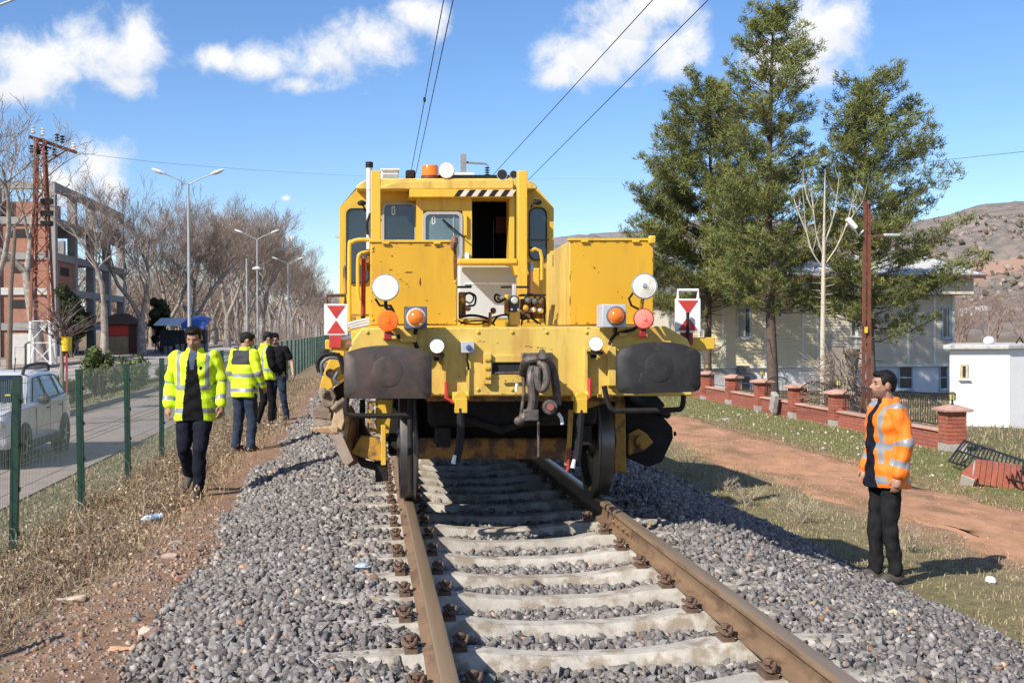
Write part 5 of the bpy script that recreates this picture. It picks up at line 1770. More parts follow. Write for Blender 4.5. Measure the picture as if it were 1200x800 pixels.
for (px, py, rot, sz, lab, z) in ((1176, 560, (.10, .12, R(-28)), (.80, .30, .30), 'toppled red brick pillar block lying on the grass by the bent railing', -.86),
                                  (1140, 563, (.35, -.3, R(40)), (.42, .22, .2), 'short broken brick lump tipped against the toppled pillar', -.92),
                                  (1196, 545, (.05, .08, R(-24)), (.7, .32, .14), 'broken slab of coping leaning under the bent railing', -.80)):
    p = aZ(px, py, z)
    Mx = Matrix.Rotation(rot[2], 3, 'Z') @ Matrix.Rotation(rot[1], 3, 'Y') @ Matrix.Rotation(rot[0], 3, 'X')
    gz = ztf(p.x, p.y)
    fb = thing('fallen_masonry', lab, 'rubble', (p.x, p.y, gz))
    cz = gz + sz[2] / 2 + .02
    MB().box((p.x, p.y, cz), (sz[0] - .02, sz[1] - .02, sz[2] - .02), Mx).build('mortar_core', MORT if 'slab' not in lab else COPE, fb)
    if 'slab' not in lab:
        m_ = MB()
        nx_ = int(sz[0] / .075); ny_ = max(1, int(sz[1] / .20))
        for i in range(nx_):
            for jj in range(ny_):
                for kz in range(max(1, int(sz[2] / .2))):
                    cc = Vector((-sz[0] / 2 + (i + .5) * sz[0] / nx_, -sz[1] / 2 + (jj + .5) * sz[1] / ny_, -sz[2] / 2 + (kz + .5) * sz[2] / max(1, int(sz[2] / .2))))
                    bo = MB().box(Vector((p.x, p.y, cz)) + Mx @ cc, (sz[0] / nx_ - .012, sz[1] / ny_ + .004, sz[2] / max(1, int(sz[2] / .2)) + .004), Mx)
                    bo.build('brick', BRICK, fb, smooth=0)
    pe = Vector((p.x, p.y, cz)) + Mx @ Vector((-sz[0] / 2 - .006, 0, 0))
    MB().box(pe, (.03, sz[1] * .9, sz[2] * .9), Mx).build('mortar_end', PLIN, fb, bevel=.01)
lp = aZ(903, 486, -1.0); lp = Vector((9.85, lp.y, 0))
MB().box((9.9, 31.5, -.72), (.16, .3, .55), Matrix.Rotation(.35, 3, 'X')).build('tilted_slab', PLIN, wall, bevel=.03)

# ------------------------------------------------------------------ house
SIDE = mat('cream plastic siding', (0.72, 0.62, 0.42), 0.6, 0.05, 3)
SIDG = mat('grey beige siding', (0.58, 0.52, 0.41), 0.6, 0.05, 3)
WWALL = mat('white rendered wall', (0.70, 0.71, 0.73), 0.85, 0.06, 2, 0.004, 30, col2=(.58, .58, .58), c2amt=.25, c2scale=1.5)
TRIM = mat('white trim', (0.72, 0.70, 0.64), 0.6, 0.05, 4)
BLUEF = mat('pale blue window frame', (0.36, 0.46, 0.58), 0.5, 0.08, 6)
PANE = mat('dark window pane', (0.035, 0.045, 0.055), 0.06, 0.3, 2, spec=.8)
CURT = mat('pale curtain behind glass', (0.34, 0.33, 0.28), 0.3, 0.15, 4)
ROOFM = mat('dull metal roof', (0.45, 0.44, 0.43), 0.5, 0.15, 2, metal=.2)
BROWN = mat('brown eaves', (0.10, 0.05, 0.035), 0.7, 0.2, 5)
HY = 46.0
hx0 = aY(797, 400, HY).x; hx1 = aY(1117, 400, HY).x
hzs = aY(950, 428, HY).z; hzt = aY(950, 346, HY).z; hze = aY(1100, 325, HY).z
house = thing('house', 'long cream sided house with white lower storey behind the pines', 'house', ((hx0 + hx1) / 2, HY, -1.4))
MB().box2(hx0 + .1, hx1 - .1, HY + .12, HY + 8, -1.7, hzs - .003).build('lower_wall', WWALL, house)
MB().box2(hx0 + .03, hx1 - .03, HY + .05, HY + 8, hzs, hzt).build('wall', SIDG, house)
xsplit = aY(958, 400, HY).x
for (xa, xb, m_) in ((hx0, xsplit - .03, SIDE), (xsplit + .03, hx1, SIDG)):
    s_ = MB(); z = hzs + .02
    while z < hzt - .05:
        s_.prism([(xa, HY + .05, z), (xa, HY - .012, z), (xa, HY + .006, z + .118), (xa, HY + .05, z + .118)], (xb - xa, 0, 0))
        z += .12
    s_.build('siding', m_, house, smooth=0)
s_ = MB(); z = hzs + .02
while z < hzt - .05:
    s_.prism([(hx1 - .03, HY + .06, z), (hx1 + .012, HY + .06, z), (hx1 - .006, HY + .06, z + .118), (hx1 - .03, HY + .06, z + .118)], (0, 7.9, 0))
    z += .12
s_.build('siding', SIDG, house, smooth=0)
for px in (847, 897, 941, 958, 1003, 1064, 1095, 1117):
    x = aY(px, 400, HY).x
    MB().box2(x - .05, x + .05, HY - .03, HY + .02, hzs, hzt).build('corner_trim', TRIM, house)
MB().box2(hx0 - .03, hx1 + .03, HY - .04, HY + .03, hzs - .08, hzs + .015).build('base_trim', TRIM, house)
# overhanging eaves storey band
xe = aY(1141, 340, HY - .6).x
s_ = MB(); z = hzt + .02
while z < hze - .03:
    s_.prism([(hx0 - .5, HY - .55, z), (hx0 - .5, HY - .612, z), (hx0 - .5, HY - .594, z + .118), (hx0 - .5, HY - .55, z + .118)], (xe - hx0 + .5, 0, 0))
    z += .12
s_.box2(hx0 - .5, xe, HY - .55, HY + 8.5, hzt, hze)
s_.build('eaves_band', SIDG, house, smooth=0)
xr = aY(1153, 330, HY - .9).x
rf_ = MB()
rf_.prism([(hx0 - .8, HY - 1.0, hze + .02), (hx0 - .8, HY - 1.0, hze + .1), (hx0 - .8, HY + 4, hze + 1.1), (hx0 - .8, HY + 9.2, hze + .1), (hx0 - .8, HY + 9.2, hze + .02)], (xr - hx0 + .8, 0, 0))
hr_o = rf_.build('roof', ROOFM, house, smooth=0)
MB().box2(hx0 - .8, xr, HY - 1.03, HY - 1.005, hze - .08, hze + .06).build('gutter', BROWN, hr_o)
rb = MB()
x = hx0 - .7
while x < xr - .05:
    rb.bar((x, HY - 1.02, hze + .112), (x, HY + 3.98, hze + 1.112), .05, .03)
    x += .3
rb.build('roof_ribs', WHITE, hr_o)


def window(par, Y, x0, y0, x1, y1, fm, glass, split=True, half=False):
    f_ = ringframe(rect(x0, y0, x1, y1), Y - .05, .06, max(1.4, (x1 - x0) * .09), 'window', fm, par)
    pr(rect(x0 + 1, y0 + 1, x1 - 1, y1 - 1), Y - .02, .015, 'pane', glass, f_)
    if split:
        xm = (x0 + x1) / 2 + 1
        pr(rect(xm, y0 + 1.5, x1 - 1.5, y1 - 1.5), Y - .028, .006, 'dark_pane', PANE, f_)
        pr(rect(xm - .6, y0 + 1.2, xm + .6, y1 - 1.2), Y - .045, .03, 'mullion', fm, f_)
    if half:
        ym = (y0 + y1) / 2
        pr(rect(x0 + 1, ym - .7, x1 - 1, ym + .7), Y - .045, .03, 'transom', fm, f_)
    p0, p1 = aY(x0 - 1, y1, Y), aY(x1 + 1, y1, Y)
    MB().box2(p0.x, p1.x, Y - .10, Y, p0.z - .05, p0.z).build('sill', fm, f_)


window(house, HY, 819, 360, 830, 396, TRIM, CURT)
window(house, HY, 864, 360, 880, 396, GREYL, CURT)
window(house, HY, 911, 361, 917, 372, TRIM, PANE, False)
window(house, HY, 997, 364, 1006, 394, TRIM, PANE, False)
window(house, HY, 1104, 360, 1114, 396, BLUEF, PANE)
for (x0, x1) in ((1053, 1070), (1101, 1111)):
    window(house, HY + .12, x0, 428.5, x1, 456, BLUEF, PANE, False, True)
window(house, HY + .12, 868, 440, 880, 458, BLUEF, PANE, False, True)
acu = pr(rect(865, 428.5, 879, 438.5), HY - .25, .3, 'air_conditioner', GREYB, house, bevel=.02)
# white flat roofed hut
SY = 28.2
hut = thing('flat_roofed_hut', 'small white rendered hut with flat concrete roof beside the house', 'hut', (aY(1150, 480, SY).x, SY, -1.2))
p0 = aY(1113, 497, SY); p1 = aY(1183, 498, SY - .35); zt_ = aY(1150, 409, SY).z
far = Vector((.75, 3.2, 0)); p2 = p1 + Vector((2.6, .75, 0))
hutp = [p0, p1, p2, p2 + Vector((1.7, 3.0, 0)), p0 + Vector((1.7, 3.0, 0))]
hutp = [Vector((p.x, p.y, -1.45)) for p in hutp]
MB().prism(hutp, (0, 0, zt_ + 1.45)).build('wall', mat('bright white render', (.80, .80, .79), .85, .04, 2, .006, 14, col2=(.66, .65, .63), c2amt=.18, c2scale=1.6), hut, smooth=0)
cx = sum(p.x for p in hutp) / 5; cy = sum(p.y for p in hutp) / 5
rp_ = [Vector((cx + (p.x - cx) * 1.09, cy + (p.y - cy) * 1.09, zt_ + .003)) for p in hutp]
MB().prism(rp_, (0, 0, .11)).build('roof_slab', mat('weathered roof slab', (.52, .51, .49), .9, .15, 6, .006, 20, col2=(.2, .19, .18), c2amt=.28, c2scale=4), hut, smooth=0, bevel=.02)
u = (p1 - p0).normalized(); nrm = Vector((u.y, -u.x, 0))
a_ = p0 + (p1 - p0) * .235
for (w_, h_, z, d_, m_, nm) in ((.14, .30, aY(1131, 435, SY).z, .03, mat('yellowed frame', (.5, .42, .26), .7), 'window'),):
    Mr = Matrix.Rotation(math.atan2(u.y, u.x), 3, 'Z')
    cc = Vector((a_.x, a_.y, z))
    wo = MB().box(cc + nrm * .01, (w_ + .06, .05, h_ + .06), Mr).build(nm, m_, hut)
    MB().box(cc + nrm * .04, (w_ * .5, .012, h_ * .92), Mr).build('pane', PANE, wo)
    MB().box(cc + nrm * .05 + Vector((0, 0, -h_ / 2 - .05)), (w_ + .14, .10, .03), Mr).build('sill', WHITE, wo)
MB().ell((cx - 1.3, cy - .9, zt_ + .2), (.14, .14, .12)).build('roof_vent', WHITE, hut)
ju = MB()
for k in range(5):
    ju.tube([(cx + .3 * k - .4, cy - .6, zt_ + .13), (cx + .3 * k - .3, cy - .6, zt_ + .13 + rnd.uniform(.1, .3)), (cx + .3 * k - .15, cy - .5, zt_ + .14)], .02, 6)
ju.build('roof_scrap', DARK, hut)

# ------------------------------------------------------------------ rusty lamp pole
pp = aX(1015, 440, 11.0)
pole = thing('lamp_pole', 'rust brown lattice pole carrying two small floodlights behind the wall', 'pole', (11.0, pp.y, -1.1))
PYY = pp.y
tp = aY(1016, 236, PYY); bp_ = Vector((11.0, PYY, -1.25))
rustp = mat('red brown pole paint', (.17, .055, .032), .7, .25, 8, col2=(.09, .035, .025), c2amt=.35, c2scale=6)
pm = MB()
for s_ in (-1, 1):
    pm.bar(bp_ + Vector((s_ * .085, 0, 0)), tp + Vector((s_ * .05, 0, 0)), .045, .08)
for k in range(15):
    t = k / 15
    a_ = bp_.lerp(tp, t)
    pm.bar(a_ + Vector((-.10 + .05 * t, 0, 0)), a_ + Vector((.10 - .05 * t, 0, .28)), .012, .03)
pm.build('mast', rustp, pole)
for (x, y) in ((1006, 252), (1018, 240), (1024, 258)):
    MB().lathe([(.03, 0), (.045, .02), (.03, .05), (.045, .07), (.02, .1)], aY(x, y, PYY - .1), (0, 0, 1), 10).build('insulator', GREYB, pole)
MB().bar(aY(1005, 254, PYY), aY(1025, 254, PYY), .04, .04).build('cross_arm', rustp, pole)
fl = MB().box(aY(998, 262, PYY - .2), (.32, .14, .12), Matrix.Rotation(R(48), 3, 'Y'))
fl.build('floodlight', WHITE, pole, bevel=.02)
MB().tube([aY(1002, 270, PYY - .2), aY(1006, 276, PYY - .1), aY(1012, 270, PYY)], .02, 6).build('lamp_stay', WHITE, pole)
MB().box(aY(1045, 275.5, PYY - .1), (.40, .12, .07)).build('street_light_head', GREYL, pole, bevel=.02)
MB().tube([aY(1018, 277, PYY), aY(1036, 276, PYY - .1)], .02, 6).build('lamp_arm', rustp, pole)
pr(rect(1013.5, 383, 1017, 390), PYY - .08, .02, 'yellow_plate', mat('yellow plate', (.7, .5, .03), .5), pole)

# ------------------------------------------------------------------ overhead line
WIREM = mat('overhead wire', (.05, .045, .045), .6, .1, 5, metal=.3)
MASTM = mat('grey steel mast', (.26, .26, .27), .6, .15, 5)
mp = aY(543, 210, 36.0)
mast = thing('catenary_mast', 'grey steel mast with short insulated arm rising behind the machine cab', 'mast', (mp.x, 36, -.6))
MB().bar((mp.x, 36, -.8), aY(543, 181, 36), .17, .17).build('mast_post', MASTM, mast)
MB().tube([aY(543, 190, 36), aY(570, 192, 36), aY(572, 196, 36)], .035, 8).build('arm', MASTM, mast)
ins = MB()
for k in range(4):
    c_ = aY(571, 196 + k * 2.6, 36)
    ins.lathe([(.03, 0), (.09, .02), (.03, .05)], c_, (0, 0, -1), 10)
ins.build('insulator', DARK, mast)


def wire(p_near, p_far, X, label, r=.008, drop=None, Yfar=70):
    """straight wire parallel to the track at lateral X seen through the near picture point"""
    a_ = aX(p_near[0], p_near[1], X) if abs(X - CAM.x) > 1e-3 else None
    m = MB()
    m.tube([Vector((X, -20, p_far)), Vector((X, 5, p_far)), Vector((X, Yfar, p_far - .05))], r, 6)
    o = m.build('overhead_wire', WIREM, None, org=(X, 0, p_far))
    tag(o, label, 'wire')
    return o


HW = 6.1
for (p, q, z, lab, X) in (((520, 0), (482, 200), 6.3, 'taut overhead wire above the track, lower of the pair with the dropper', None), ((531, 0), (488, 200), 5.9, 'taut overhead wire above the track, upper of the close pair', None),
                          ((765, 0), (586, 196), 6.3, 'single overhead feeder wire running to the insulated arm behind the cab', None), ((830, 0), (621, 209), 6.3, 'single overhead feeder wire on the pine tree side, outermost of all four', None)):
    a_ = aZ(p[0], p[1], z)
    # far end on the line through the second picture point, at the mast
    b_ = aY(q[0], q[1], 34.0)
    d = (b_ - a_)
    m = MB().tube([a_ - d * .35, a_, b_, b_ + d * .2], .0085, 6)
    o = m.build('overhead_wire', WIREM, None, org=a_)
    tag(o, lab, 'wire')
dr = aZ(497.5, 117, 6.0)
k_ = MB().lathe([(.02, -.05), (.03, 0), (.02, .05)], dr, (0, 0, 1), 8)
tag(k_.build('wire_clamp', DARK, None, org=dr), 'small dark clamp joining the close pair of overhead wires', 'clamp')
for (pts, lab) in (([(88, 179, 75), (240, 195, 130), (420, 206, 200), (560, 209, 300), (740, 210, 420)], 'thin sagging power line running from the lattice pylon behind the machine'),
                   ([(1060, 196, 60), (1095, 189, 60), (1215, 176, 45), (1300, 165, 40)], 'thin power line crossing the sky beside the pine tops')):
    P_ = bez([aY(x, y, Y) for x, y, Y in pts], 8)
    tag(MB().tube(P_, .012 if len(pts) > 4 else .011, 5).build('power_line', WIREM, None, org=P_[0]), lab, 'wire')

# ------------------------------------------------------------------ street on the far side of the fence
LAMPM = mat('galvanised lamp post', (.34, .35, .36), .5, .12, 4, metal=.2)
LX = -10.2
for k, (pxx, lab) in enumerate(((222, 'tall double armed street lamp on the median behind the walking man'), (302, 'double armed street lamp farther down the tree lined road'),
                                (-26, 'double armed street lamp above the parked white car'), (338, 'distant street lamp nearly lost among the bare trees'))):
    y = aX(pxx, 384, LX).y
    r_ = thing('street_lamp', lab, 'street lamp', (LX, y, -1.0), 'double armed street lamps on the median')
    zt2 = 8.8 if k != 2 else 8.75
    MB().tube([(LX, y, -1.05), (LX, y, 3), (LX, y, zt2)], [.10, .085, .055], 10).build('pole', LAMPM, r_)
    for s_ in (-1, 1):
        MB().tube([(LX, y, zt2 - .05), (LX + s_ * .5, y, zt2 + .22), (LX + s_ * 1.15, y, zt2 + .50)], [.035, .03, .028], 8).build('arm', LAMPM, r_)
        Mx = Matrix.Rotation(-s_ * .38, 3, 'Y')
        c_ = Vector((LX + s_ * 1.45, y, zt2 + .62))
        MB().ell(c_, (.40, .15, .085), 14, 8, Mx).build('lamp_head', WHITE, r_)
        MB().ell(c_ - Vector((-s_ * .03, 0, .04)), (.28, .11, .06), 14, 8, Mx).build('lamp_glass', GREYL, r_)
cp = aX(301, 384, -10.4)
cpo = thing('camera_pole', 'slim grey pole with small white camera between the street lamps', 'pole', (-10.4, cp.y - 8, -1))
MB().tube([(-10.4, cp.y - 8, -1.05), (-10.4, cp.y - 8, aY(301, 303, cp.y - 8).z)], [.09, .06], 8).build('pole', LAMPM, cpo)
MB().lathe([(.05, .2), (.35, .05), (.36, 0), (.1, -.12)], aY(301, 315, cp.y - 8), (0, 0, 1), 12).build('camera_dome', WHITE, cpo)

# lattice pylon
PYL = mat('rust red pylon paint', (.27, .085, .045), .75, .25, 3, col2=(.13, .06, .04), c2amt=.35, c2scale=3)
PYLW = mat('white pylon paint', (.66, .65, .62), .7, .12, 3)
PY_ = 76.0
pb = aY(50, 417, PY_); pt = aY(47, 163, PY_)
pyl = thing('lattice_pylon', 'rust red lattice power pylon with white painted foot and insulated crossarm', 'pylon', (pb.x, PY_, pb.z))
zj = aY(50, 376, PY_).z
HT = pt.z - pb.z


def hwid(z):
    t = (z - pb.z) / HT
    return .62 * (1 - t) + .22 * t


for (za, zb_, m_, nm) in ((pb.z - .5, zj, PYLW, 'white_foot'), (zj, pt.z, PYL, 'lattice')):
    m = MB(); h1 = hwid(za); h2 = hwid(zb_)
    for sx in (-1, 1):
        for sy in (-1, 1):
            m.bar((pb.x + sx * h1, PY_ + sy * h1, za), (pb.x + sx * h2, PY_ + sy * h2, zb_), .13, .13)
    nseg = max(2, int((zb_ - za) / 1.0))
    for i in range(nseg):
        a = za + (zb_ - za) * i / nseg; b_ = za + (zb_ - za) * (i + 1) / nseg
        ha, hb = hwid(a), hwid(b_)
        s_ = 1 if i % 2 else -1
        for (p, q) in (((-s_ * ha, -ha), (s_ * hb, -hb)), ((s_ * ha, ha), (-s_ * hb, hb)), ((-ha, s_ * ha), (-hb, -s_ * hb)), ((ha, -s_ * ha), (hb, s_ * hb))):
            m.bar((pb.x + p[0], PY_ + p[1], a), (pb.x + q[0], PY_ + q[1], b_), .07, .05)
        m.bar((pb.x - hb, PY_ - hb, b_), (pb.x + hb, PY_ - hb, b_), .06, .05)
    m.build(nm, m_, pyl, smooth=0)
ca, cb_ = aY(34, 160, PY_), aY(90, 179, PY_ + 1.5)
m = MB().bar(ca, cb_, .16, .18); m.bar(aY(48, 195, PY_), aY(78, 176, PY_ + 1), .09, .09)
m.bar(aY(41, 168, PY_), aY(60, 174, PY_), .12, .12)
m.build('crossarm', PYL, pyl)
for (x, y, dirz) in ((39, 157, 1), (50, 159, 1), (86, 176, 1), (37, 170, -1), (46, 172, -1), (54, 172, -1), (64, 174, -1), (67, 166, 1), (73, 168, 1)):
    i_ = MB()
    c_ = aY(x, y, PY_ - .1)
    for k in range(3):
        i_.lathe([(.06, 0), (.17, .06), (.06, .14)], c_ + Vector((0, 0, dirz * .17 * k)), (0, 0, dirz), 10)
    i_.build('insulator', WHITE if x in (39, 50, 86) else DARK, pyl)
for y in (236, 250, 262):
    MB().box(aY(55, y, PY_ - .6), (.7, .3, .3)).build('switch_box', DARK, pyl)
# timber pole
tpb = aY(10, 405, 68)
tpo = thing('timber_pole', 'slim leaning brown timber pole at the pavement', 'pole', (tpb.x, 68, -1))
MB().tube([(tpb.x, 68, -1.1), aY(13, 330, 68), aY(18, 268, 68)], [.16, .13, .10], 8).build('pole', mat('weathered timber', (.16, .12, .09), .9, .2, 4), tpo)

# unfinished concrete building
CONB = mat('raw grey concrete', (.30, .29, .28), .9, .12, 2, .01, 8)
BRK = mat('hollow brick infill', (.34, .165, .115), .9, .18, 3, .01, 10, col2=(.32, .17, .12), c2amt=.3, c2scale=1)
BDARK = mat('dark unglazed opening', (.03, .028, .027), .9, .2, 2)
BW = mat('pale render', (.52, .50, .47), .9, .1, 2)
UX = -27.0
yn = aX(62, 384, UX).y; yf = aX(142, 384, UX).y
ub = thing('unfinished_building', 'unfinished grey concrete frame building with red brick infill behind the pylon', 'building', (UX, yn, -1))
ztop = aX(62, 214, UX).z
nfl = 5; fh = (ztop + .9) / nfl
ncol = 5
bay = (yf - yn) / (ncol - 1)
for i in range(ncol):
    MB().box2(UX - .35, UX + .35, yn + bay * i - .4, yn + bay * i + .4, -1.0, ztop - .003).build('column', CONB, ub)
    MB().box2(UX - 6.35, UX - 5.65, yn + bay * i - .4, yn + bay * i + .4, -1.0, ztop - .003 - (fh if i > 2 else 0)).build('column', CONB, ub)
for f_ in range(1, nfl + 1):
    z = -.9 + fh * f_
    if f_ < nfl:
        MB().box2(UX - 15, UX - .36, yn - .3, yf - (0 if f_ < 3 else bay * 1.0), z - .25, z).build('slab', CONB, ub)
    for i in range(ncol - 1):
        MB().box2(UX - .30, UX + .30, yn + bay * i + .402, yn + bay * (i + 1) - .402, z - .62, z - .003).build('beam', CONB, ub)
        if f_ < nfl and (f_ <= 3 and i < 1):
            w_ = MB().box2(UX - .12, UX + .12, yn + bay * i + .41, yn + bay * (i + 1) - .41, z - fh + .02, z - .63).build('infill', BRK, ub)
            MB().box2(UX + .122, UX + .16, yn + bay * (i + .3), yn + bay * (i + .72), z - fh + 1.1, z - 1.1).build('opening', BDARK, w_)
# end face turned to the camera
for i in range(4):
    x = UX - 4.4 * (i + 1)
    MB().box2(x - .35, x + .35, yn - .42, yn + .4, -1, ztop - .006 - (0 if i < 1 else fh)).build('column', CONB, ub)
for f_ in range(1, nfl + 1):
    z = -.9 + fh * f_
    for i in range(4):
        xa = UX - 4.4 * (i + 1) + .352; xb = UX - 4.4 * i - .352
        if f_ == nfl and i >= 1:
            continue
        MB().box2(xa, xb, yn - .36, yn + .3, z - .6, z - .004).build('beam', CONB if f_ != 2 else BW, ub)
        if f_ < nfl:
            w_ = MB().box2(xa + .003, xb - .003, yn - .2, yn + .1, z - fh + .02, z - .61).build('infill', BRK, ub)
            if (i + f_) % 2 == 0 or f_ == 3:
                MB().box2(xa + .8, xb - .8, yn - .25, yn - .202, z - fh + 1.2, z - 1.0).build('opening', BDARK, w_)
MB().box2(UX - 16, UX - .4, yn + .5, yn + 4.5, ztop - fh * 1.02, ztop - fh * .55).build('roof_room', BRK, ub)

# low buildings and stalls
kp = aZ(137, 408, -.8); KY = 112.0
kx0, kx1 = aY(118, 400, KY).x, aY(160, 400, KY).x
ki = thing('kiosk', 'red fronted kiosk with brown thatched roof beside the plane trees', 'kiosk', ((kx0 + kx1) / 2, KY, -.9))
kz0, kz1 = -1.0, aY(140, 380, KY).z
MB().box2(kx0, kx1, KY, KY + 3, kz0, kz1).build('wall', mat('dark brown boards', (.10, .05, .035), .8, .2, 4), ki)
MB().box2(kx0 + .1, kx1 - .7, KY - .08, KY - .003, aY(140, 393, KY).z, kz1 - .1).build('red_panel', mat('bright red panel', (.62, .055, .03), .6, .1, 3), ki)
MB().box2(kx0 + .1, kx1 - .7, KY - .08, KY - .003, kz0 + .1, aY(140, 393.8, KY).z).build('counter', mat('tan boards', (.36, .25, .14), .8, .2, 4), ki)
kr = MB(); xm = (kx0 + kx1) / 2
kr.add([(kx0 - .5, KY - .7, kz1), (kx1 + .5, KY - .7, kz1), (kx1 + .5, KY + 3.6, kz1), (kx0 - .5, KY + 3.6, kz1), (xm - .6, KY + 1.4, kz1 + 1.0), (xm + .6, KY + 1.4, kz1 + 1.0)],
       [(0, 1, 5, 4), (1, 2, 5), (2, 3, 4, 5), (3, 0, 4), (3, 2, 1, 0)])
kr.build('roof', mat('brown thatch', (.15, .085, .06), .95, .25, 4, .03, 12), ki)
SYY = 118.0
sx0, sx1 = aY(182, 380, SYY).x, aY(243, 380, SYY).x
st = thing('market_stall', 'open market stall under white and blue tarpaulins', 'stall', ((sx0 + sx1) / 2, SYY, -.9))
zt_s = aY(210, 378, SYY).z
xm = sx0 + (sx1 - sx0) * .52
MB().add([(sx0, SYY - 1, zt_s - .2), (xm, SYY - 1, zt_s - .25), (xm, SYY + 3, zt_s + .5), (sx0, SYY + 3, zt_s + .5), (sx0, SYY - 1, zt_s - .26), (xm, SYY - 1, zt_s - .31), (xm, SYY + 3, zt_s + .44), (sx0, SYY + 3, zt_s + .44)],
         [(0, 1, 2, 3), (7, 6, 5, 4), (0, 4, 5, 1), (1, 5, 6, 2), (2, 6, 7, 3), (3, 7, 4, 0)]).build('white_tarpaulin', mat('white tarp', (.72, .74, .76), .6, .08, 1), st)
bt = MB(); v = []; nn = 12
for i in range(nn + 1):
    t = i / nn; x = xm + .03 + (sx1 - xm) * t
    zz = zt_s + .35 * math.sin(t * 3.1) + .05 * math.sin(t * 23)
    v += [(x, SYY - 1.1, zz - .75), (x, SYY - .9, zz - .1), (x, SYY + 3, zz + .35), (x, SYY + 3, zz + .3), (x, SYY - .95, zz - .2), (x, SYY - 1.05, zz - .75)]
bt.add(v, [(i * 6 + k, i * 6 + (k + 1) % 6, (i + 1) * 6 + (k + 1) % 6, (i + 1) * 6 + k) for i in range(nn) for k in range(6)])
bt.build('blue_tarpaulin', mat('blue tarp', (.03, .10, .40), .5, .15, 2), st)
for i in range(5):
    x = sx0 + .15 + (sx1 - sx0 - .3) * i / 4
    MB().bar((x, SYY - .8, -1), (x, SYY - .8, zt_s - .4), .1, .1).build('post', DARK, st)
MB().box2(sx0 + .3, sx1 - .3, SYY + .6, SYY + 2.5, -1, zt_s - .7).build('stacked_goods', mat('dark covered goods', (.05, .05, .055), .9, .3, 3), st)
for i in range(4):
    x = sx0 + .8 + i * 1.1
    MB().box2(x, x + .8, SYY - .2, SYY + .5, -1, -.2 + .2 * (i % 2)).build('crate', mat('grey crates', (.25, .25, .24), .9, .2, 3), st)

# low white wall and railings at the pavement
lw = MB().box2(aY(8, 400, 80).x, aY(40, 400, 80).x, 80, 80.3, -1, aY(20, 391, 80).z)
tag(lw.build('white_wall', BW, None, org=aY(20, 400, 80)), 'low pale wall behind the foot of the pylon', 'wall')
p = aZ(30, 433, -.8)
tr = thing('pipe_railing', 'white and green pipe railing at the pavement edge', 'railing', (p.x, p.y, -.8))
wp = mat('pale pipe paint', (.55, .56, .55), .5)
MB().tube([aY(17, 428, p.y), aY(17, 406, p.y), aY(31, 406, p.y)], .045, 8).build('white_pipe', wp, tr)
MB().tube([aY(30, 434, p.y - .5), aY(30, 403, p.y - .5), aY(35, 400.5, p.y - .5)], .06, 8).build('green_pipe', GREEN, tr)

# ------------------------------------------------------------------ parked white car
CARW = mat('white car paint', (.66, .66, .66), .22, .03, 3, coat=.6)
TYRE = mat('tyre', (.02, .02, .02), .8, .2, 20)
PLAS = mat('grey black trim plastic', (.03, .03, .032), .6, .15, 20)
RIM = mat('alloy rim', (.42, .42, .43), .3, .1, 10, metal=.7)
rw = aZ(76, 530, -1.03)
CX = -7.0 - .90; CYr = rw.y + .1
car = thing('parked_car', 'white sport utility car with dark roof rails parked behind the mesh fence', 'car', (CX, CYr - 1.3, -1.01))
CO = ORG[car.name]
G = CO.z
# lower body: stations along the length, nose toward the camera
st_ = [(-2.15, .60, .42, .72, .66), (-2.05, .80, .36, .92, .76), (-1.75, .88, .34, 1.00, .84), (-1.2, .905, .32, 1.05, .88), (-.6, .91, .30, 1.08, .90), (.4, .91, .30, 1.10, .905), (1.3, .91, .32, 1.13, .90), (1.85, .89, .38, 1.14, .87), (2.12, .80, .45, 1.08, .80), (2.18, .70, .55, .95, .70)]
v = []; f = []
for (y, hw, z0, z1, hs) in st_:
    row = [(-hw * .9, z0), (-hw, z0 + .12), (-hw, z0 + (z1 - z0) * .55), (-hs, z1 - .06), (-hs * .92, z1), (hs * .92, z1), (hs, z1 - .06), (hw, z0 + (z1 - z0) * .55), (hw, z0 + .12), (hw * .9, z0)]
    v += [(CX + a, CO.y + y, G + b_) for a, b_ in row]
n = 10
for i in range(len(st_) - 1):
    for k in range(n):
        a = i * n + k; b_ = i * n + (k + 1) % n
        f.append((a, a + n, b_ + n, b_))
f.append(tuple(range(n))); f.append(tuple(range(len(st_) * n - 1, (len(st_) - 1) * n - 1, -1)))
MB().add(v, f).build('body', CARW, car, smooth=40)
gh = [(-.92, 1.04, .80, 1.04, .80), (-.15, 1.07, .84, 1.56, .62), (.55, 1.09, .86, 1.62, .64), (1.35, 1.11, .86, 1.60, .63), (1.85, 1.12, .82, 1.53, .58), (2.12, 1.08, .74, 1.12, .70)]
v = []; f = []
for (y, zb1, hb, zt1, ht) in gh:
    v += [(CX + a, CO.y + y, G + b_) for a, b_ in ((-hb, zb1 - .03), (-ht - .02, zt1 - .05), (-ht + .06, zt1), (ht - .06, zt1), (ht + .02, zt1 - .05), (hb, zb1 - .03))]
n = 6
for i in range(len(gh) - 1):
    for k in range(n - 1):
        a = i * n + k; f.append((a, a + n, a + n + 1, a + 1))
f.append((0, 1, 2, 3, 4, 5))
MB().add(v, f).build('cabin', CARW, car, smooth=30)


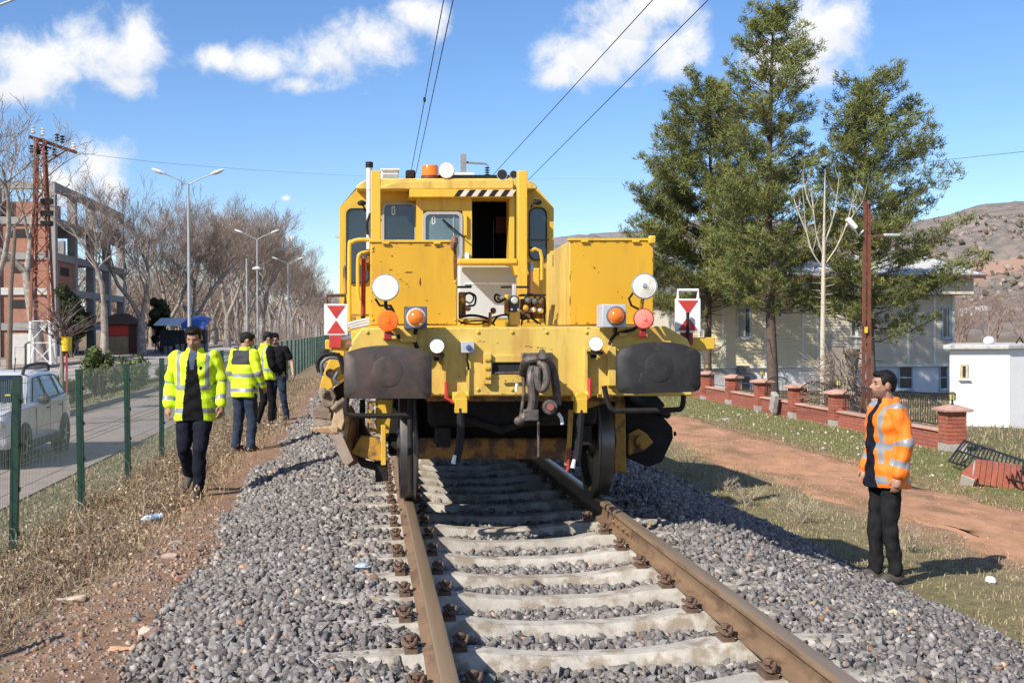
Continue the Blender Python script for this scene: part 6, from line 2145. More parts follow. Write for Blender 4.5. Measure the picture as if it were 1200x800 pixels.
def cw(y, t, off=.006):
    """point on the window side of the cabin nearest the track: y along, t 0 at belt 1 at roof edge"""
    ys = [g[0] for g in gh]
    zb1 = np.interp(y, ys, [g[1] for g in gh]); hb = np.interp(y, ys, [g[2] for g in gh]); zt1 = np.interp(y, ys, [g[3] for g in gh]); ht = np.interp(y, ys, [g[4] for g in gh])
    x = (hb) * (1 - t) + (ht + .02) * t; z = (zb1 - .03) * (1 - t) + (zt1 - .05) * t
    return Vector((CX + x + off, CO.y + y, G + z))


for (ya, yb, yc, yd) in ((-.55, .28, .28, .02), (.36, 1.16, 1.12, .36), (1.24, 1.80, 1.62, 1.20)):
    q = [cw(ya, .10), cw(yb, .10), cw(yc, .90), cw(yd, .90)]
    wdo = MB().prism([p_ + Vector((.004, 0, 0)) for p_ in q][::-1], (-.03, 0, 0)).build('side_window', mat('car glass', (.10, .15, .19), .05, .2, 2, spec=.9), car, smooth=0)
    ctr = sum(q, Vector()) / 4
    fr_ = MB()
    for i in range(4):
        fr_.bar(q[i] + Vector((.006, 0, 0)), q[(i + 1) % 4] + Vector((.006, 0, 0)), .02, .02)
    fr_.build('window_seal', PLAS, wdo)
wsq = [Vector((CX + a, CO.y + y, G + z)) for a, y, z in ((-.72, -.88, 1.09), (.72, -.88, 1.09), (.54, -.20, 1.53), (-.54, -.20, 1.53))]
MB().prism([p_ + Vector((0, -.012, .012)) for p_ in wsq], (0, .02, -.02)).build('windscreen', GLASS, car, smooth=0)
MB().box(Vector((CX + .45, CO.y - .74, G + 1.19)), (.09, .01, .07)).build('sticker', mat('yellow sticker', (.7, .5, .04), .5), car)
for s_ in (-1, 1):
    x = CX + s_ * .56
    MB().tube(bez([(x, CO.y - .2, G + 1.56), (x, CO.y - .05, G + 1.68), (x, CO.y + .6, G + 1.72), (x, CO.y + 1.4, G + 1.70), (x, CO.y + 1.55, G + 1.58)], 6), .032, 8).build('roof_rail', PLAS, car)
    MB().ell((CX + s_ * 1.02, CO.y - .55, G + 1.12), (.13, .08, .09)).build('mirror', PLAS, car)
    for yy in (-1.30, 1.36):
        MB().lathe([(.40, 0), (.40, .02), (.36, .03)], (CX + s_ * .895, CO.y + yy, G + .36), (s_, 0, 0), 28).build('wheel_arch', PLAS, car)
        w_ = MB().lathe([(.20, -.2), (.33, -.19), (.345, -.12), (.345, -.02), (.33, .012), (.235, .02)], (CX + s_ * .905, CO.y + yy, G + .345), (s_, 0, 0), 28).build('wheel', TYRE, car)
        rm = MB().lathe([(.23, 0), (.215, .012), (.20, -.02), (.06, -.025)], (CX + s_ * .905, CO.y + yy, G + .345), (s_, 0, 0), 24)
        for k in range(5):
            a = k * math.pi * .4
            rm.bar((CX + s_ * .915, CO.y + yy, G + .345), (CX + s_ * .915, CO.y + yy + .2 * math.cos(a), G + .345 + .2 * math.sin(a)), .05, .03)
        rm.build('rim', RIM, w_)
    MB().box2(CX + s_ * .91 - .02, CX + s_ * .91 + .02, CO.y - .9, CO.y + 1.0, G + .28, G + .42).build('sill_trim', PLAS, car, bevel=.015)
    MB().box((CX + s_ * .62, CO.y - 2.10, G + .78), (.34, .12, .13), Matrix.Rotation(-s_ * .3, 3, 'Z')).build('headlight', CHROME, car, bevel=.03)
    for yy in (.15, 1.02):
        MB().box((CX + s_ * .915, CO.y + yy, G + .93), (.025, .16, .03)).build('door_handle', PLAS, car, bevel=.008)
    for yy in (-.62, .32, 1.2):
        MB().box((CX + s_ * .9085, CO.y + yy, G + .72), (.008, .012, .5)).build('door_gap', BLACK, car)
MB().box((CX, CO.y - 2.165, G + .74), (.86, .05, .14)).build('grille', PLAS, car, bevel=.02)
MB().box((CX, CO.y - 2.14, G + .45), (1.3, .08, .16)).build('bumper', PLAS, car, bevel=.02)
MB().box((CX, CO.y - 2.20, G + .55), (.5, .012, .11)).build('number_plate', WHITE, car)
MB().tube([(CX + .3, CO.y + .2, G + 1.6), (CX + .3, CO.y + .3, G + 1.85)], .008, 6).build('aerial', BLACK, car)

# ------------------------------------------------------------------ vegetation
BARK = mat('grey brown bark', (.22, .185, .155), .95, .25, 5, .01, 20)
BARKP = mat('pale plane tree bark', (.33, .295, .26), .9, .3, 2.2, .008, 14, col2=(.22, .18, .14), c2amt=.45, c2scale=3)
TWIG = mat('brown grey twigs', (.27, .205, .165), .95, .25, 3)
PINEB = mat('pine bark', (.105, .075, .06), .95, .3, 9, .012, 18)
NEED = mat('pine needles', (.15, .178, .062), .6, .25, 1.2, attr='tone', spec=.25)
LEAF = mat('shrub leaves', (.075, .105, .03), .6, .25, 3, attr='tone', spec=.3)


def grow(seed, H, spread, lean=(0, 0), nlimb=7, fork=.3, twigs=5, lv=4, up=.55, trunk_r=.35, crook=.18):
    """bare tree: returns (trunk tubes, twig tubes)"""
    rg = random.Random(seed)
    tr = MB(); tw = MB()
    count = [0]

    def branch(p, d, L, r, level):
        n = 4 if level < 2 else 3
        pts = [p]; q = Vector(p); dd = Vector(d)
        for i in range(n):
            dd = (dd + Vector((rg.gauss(0, crook), rg.gauss(0, crook), rg.gauss(.06 * up, crook * .6)))).normalized()
            q = q + dd * L / n
            pts.append(q.copy())
        rs = [max(r * (1 - .62 * i / n), .012) for i in range(n + 1)]
        (tr if level < 2 else tw).tube(pts, rs, 7 if level == 0 else (5 if level < 2 else 3), cap=False)
        if level >= lv:
            return
        k = twigs if level > 0 else nlimb
        for i in range(k):
            t = (.30 + .70 * (i + rg.random() * .8) / k)
            j = min(int(t * n), n - 1); a = pts[j].lerp(pts[j + 1], t * n - j)
            ax = (pts[j + 1] - pts[j]).normalized()
            u, w = basis(ax); an = rg.uniform(0, 6.283)
            sp = rg.uniform(.45, .95) if level else rg.uniform(.5, .9)
            nd = (ax * (1 - sp * .55) + (u * math.cos(an) + w * math.sin(an)) * sp + Vector((0, 0, up * .5))).normalized()
            branch(a, nd, L * rg.uniform(.42, .68) * (1.0 if level else spread), max(rs[j] * rg.uniform(.38, .58), .010), level + 1)
    # forked trunk
    base = Vector((0, 0, 0))
    h0 = H * fork
    mid = Vector((lean[0] * h0, lean[1] * h0, h0))
    tr.tube([base, base.lerp(mid, .5) + Vector((rg.uniform(-.1, .1), 0, 0)), mid], [trunk_r * 1.25, trunk_r, trunk_r * .85], 9)
    nst = rg.choice((2, 3))
    for i in range(nst):
        a = 2 * math.pi * i / nst + rg.uniform(-.5, .5)
        d = Vector((math.cos(a) * .32 + lean[0], math.sin(a) * .32 + lean[1], 1)).normalized()
        branch(mid, d, (H - h0) * .78, trunk_r * .62, 0)
    return tr, tw


def bare_tree_mesh(seed, H, **kw):
    tr, tw = grow(seed, H, **kw)
    return tr.mesh('trunk', BARKP, smooth=60), tw.mesh('crown', TWIG, smooth=0)


def place_tree(meshes, name, label, loc, rz=0, s=1.0, group=None):
    r_ = thing(name, label, 'tree', loc, group)
    r_.rotation_euler = (0, 0, rz); r_.scale = (s, s, s)
    for nm, me in zip(('trunk', 'crown'), meshes):
        o = bpy.data.objects.new(nm, me); COL.objects.link(o); o.parent = r_
    return r_


variants = [bare_tree_mesh(3 + k, 15.0, spread=.95, nlimb=8, fork=.24, twigs=6, lv=4, trunk_r=.42, up=.85) for k in range(3)]
sparse = bare_tree_mesh(52, 15.0, spread=.9, nlimb=6, fork=.34, twigs=4, lv=4, trunk_r=.34, up=.9)
for k, (xp, dx, hs) in enumerate(((166, 0, .84), (198, -1.5, .86), (226, 1, .96), (250, -2, 1.06), (266, 1.5, 1.1), (278, -1, 1.2), (289, 2, 1.22), (300, -1, 1.22), (308, 2.5, 1.2), (317, -2, 1.25), (326, 1, 1.2),
                                  (334, -1, 1.2), (342, 2, 1.2), (350, -1, 1.2), (357, 1, 1.15), (364, 0, 1.1), (371, 1, 1.05))):
    X = -21.5 + dx
    y = aX(xp, 384, X).y
    place_tree(variants[k % 3], 'plane_tree', 'leafless pale barked plane tree in the row along the far pavement', (X, y, -1.0), rnd.uniform(0, 6.28), hs * rnd.uniform(.94, 1.06), 'bare plane trees along the road')
big = bare_tree_mesh(31, 15.5, spread=.9, nlimb=6, fork=.42, twigs=4, lv=4, trunk_r=.40, lean=(-.16, 0))
q = aX(50, 400, -24.5)
place_tree(big, 'bare_tree', 'tall leafless tree leaning over the pavement behind the pylon', (-24.5, q.y, -1.0), .4, 1.0)
q = aX(-8, 400, -23.5)
place_tree(sparse, 'bare_tree', 'leafless tree with fine branches next to the timber pole', (-23.5, q.y, -1.0), 2.4, .98)
q = aX(122, 400, -23.0)
place_tree(sparse, 'bare_tree', 'leafless tree between the kiosk and the unfinished building', (-23.0, q.y, -1.0), 1.1, .9)
# far wood closing the avenue, reads as one mass
wd = MB()
for k in range(36):
    tr, tw = None, None
fw = []
small = grow(77, 9.0, spread=.9, nlimb=6, fork=.2, twigs=4, lv=3, trunk_r=.22)
sv = np.array(small[0].v + small[1].v); off = len(small[0].v)
sf = [f_ for f_ in small[0].f if len(f_) == 4] + [tuple(i + off for i in f_) for f_ in small[1].f if len(f_) == 4]
sf = np.array(sf)


def wood(name, pts, label, m_):
    V_ = []; F_ = []
    for i, (x, y, z, s) in enumerate(pts):
        a = rnd.uniform(0, 6.28)
        rot = np.array([[math.cos(a), -math.sin(a), 0], [math.sin(a), math.cos(a), 0], [0, 0, 1]])
        V_.append(sv @ rot.T * s + np.array([x, y, z])); F_.append(sf + len(sv) * i)
    return tag(npmesh(name, np.concatenate(V_), np.concatenate(F_), m_), label, 'woodland', kind='stuff')


wood('bare_woodland', [(rnd.uniform(-34, 2), rnd.uniform(330, 520), -1, rnd.uniform(1.0, 1.6)) for _ in range(40)] + [(-22 - rnd.uniform(4, 22), rnd.uniform(130, 330), -1, rnd.uniform(1.0, 1.5)) for _ in range(90)],
     'bare brown woodland closing off the far end of the avenue', TWIG)
wood('bare_thicket', [(x, y, -2, rnd.uniform(.55, .95)) for x, y in [(rnd.uniform(60, 112), rnd.uniform(115, 165)) for _ in range(44)]], 'bare pinkish thicket below the hill beyond the hut', mat('pinkish twigs', (.26, .185, .15), .95, .2, 2))
wood('roadside_saplings', [(-8.6 - 14 * rnd.random() * .1, rnd.uniform(70, 160), -1, rnd.uniform(.22, .4)) for _ in range(8)] + [(rnd.uniform(-6.0, -4.8), rnd.uniform(40, 80), -.9, rnd.uniform(.14, .26)) for _ in range(8)],
     'thin bare scrub growing along the mesh fence', TWIG)


def needles(rg, c, dirv, n, L, out_v, out_t, tone, wid=.022):
    """a tuft: n thin blades fanning out from c"""
    for _ in range(n):
        d = (dirv * .9 + Vector((rg.gauss(0, .6), rg.gauss(0, .6), rg.gauss(.10, .45)))).normalized()
        u, w = basis(d); an = rg.uniform(0, 6.28); s_ = (u * math.cos(an) + w * math.sin(an)) * wid * .5
        o = c + Vector((rg.gauss(0, .05), rg.gauss(0, .05), rg.gauss(0, .05)))
        l = L * rg.uniform(.7, 1.25)
        out_v.append((o - s_, o + s_, o + d * l))
        out_t.append(tone)


def pine(seed, H, R0, cb, label, loc, rz=0, lean=(0, 0), dens=1.0, ragged=.35, trunk=.17, skew=(0, 0), taper=.75):
    rg = random.Random(seed)
    r_ = thing('pine_tree', label, 'tree', loc)
    r_.rotation_euler = (0, 0, rz)
    tk = MB(); n = 9
    tpts = [Vector((lean[0] * t * H + .10 * math.sin(4 * t + seed), lean[1] * t * H + .07 * math.sin(5 * t), t * H)) for t in [i / n for i in range(n + 1)]]
    tk.tube(tpts, [max(trunk * (1 - .86 * i / n), .02) for i in range(n + 1)], 9)
    br = MB(); NV = []; NT = []
    z = cb * H; k = 0

    def tp_(zz):
        t = zz / H * n; i = min(int(t), n - 1); return tpts[i].lerp(tpts[i + 1], t - i)
    while z < H * .985:
        t = (z / H - cb) / (1 - cb)
        Lb = R0 * ((1 - t) ** taper * (.75 + .25 * min(1, t * 5))) + .18
        nb_ = rg.choice((5, 6, 6, 7))
        a0 = rg.uniform(0, 6.28)
        for i in range(nb_):
            a = a0 + i * 6.283 / nb_ + rg.uniform(-.35, .35)
            L = Lb * rg.uniform(1 - ragged, 1 + ragged * .55)
            if rg.random() < .22: L *= rg.uniform(.35, .65)
            dx = math.cos(a); dy = math.sin(a)
            L *= 1 + skew[0] * dx + skew[1] * dy
            p0 = tp_(min(z + rg.uniform(-.34, .34), H * .98))
            droop = .08 * (1 - t) - .80 * t + rg.uniform(-.38, .30)
            pts = [p0]
            for q in range(1, 6):
                u = q / 5
                pts.append(p0 + Vector((dx * L * u, dy * L * u, -droop * L * u * (1 - .55 * u) + .34 * L * u * u + rg.gauss(0, .03))))
            rb = max(.028 * (1 - .6 * t), .010)
            br.tube(pts, [rb, rb * .85, rb * .7, rb * .5, rb * .35, .007], 4, cap=False)
            tone_b = rg.uniform(.72, 1.22)
            m_ = max(4, int(L * 7.5 * dens))
            for q in range(m_):
                u = .36 + .64 * (q + rg.random()) / m_
                j = min(int(u * 5), 4); c = pts[j].lerp(pts[j + 1], u * 5 - j)
                side = 1 if q % 2 else -1
                lat = Vector((-dy * side, dx * side, 0))
                sl_ = L * .42 * (1.15 - u) * rg.uniform(.5, 1.2) + .10
                dd = (lat * .8 + Vector((dx, dy, 0)) * .75 + Vector((0, 0, rg.uniform(-.25, .75)))).normalized()
                e = c + dd * sl_
                br.tube([c, c.lerp(e, .5) + Vector((0, 0, .02)), e], [.010, .008, .005], 3, cap=False)
                nt_ = max(3, int(sl_ * 9.5 * dens))
                for w_ in range(nt_):
                    s_ = (w_ + .6) / nt_
                    cc = c.lerp(e, s_) + Vector((rg.gauss(0, .07), rg.gauss(0, .07), rg.gauss(.06, .11)))
                    g_ = tone_b * rg.uniform(.75, 1.25)
                    col = (g_ * rg.uniform(.92, 1.25), g_, g_ * rg.uniform(.7, 1.0))
                    needles(rg, cc, (dd * .5 + Vector((0, 0, .45))), 14, .17, NV, NT, col, .027)
            e = pts[-1]
            for _ in range(2):
                needles(rg, e, Vector((dx, dy, .5)).normalized(), 13, .16, NV, NT, (tone_b * 1.1, tone_b * 1.05, tone_b * .8))
        z += rg.uniform(.22, .36) * (1 - .25 * t) * H / 11
    for _ in range(5):
        needles(rg, tpts[-1] + Vector((0, 0, rg.uniform(-.3, .1))), Vector((0, 0, 1)), 14, .18, NV, NT, (1, 1, .8))
    # dead lower stubs
    for _ in range(9):
        zz = rg.uniform(cb * H * .45, cb * H * 1.05); a = rg.uniform(0, 6.28); L = rg.uniform(.3, 1.1)
        p0 = tp_(zz)
        br.tube([p0, p0 + Vector((math.cos(a) * L * .6, math.sin(a) * L * .6, -.05)), p0 + Vector((math.cos(a) * L, math.sin(a) * L, -.12 * L))], [.02, .013, .006], 4, cap=False)
    o = bpy.data.objects.new('trunk', tk.mesh('trunk', PINEB, smooth=60)); COL.objects.link(o); o.parent = r_
    o2 = bpy.data.objects.new('branches', br.mesh('branches', PINEB, smooth=0)); COL.objects.link(o2); o2.parent = r_
    V_ = np.array([[tuple(p) for p in t_] for t_ in NV], np.float32).reshape(-1, 3)
    c = npmesh('crown', V_, np.arange(len(V_)).reshape(-1, 3), NEED, attr=np.repeat(np.array(NT, np.float32), 3, 0))
    c.parent = r_
    print('pine tris', len(NV))
    return r_


def atree(px, top_y, X, base=-1.15):
    p = aX(px, 384, X)
    return (X, p.y, base), aY(px, top_y, p.y).z - base


loc, H = atree(832, 98, 12.0)
pine(5, H, 3.25, .27, 'broad pale green pine nearest the machine with a full conical crown', loc, lean=(-.008, 0), ragged=.35, dens=.92, skew=(-.12, 0), taper=.66)
loc, H = atree(905, 14, 12.4)
pine(9, H, 2.2, .24, 'tallest pine with a bare lower trunk rising between the other two', loc, lean=(0, 0), ragged=.55, dens=.72, trunk=.20, taper=.50)
loc, H = atree(1018, 100, 15.6)
pine(14, H, 2.75, .22, 'dark open pine with boughs reaching toward the rusty lamp pole and hill', loc, lean=(-.004, 0), ragged=.6, dens=.68, skew=(.16, 0), taper=.55)

# young pale tree with pruned stem
p = aX(964, 440, 11.6); z0 = -1.12
yt = thing('young_bare_tree', 'slender white barked young tree with upswept bare branches', 'tree', (11.6, p.y, z0))
PALB = mat('white young bark', (.52, .46, .36), .8, .15, 8, col2=(.3, .25, .19), c2amt=.25, c2scale=8)
tm = MB(); Y = p.y
fk = aY(965, 312, Y)
tm.tube([(11.6, Y, z0), aY(964, 400, Y), fk, aY(966, 250, Y), aY(967, 198, Y)], [.085, .07, .055, .03, .008], 8)
tm.build('trunk', PALB, yt)
tb = MB(); rg = random.Random(4)
for (pts) in ([(965, 315), (952, 295), (945, 270), (942, 240), (940, 215)], [(965, 312), (980, 290), (990, 268), (998, 240), (1003, 215)], [(965, 300), (957, 275), (953, 245), (950, 222)], [(966, 285), (975, 260), (980, 235), (983, 210)],
              [(945, 272), (936, 250), (930, 232)], [(990, 268), (1000, 252), (1010, 238)], [(953, 248), (946, 232), (943, 218)]):
    zz = [aY(x, y, Y + rg.uniform(-.5, .5) * i / 4) for i, (x, y) in enumerate(pts)]
    tb.tube(bez(zz, 4), [.020 * (1 - .8 * i / (4 * (len(pts) - 1))) + .003 for i in range(4 * (len(pts) - 1) + 1)], 5)
    for _ in range(5):
        i = rg.randrange(1, len(zz)); d = Vector((rg.uniform(-.5, .5), rg.uniform(-.4, .4), rg.uniform(.3, .9)))
        tb.tube([zz[i], zz[i] + d * .35, zz[i] + d * .6 + Vector((0, 0, .1))], [.008, .006, .003], 3)
for k in range(11):
    y = 318 + k * 4.6; s_ = -1 if k % 2 else 1
    tb.tube([aY(964.6, y, Y), aY(964.6 + s_ * rg.uniform(8, 15), y - rg.uniform(-1, 4), Y - .1)], [.012, .005], 4)
tb.build('branches', PALB, yt)
# pollarded stump with a thatch of twigs
p = aX(988, 480, 10.9)
su = thing('pollarded_stump', 'thick grey pollarded stump bristling with tangled twigs', 'stump', (10.9, p.y, -1.1))
sm_ = MB()
zt_p = aY(990, 408, p.y).z
sm_.tube([(10.9, p.y, -1.25), (10.9, p.y, -.6), (10.92, p.y, .2), (10.97, p.y, zt_p)], [.46, .36, .33, .36], 12)
sm_.build('trunk', mat('grey stump bark', (.20, .17, .145), .95, .3, 5, .03, 12), su)
tw = MB(); rg = random.Random(8)
for k in range(300):
    a = rg.uniform(0, 6.28); zz = rg.uniform(-.9, zt_p - .05)
    o = Vector((10.9 + .33 * math.cos(a), p.y + .33 * math.sin(a), zz))
    L = rg.uniform(.2, .75) * (1.25 if math.cos(a) < 0 else .55)
    d = Vector((math.cos(a) * rg.uniform(.5, 1), math.sin(a) * rg.uniform(.5, 1), rg.uniform(-.5, .8))).normalized()
    tw.tube([o, o + d * L * .5 + Vector((0, 0, rg.uniform(-.1, .1))), o + d * L + Vector((rg.uniform(-.15, .15), rg.uniform(-.1, .1), rg.uniform(-.25, .2)))], [.013, .009, .004], 3)
tw.build('twigs', mat('tan stump twigs', (.30, .225, .165), .95, .3, 8), su)


def bush(label, c, rx, rz_, n, seed, tone=(1, 1, 1), leaf=.07, name='evergreen_shrub', group=None):
    rg = np.random.RandomState(seed)
    r_ = thing(name, label, 'shrub', c, group)
    stm = MB(); rg2 = random.Random(seed)
    for k in range(9):
        a = rg2.uniform(0, 6.28); L = rz_ * rg2.uniform(.8, 1.5)
        stm.tube([(0, 0, 0), (math.cos(a) * rx * .3, math.sin(a) * rx * .3, L * .5), (math.cos(a) * rx * .6, math.sin(a) * rx * .6, L)], [.03, .02, .008], 4)
    o = bpy.data.objects.new('stem', stm.mesh('stem', BARK, smooth=0)); COL.objects.link(o); o.parent = r_
    nl = 26
    cl = rg.normal(size=(nl, 3)); cl /= np.linalg.norm(cl, axis=1)[:, None]; cl *= rg.uniform(.35, .85, (nl, 1))
    cl = cl * np.array([rx, rx, rz_]) + np.array([0, 0, rz_ * 1.02])
    which = rg.randint(0, nl, n)
    d = rg.normal(size=(n, 3)); d /= np.linalg.norm(d, axis=1)[:, None]
    P_ = cl[which] + d * np.cbrt(rg.uniform(.15, 1, (n, 1))) * rx * .36
    u = rg.normal(size=(n, 3)); u -= (u * d).sum(1)[:, None] * d * .6; u /= np.linalg.norm(u, axis=1)[:, None]
    w_ = np.cross(u, d); s_ = leaf * rg.uniform(.6, 1.3, (n, 1))
    V_ = np.stack([P_ - u * s_, P_ + w_ * s_ * .45, P_ + u * s_, P_ - w_ * s_ * .45], 1).reshape(-1, 3)
    g_ = (rg.uniform(.65, 1.35, n) * rg.uniform(.75, 1.2, nl)[which])[:, None] * np.array(tone) * np.stack([rg.uniform(.9, 1.3, n), np.ones(n), rg.uniform(.7, 1.1, n)], -1)
    c_ = npmesh('crown', V_, np.arange(len(V_)).reshape(-1, 4), LEAF, attr=np.repeat(g_, 4, 0))
    c_.parent = r_
    return r_


MX = -10.2
for (px, py, w_, h_, lab, sd, n_) in ((118, 461, 21, 28, 'tall pointed evergreen shrub on the median between fence posts', 1, 2600), (157, 456, 23, 17, 'rounded evergreen shrub on the median beside the taller one', 2, 2200), (76, 468, 17, 18, 'low evergreen shrub on the median under the sapling', 3, 2000), (196, 438, 11, 9, 'small evergreen shrub on the median behind the walking man', 4, 1200)):
    g_ = aZ(px, py, -1.0)
    X = MX
    g_ = aX(px, 440, X)
    s_ = 1400 / (g_.y)
    bush(lab, (X, g_.y, -1.0), w_ / s_ * 1.15, h_ / s_ * 1.12, n_, sd, leaf=.085)
for (px, top_, Y, w_, sd, lab) in ((84, 333, 96, 27, 5, 'dark conifer bush in front of the unfinished building'), (186, 338, 122, 15, 6, 'dark conifer bush behind the market stall')):
    p = aY(px, 400, Y); h_ = (aY(px, top_, Y).z + 1) / 2
    bush(lab, (p.x, Y, -1.0), w_ * Y / 1400, h_, 4200, sd, (.42, .42, .5), .22, 'conifer_bush')
bush('yellow green bush beside the fence behind the group of men', (-4.9, 46, -.9), .9, .75, 1500, 9, (2.0, 1.6, .5), .08)
# sapling with a yellow litter bin
g_ = aX(72, 440, MX + .2)
sp = thing('sapling', 'thin bare sapling carrying a yellow litter bin on the median', 'tree', (MX + .2, g_.y, -1))
s_m = MB(); rg = random.Random(12)
top_ = Vector((MX + .2, g_.y, 1.55))
s_m.tube([(MX + .2, g_.y, -1.05), (MX + .22, g_.y, .3), top_], [.07, .06, .04], 7)
s_m.build('trunk', BARK, sp)
s_m = MB()
for k in range(70):
    a = rg.uniform(0, 6.28); L = rg.uniform(.5, 1.5)
    o = Vector((MX + .2, g_.y, rg.uniform(.9, 1.6)))
    d = Vector((math.cos(a), math.sin(a), rg.uniform(.2, 1.2))).normalized()
    s_m.tube([o, o + d * L * .6, o + d * L + Vector((0, 0, -.1))], [.016, .010, .004], 3)
s_m.build('crown', mat('purple brown twigs', (.14, .10, .095), .95, .2, 4), sp)
bc_ = aY(78, 403, g_.y - .15)
lb = MB().lathe([(.13, -.2), (.15, .2), (.16, .21)], bc_, (0, 0, 1), 14)
lbo = thing('litter_bin', 'small yellow litter bin hung on the sapling', 'bin', bc_)
lb.build('bucket', mat('yellow bin plastic', (.75, .50, .02), .5, .1, 5), lbo)
MB().bar(bc_ + Vector((0, 0, -.2)), Vector((bc_.x, bc_.y, -1.0)), .05, .05).build('bin_post', REDB, lbo)

# ------------------------------------------------------------------ hills
def hill(name, xs, ys, zf, m_):
    X, Y = np.meshgrid(xs, ys)
    Z = zf(X, Y)
    nx = len(xs); ny = len(ys)
    i = np.arange((ny - 1) * nx).reshape(ny - 1, nx)[:, :-1].ravel()
    return tag(npmesh(name, np.stack([X, Y, Z], -1).reshape(-1, 3), np.stack([i, i + 1, i + nx + 1, i + nx], 1), m_, smooth=True), kind='structure')


def fbm(x, y, s, o=6, seed=0.0):
    out = np.zeros_like(x); a = 1.0
    for k in range(o):
        c, sn = math.cos(1.3 * k + seed), math.sin(1.3 * k + seed)
        u = (x * c - y * sn) * s; v_ = (x * sn + y * c) * s
        out += a * np.sin(u + 1.7 * np.sin(v_ * .7 + k + seed)) * np.cos(v_ + 1.3 * np.sin(u * .6 + 2 * k))
        a *= .55; s *= 1.9
    return out


HILLM = mat('stony scrub hillside', (.27, .215, .185), .95, .22, .012, 1.2, .25, col2=(.15, .135, .12), c2amt=.5, c2scale=.16, c2sharp=.1)
HILLR = mat('distant bare ridge', (.25, .22, .21), .95, .2, .006, 1.5, .08, col2=(.18, .165, .16), c2amt=.45, c2scale=.05)
crest_px = [(60, 378), (250, 368), (440, 350), (540, 330), (600, 310), (640, 296), (690, 272), (760, 268), (900, 262), (1060, 262), (1110, 252), (1150, 239), (1200, 236), (1300, 226), (1500, 250), (1800, 330)]
cdir = [(math.atan2(ray(x, y).x, ray(x, y).y), ray(x, y).z / math.hypot(ray(x, y).x, ray(x, y).y)) for x, y in crest_px]
A_ = np.array([c[0] for c in cdir]); E_ = np.array([c[1] for c in cdir])


def polar_hill(name, a0, a1, r0, r1, m_, frac, seed, el):
    """terrain in bearings and distances from the track: foot at r0, crest at r1"""
    na, nr = 150, 46
    a = np.linspace(a0, a1, na); r = np.concatenate([np.linspace(r0, r1, nr), r1 + np.array([60, 160, 320])])
    Aa, Rr = np.meshgrid(a, r)
    X = CAM.x + np.sin(Aa) * Rr; Y = np.cos(Aa) * Rr
    hc_ = np.interp(Aa, A_, el) * r1 + CAM.z
    t = np.clip((Rr - r0) / (r1 - r0), 0, 1)
    prof = t ** 1.5 * (1.9 - .9 * t)
    back = np.clip((Rr - r1) / 320, 0, 1)
    edge = np.clip(np.minimum(Aa - a0, a1 - Aa) / .05, 0, 1)
    Z = -3 + (hc_ + 3) * prof * (1 - .5 * back) + fbm(X, Y, .012, 7, seed) * frac * np.sin(np.pi * np.clip(t, 0, 1)) * r1 * .02
    Z = np.where(edge < 1, -3 + (Z + 3) * (edge ** 2 * (3 - 2 * edge)), Z)
    i = np.arange((len(r) - 1) * na).reshape(len(r) - 1, na)[:, :-1].ravel()
    return tag(npmesh(name, np.stack([X, Y, Z], -1).reshape(-1, 3), np.stack([i, i + 1, i + na + 1, i + na], 1), m_, smooth=True), kind='structure')


polar_hill('hill', R(13), R(62), 330, 780, HILLM, 1.0, .4, np.where(A_ < R(20), E_ * np.clip((A_ - R(9)) / R(11), .0, 1), E_))
polar_hill('far_ridge', R(-20), R(66), 1300, 2300, HILLR, .8, 2.1, E_ * .985)
REDE = mat('bare red earth scar', (.31, .20, .15), .95, .2, .03)
# hillside scar and scattered boulders / scrub on the hill
hs = bpy.data.objects['hill'].data
hv = np.empty(len(hs.vertices) * 3, np.float32); hs.vertices.foreach_get('co', hv); hv = hv.reshape(-1, 3)
na = 150
hb = nrs.randint(10 * na, 40 * na, 5200)
sel = hv[hb] + np.stack([nrs.uniform(-5, 5, 5200), nrs.uniform(-5, 5, 5200), nrs.uniform(-.8, .2, 5200)], -1)
tn = np.where(nrs.rand(5200, 1) < .55, np.array([[.55, .55, .42]]), np.array([[1.35, 1.25, 1.15]])) * nrs.uniform(.7, 1.2, (5200, 1))
hst = stones('hillside_boulders', sel[:, 0], sel[:, 1], sel[:, 2], nrs.uniform(.6, 1.9, 5200), tn, mat('hill boulders and scrub', (.22, .19, .17), .95, .2, .3, attr='tone'))
tag(hst, 'grey boulders and dark scrub dotted over the hillside', 'boulders', kind='stuff')
hs.materials.append(REDE)
fc = np.empty(len(hs.polygons) * 3, np.float32); hs.polygons.foreach_get('center', fc); fc = fc.reshape(-1, 3)
ang = np.arctan2(fc[:, 0] - CAM.x, fc[:, 1]); elv = (fc[:, 2] - CAM.z) / np.hypot(fc[:, 0], fc[:, 1])
dref = [(1165, 318), (1190, 308), (1225, 312), (1140, 325)]
mk = np.zeros(len(fc), np.int32)
for (x, y) in dref:
    d_ = ray(x, y); aa = math.atan2(d_.x, d_.y); ee = d_.z / math.hypot(d_.x, d_.y)
    mk |= (((ang - aa) / .020) ** 2 + ((elv - ee) / .0055) ** 2 < 1 + .4 * np.sin(fc[:, 0] * .21 + fc[:, 2] * .9)).astype(np.int32)
hs.polygons.foreach_set('material_index', mk)
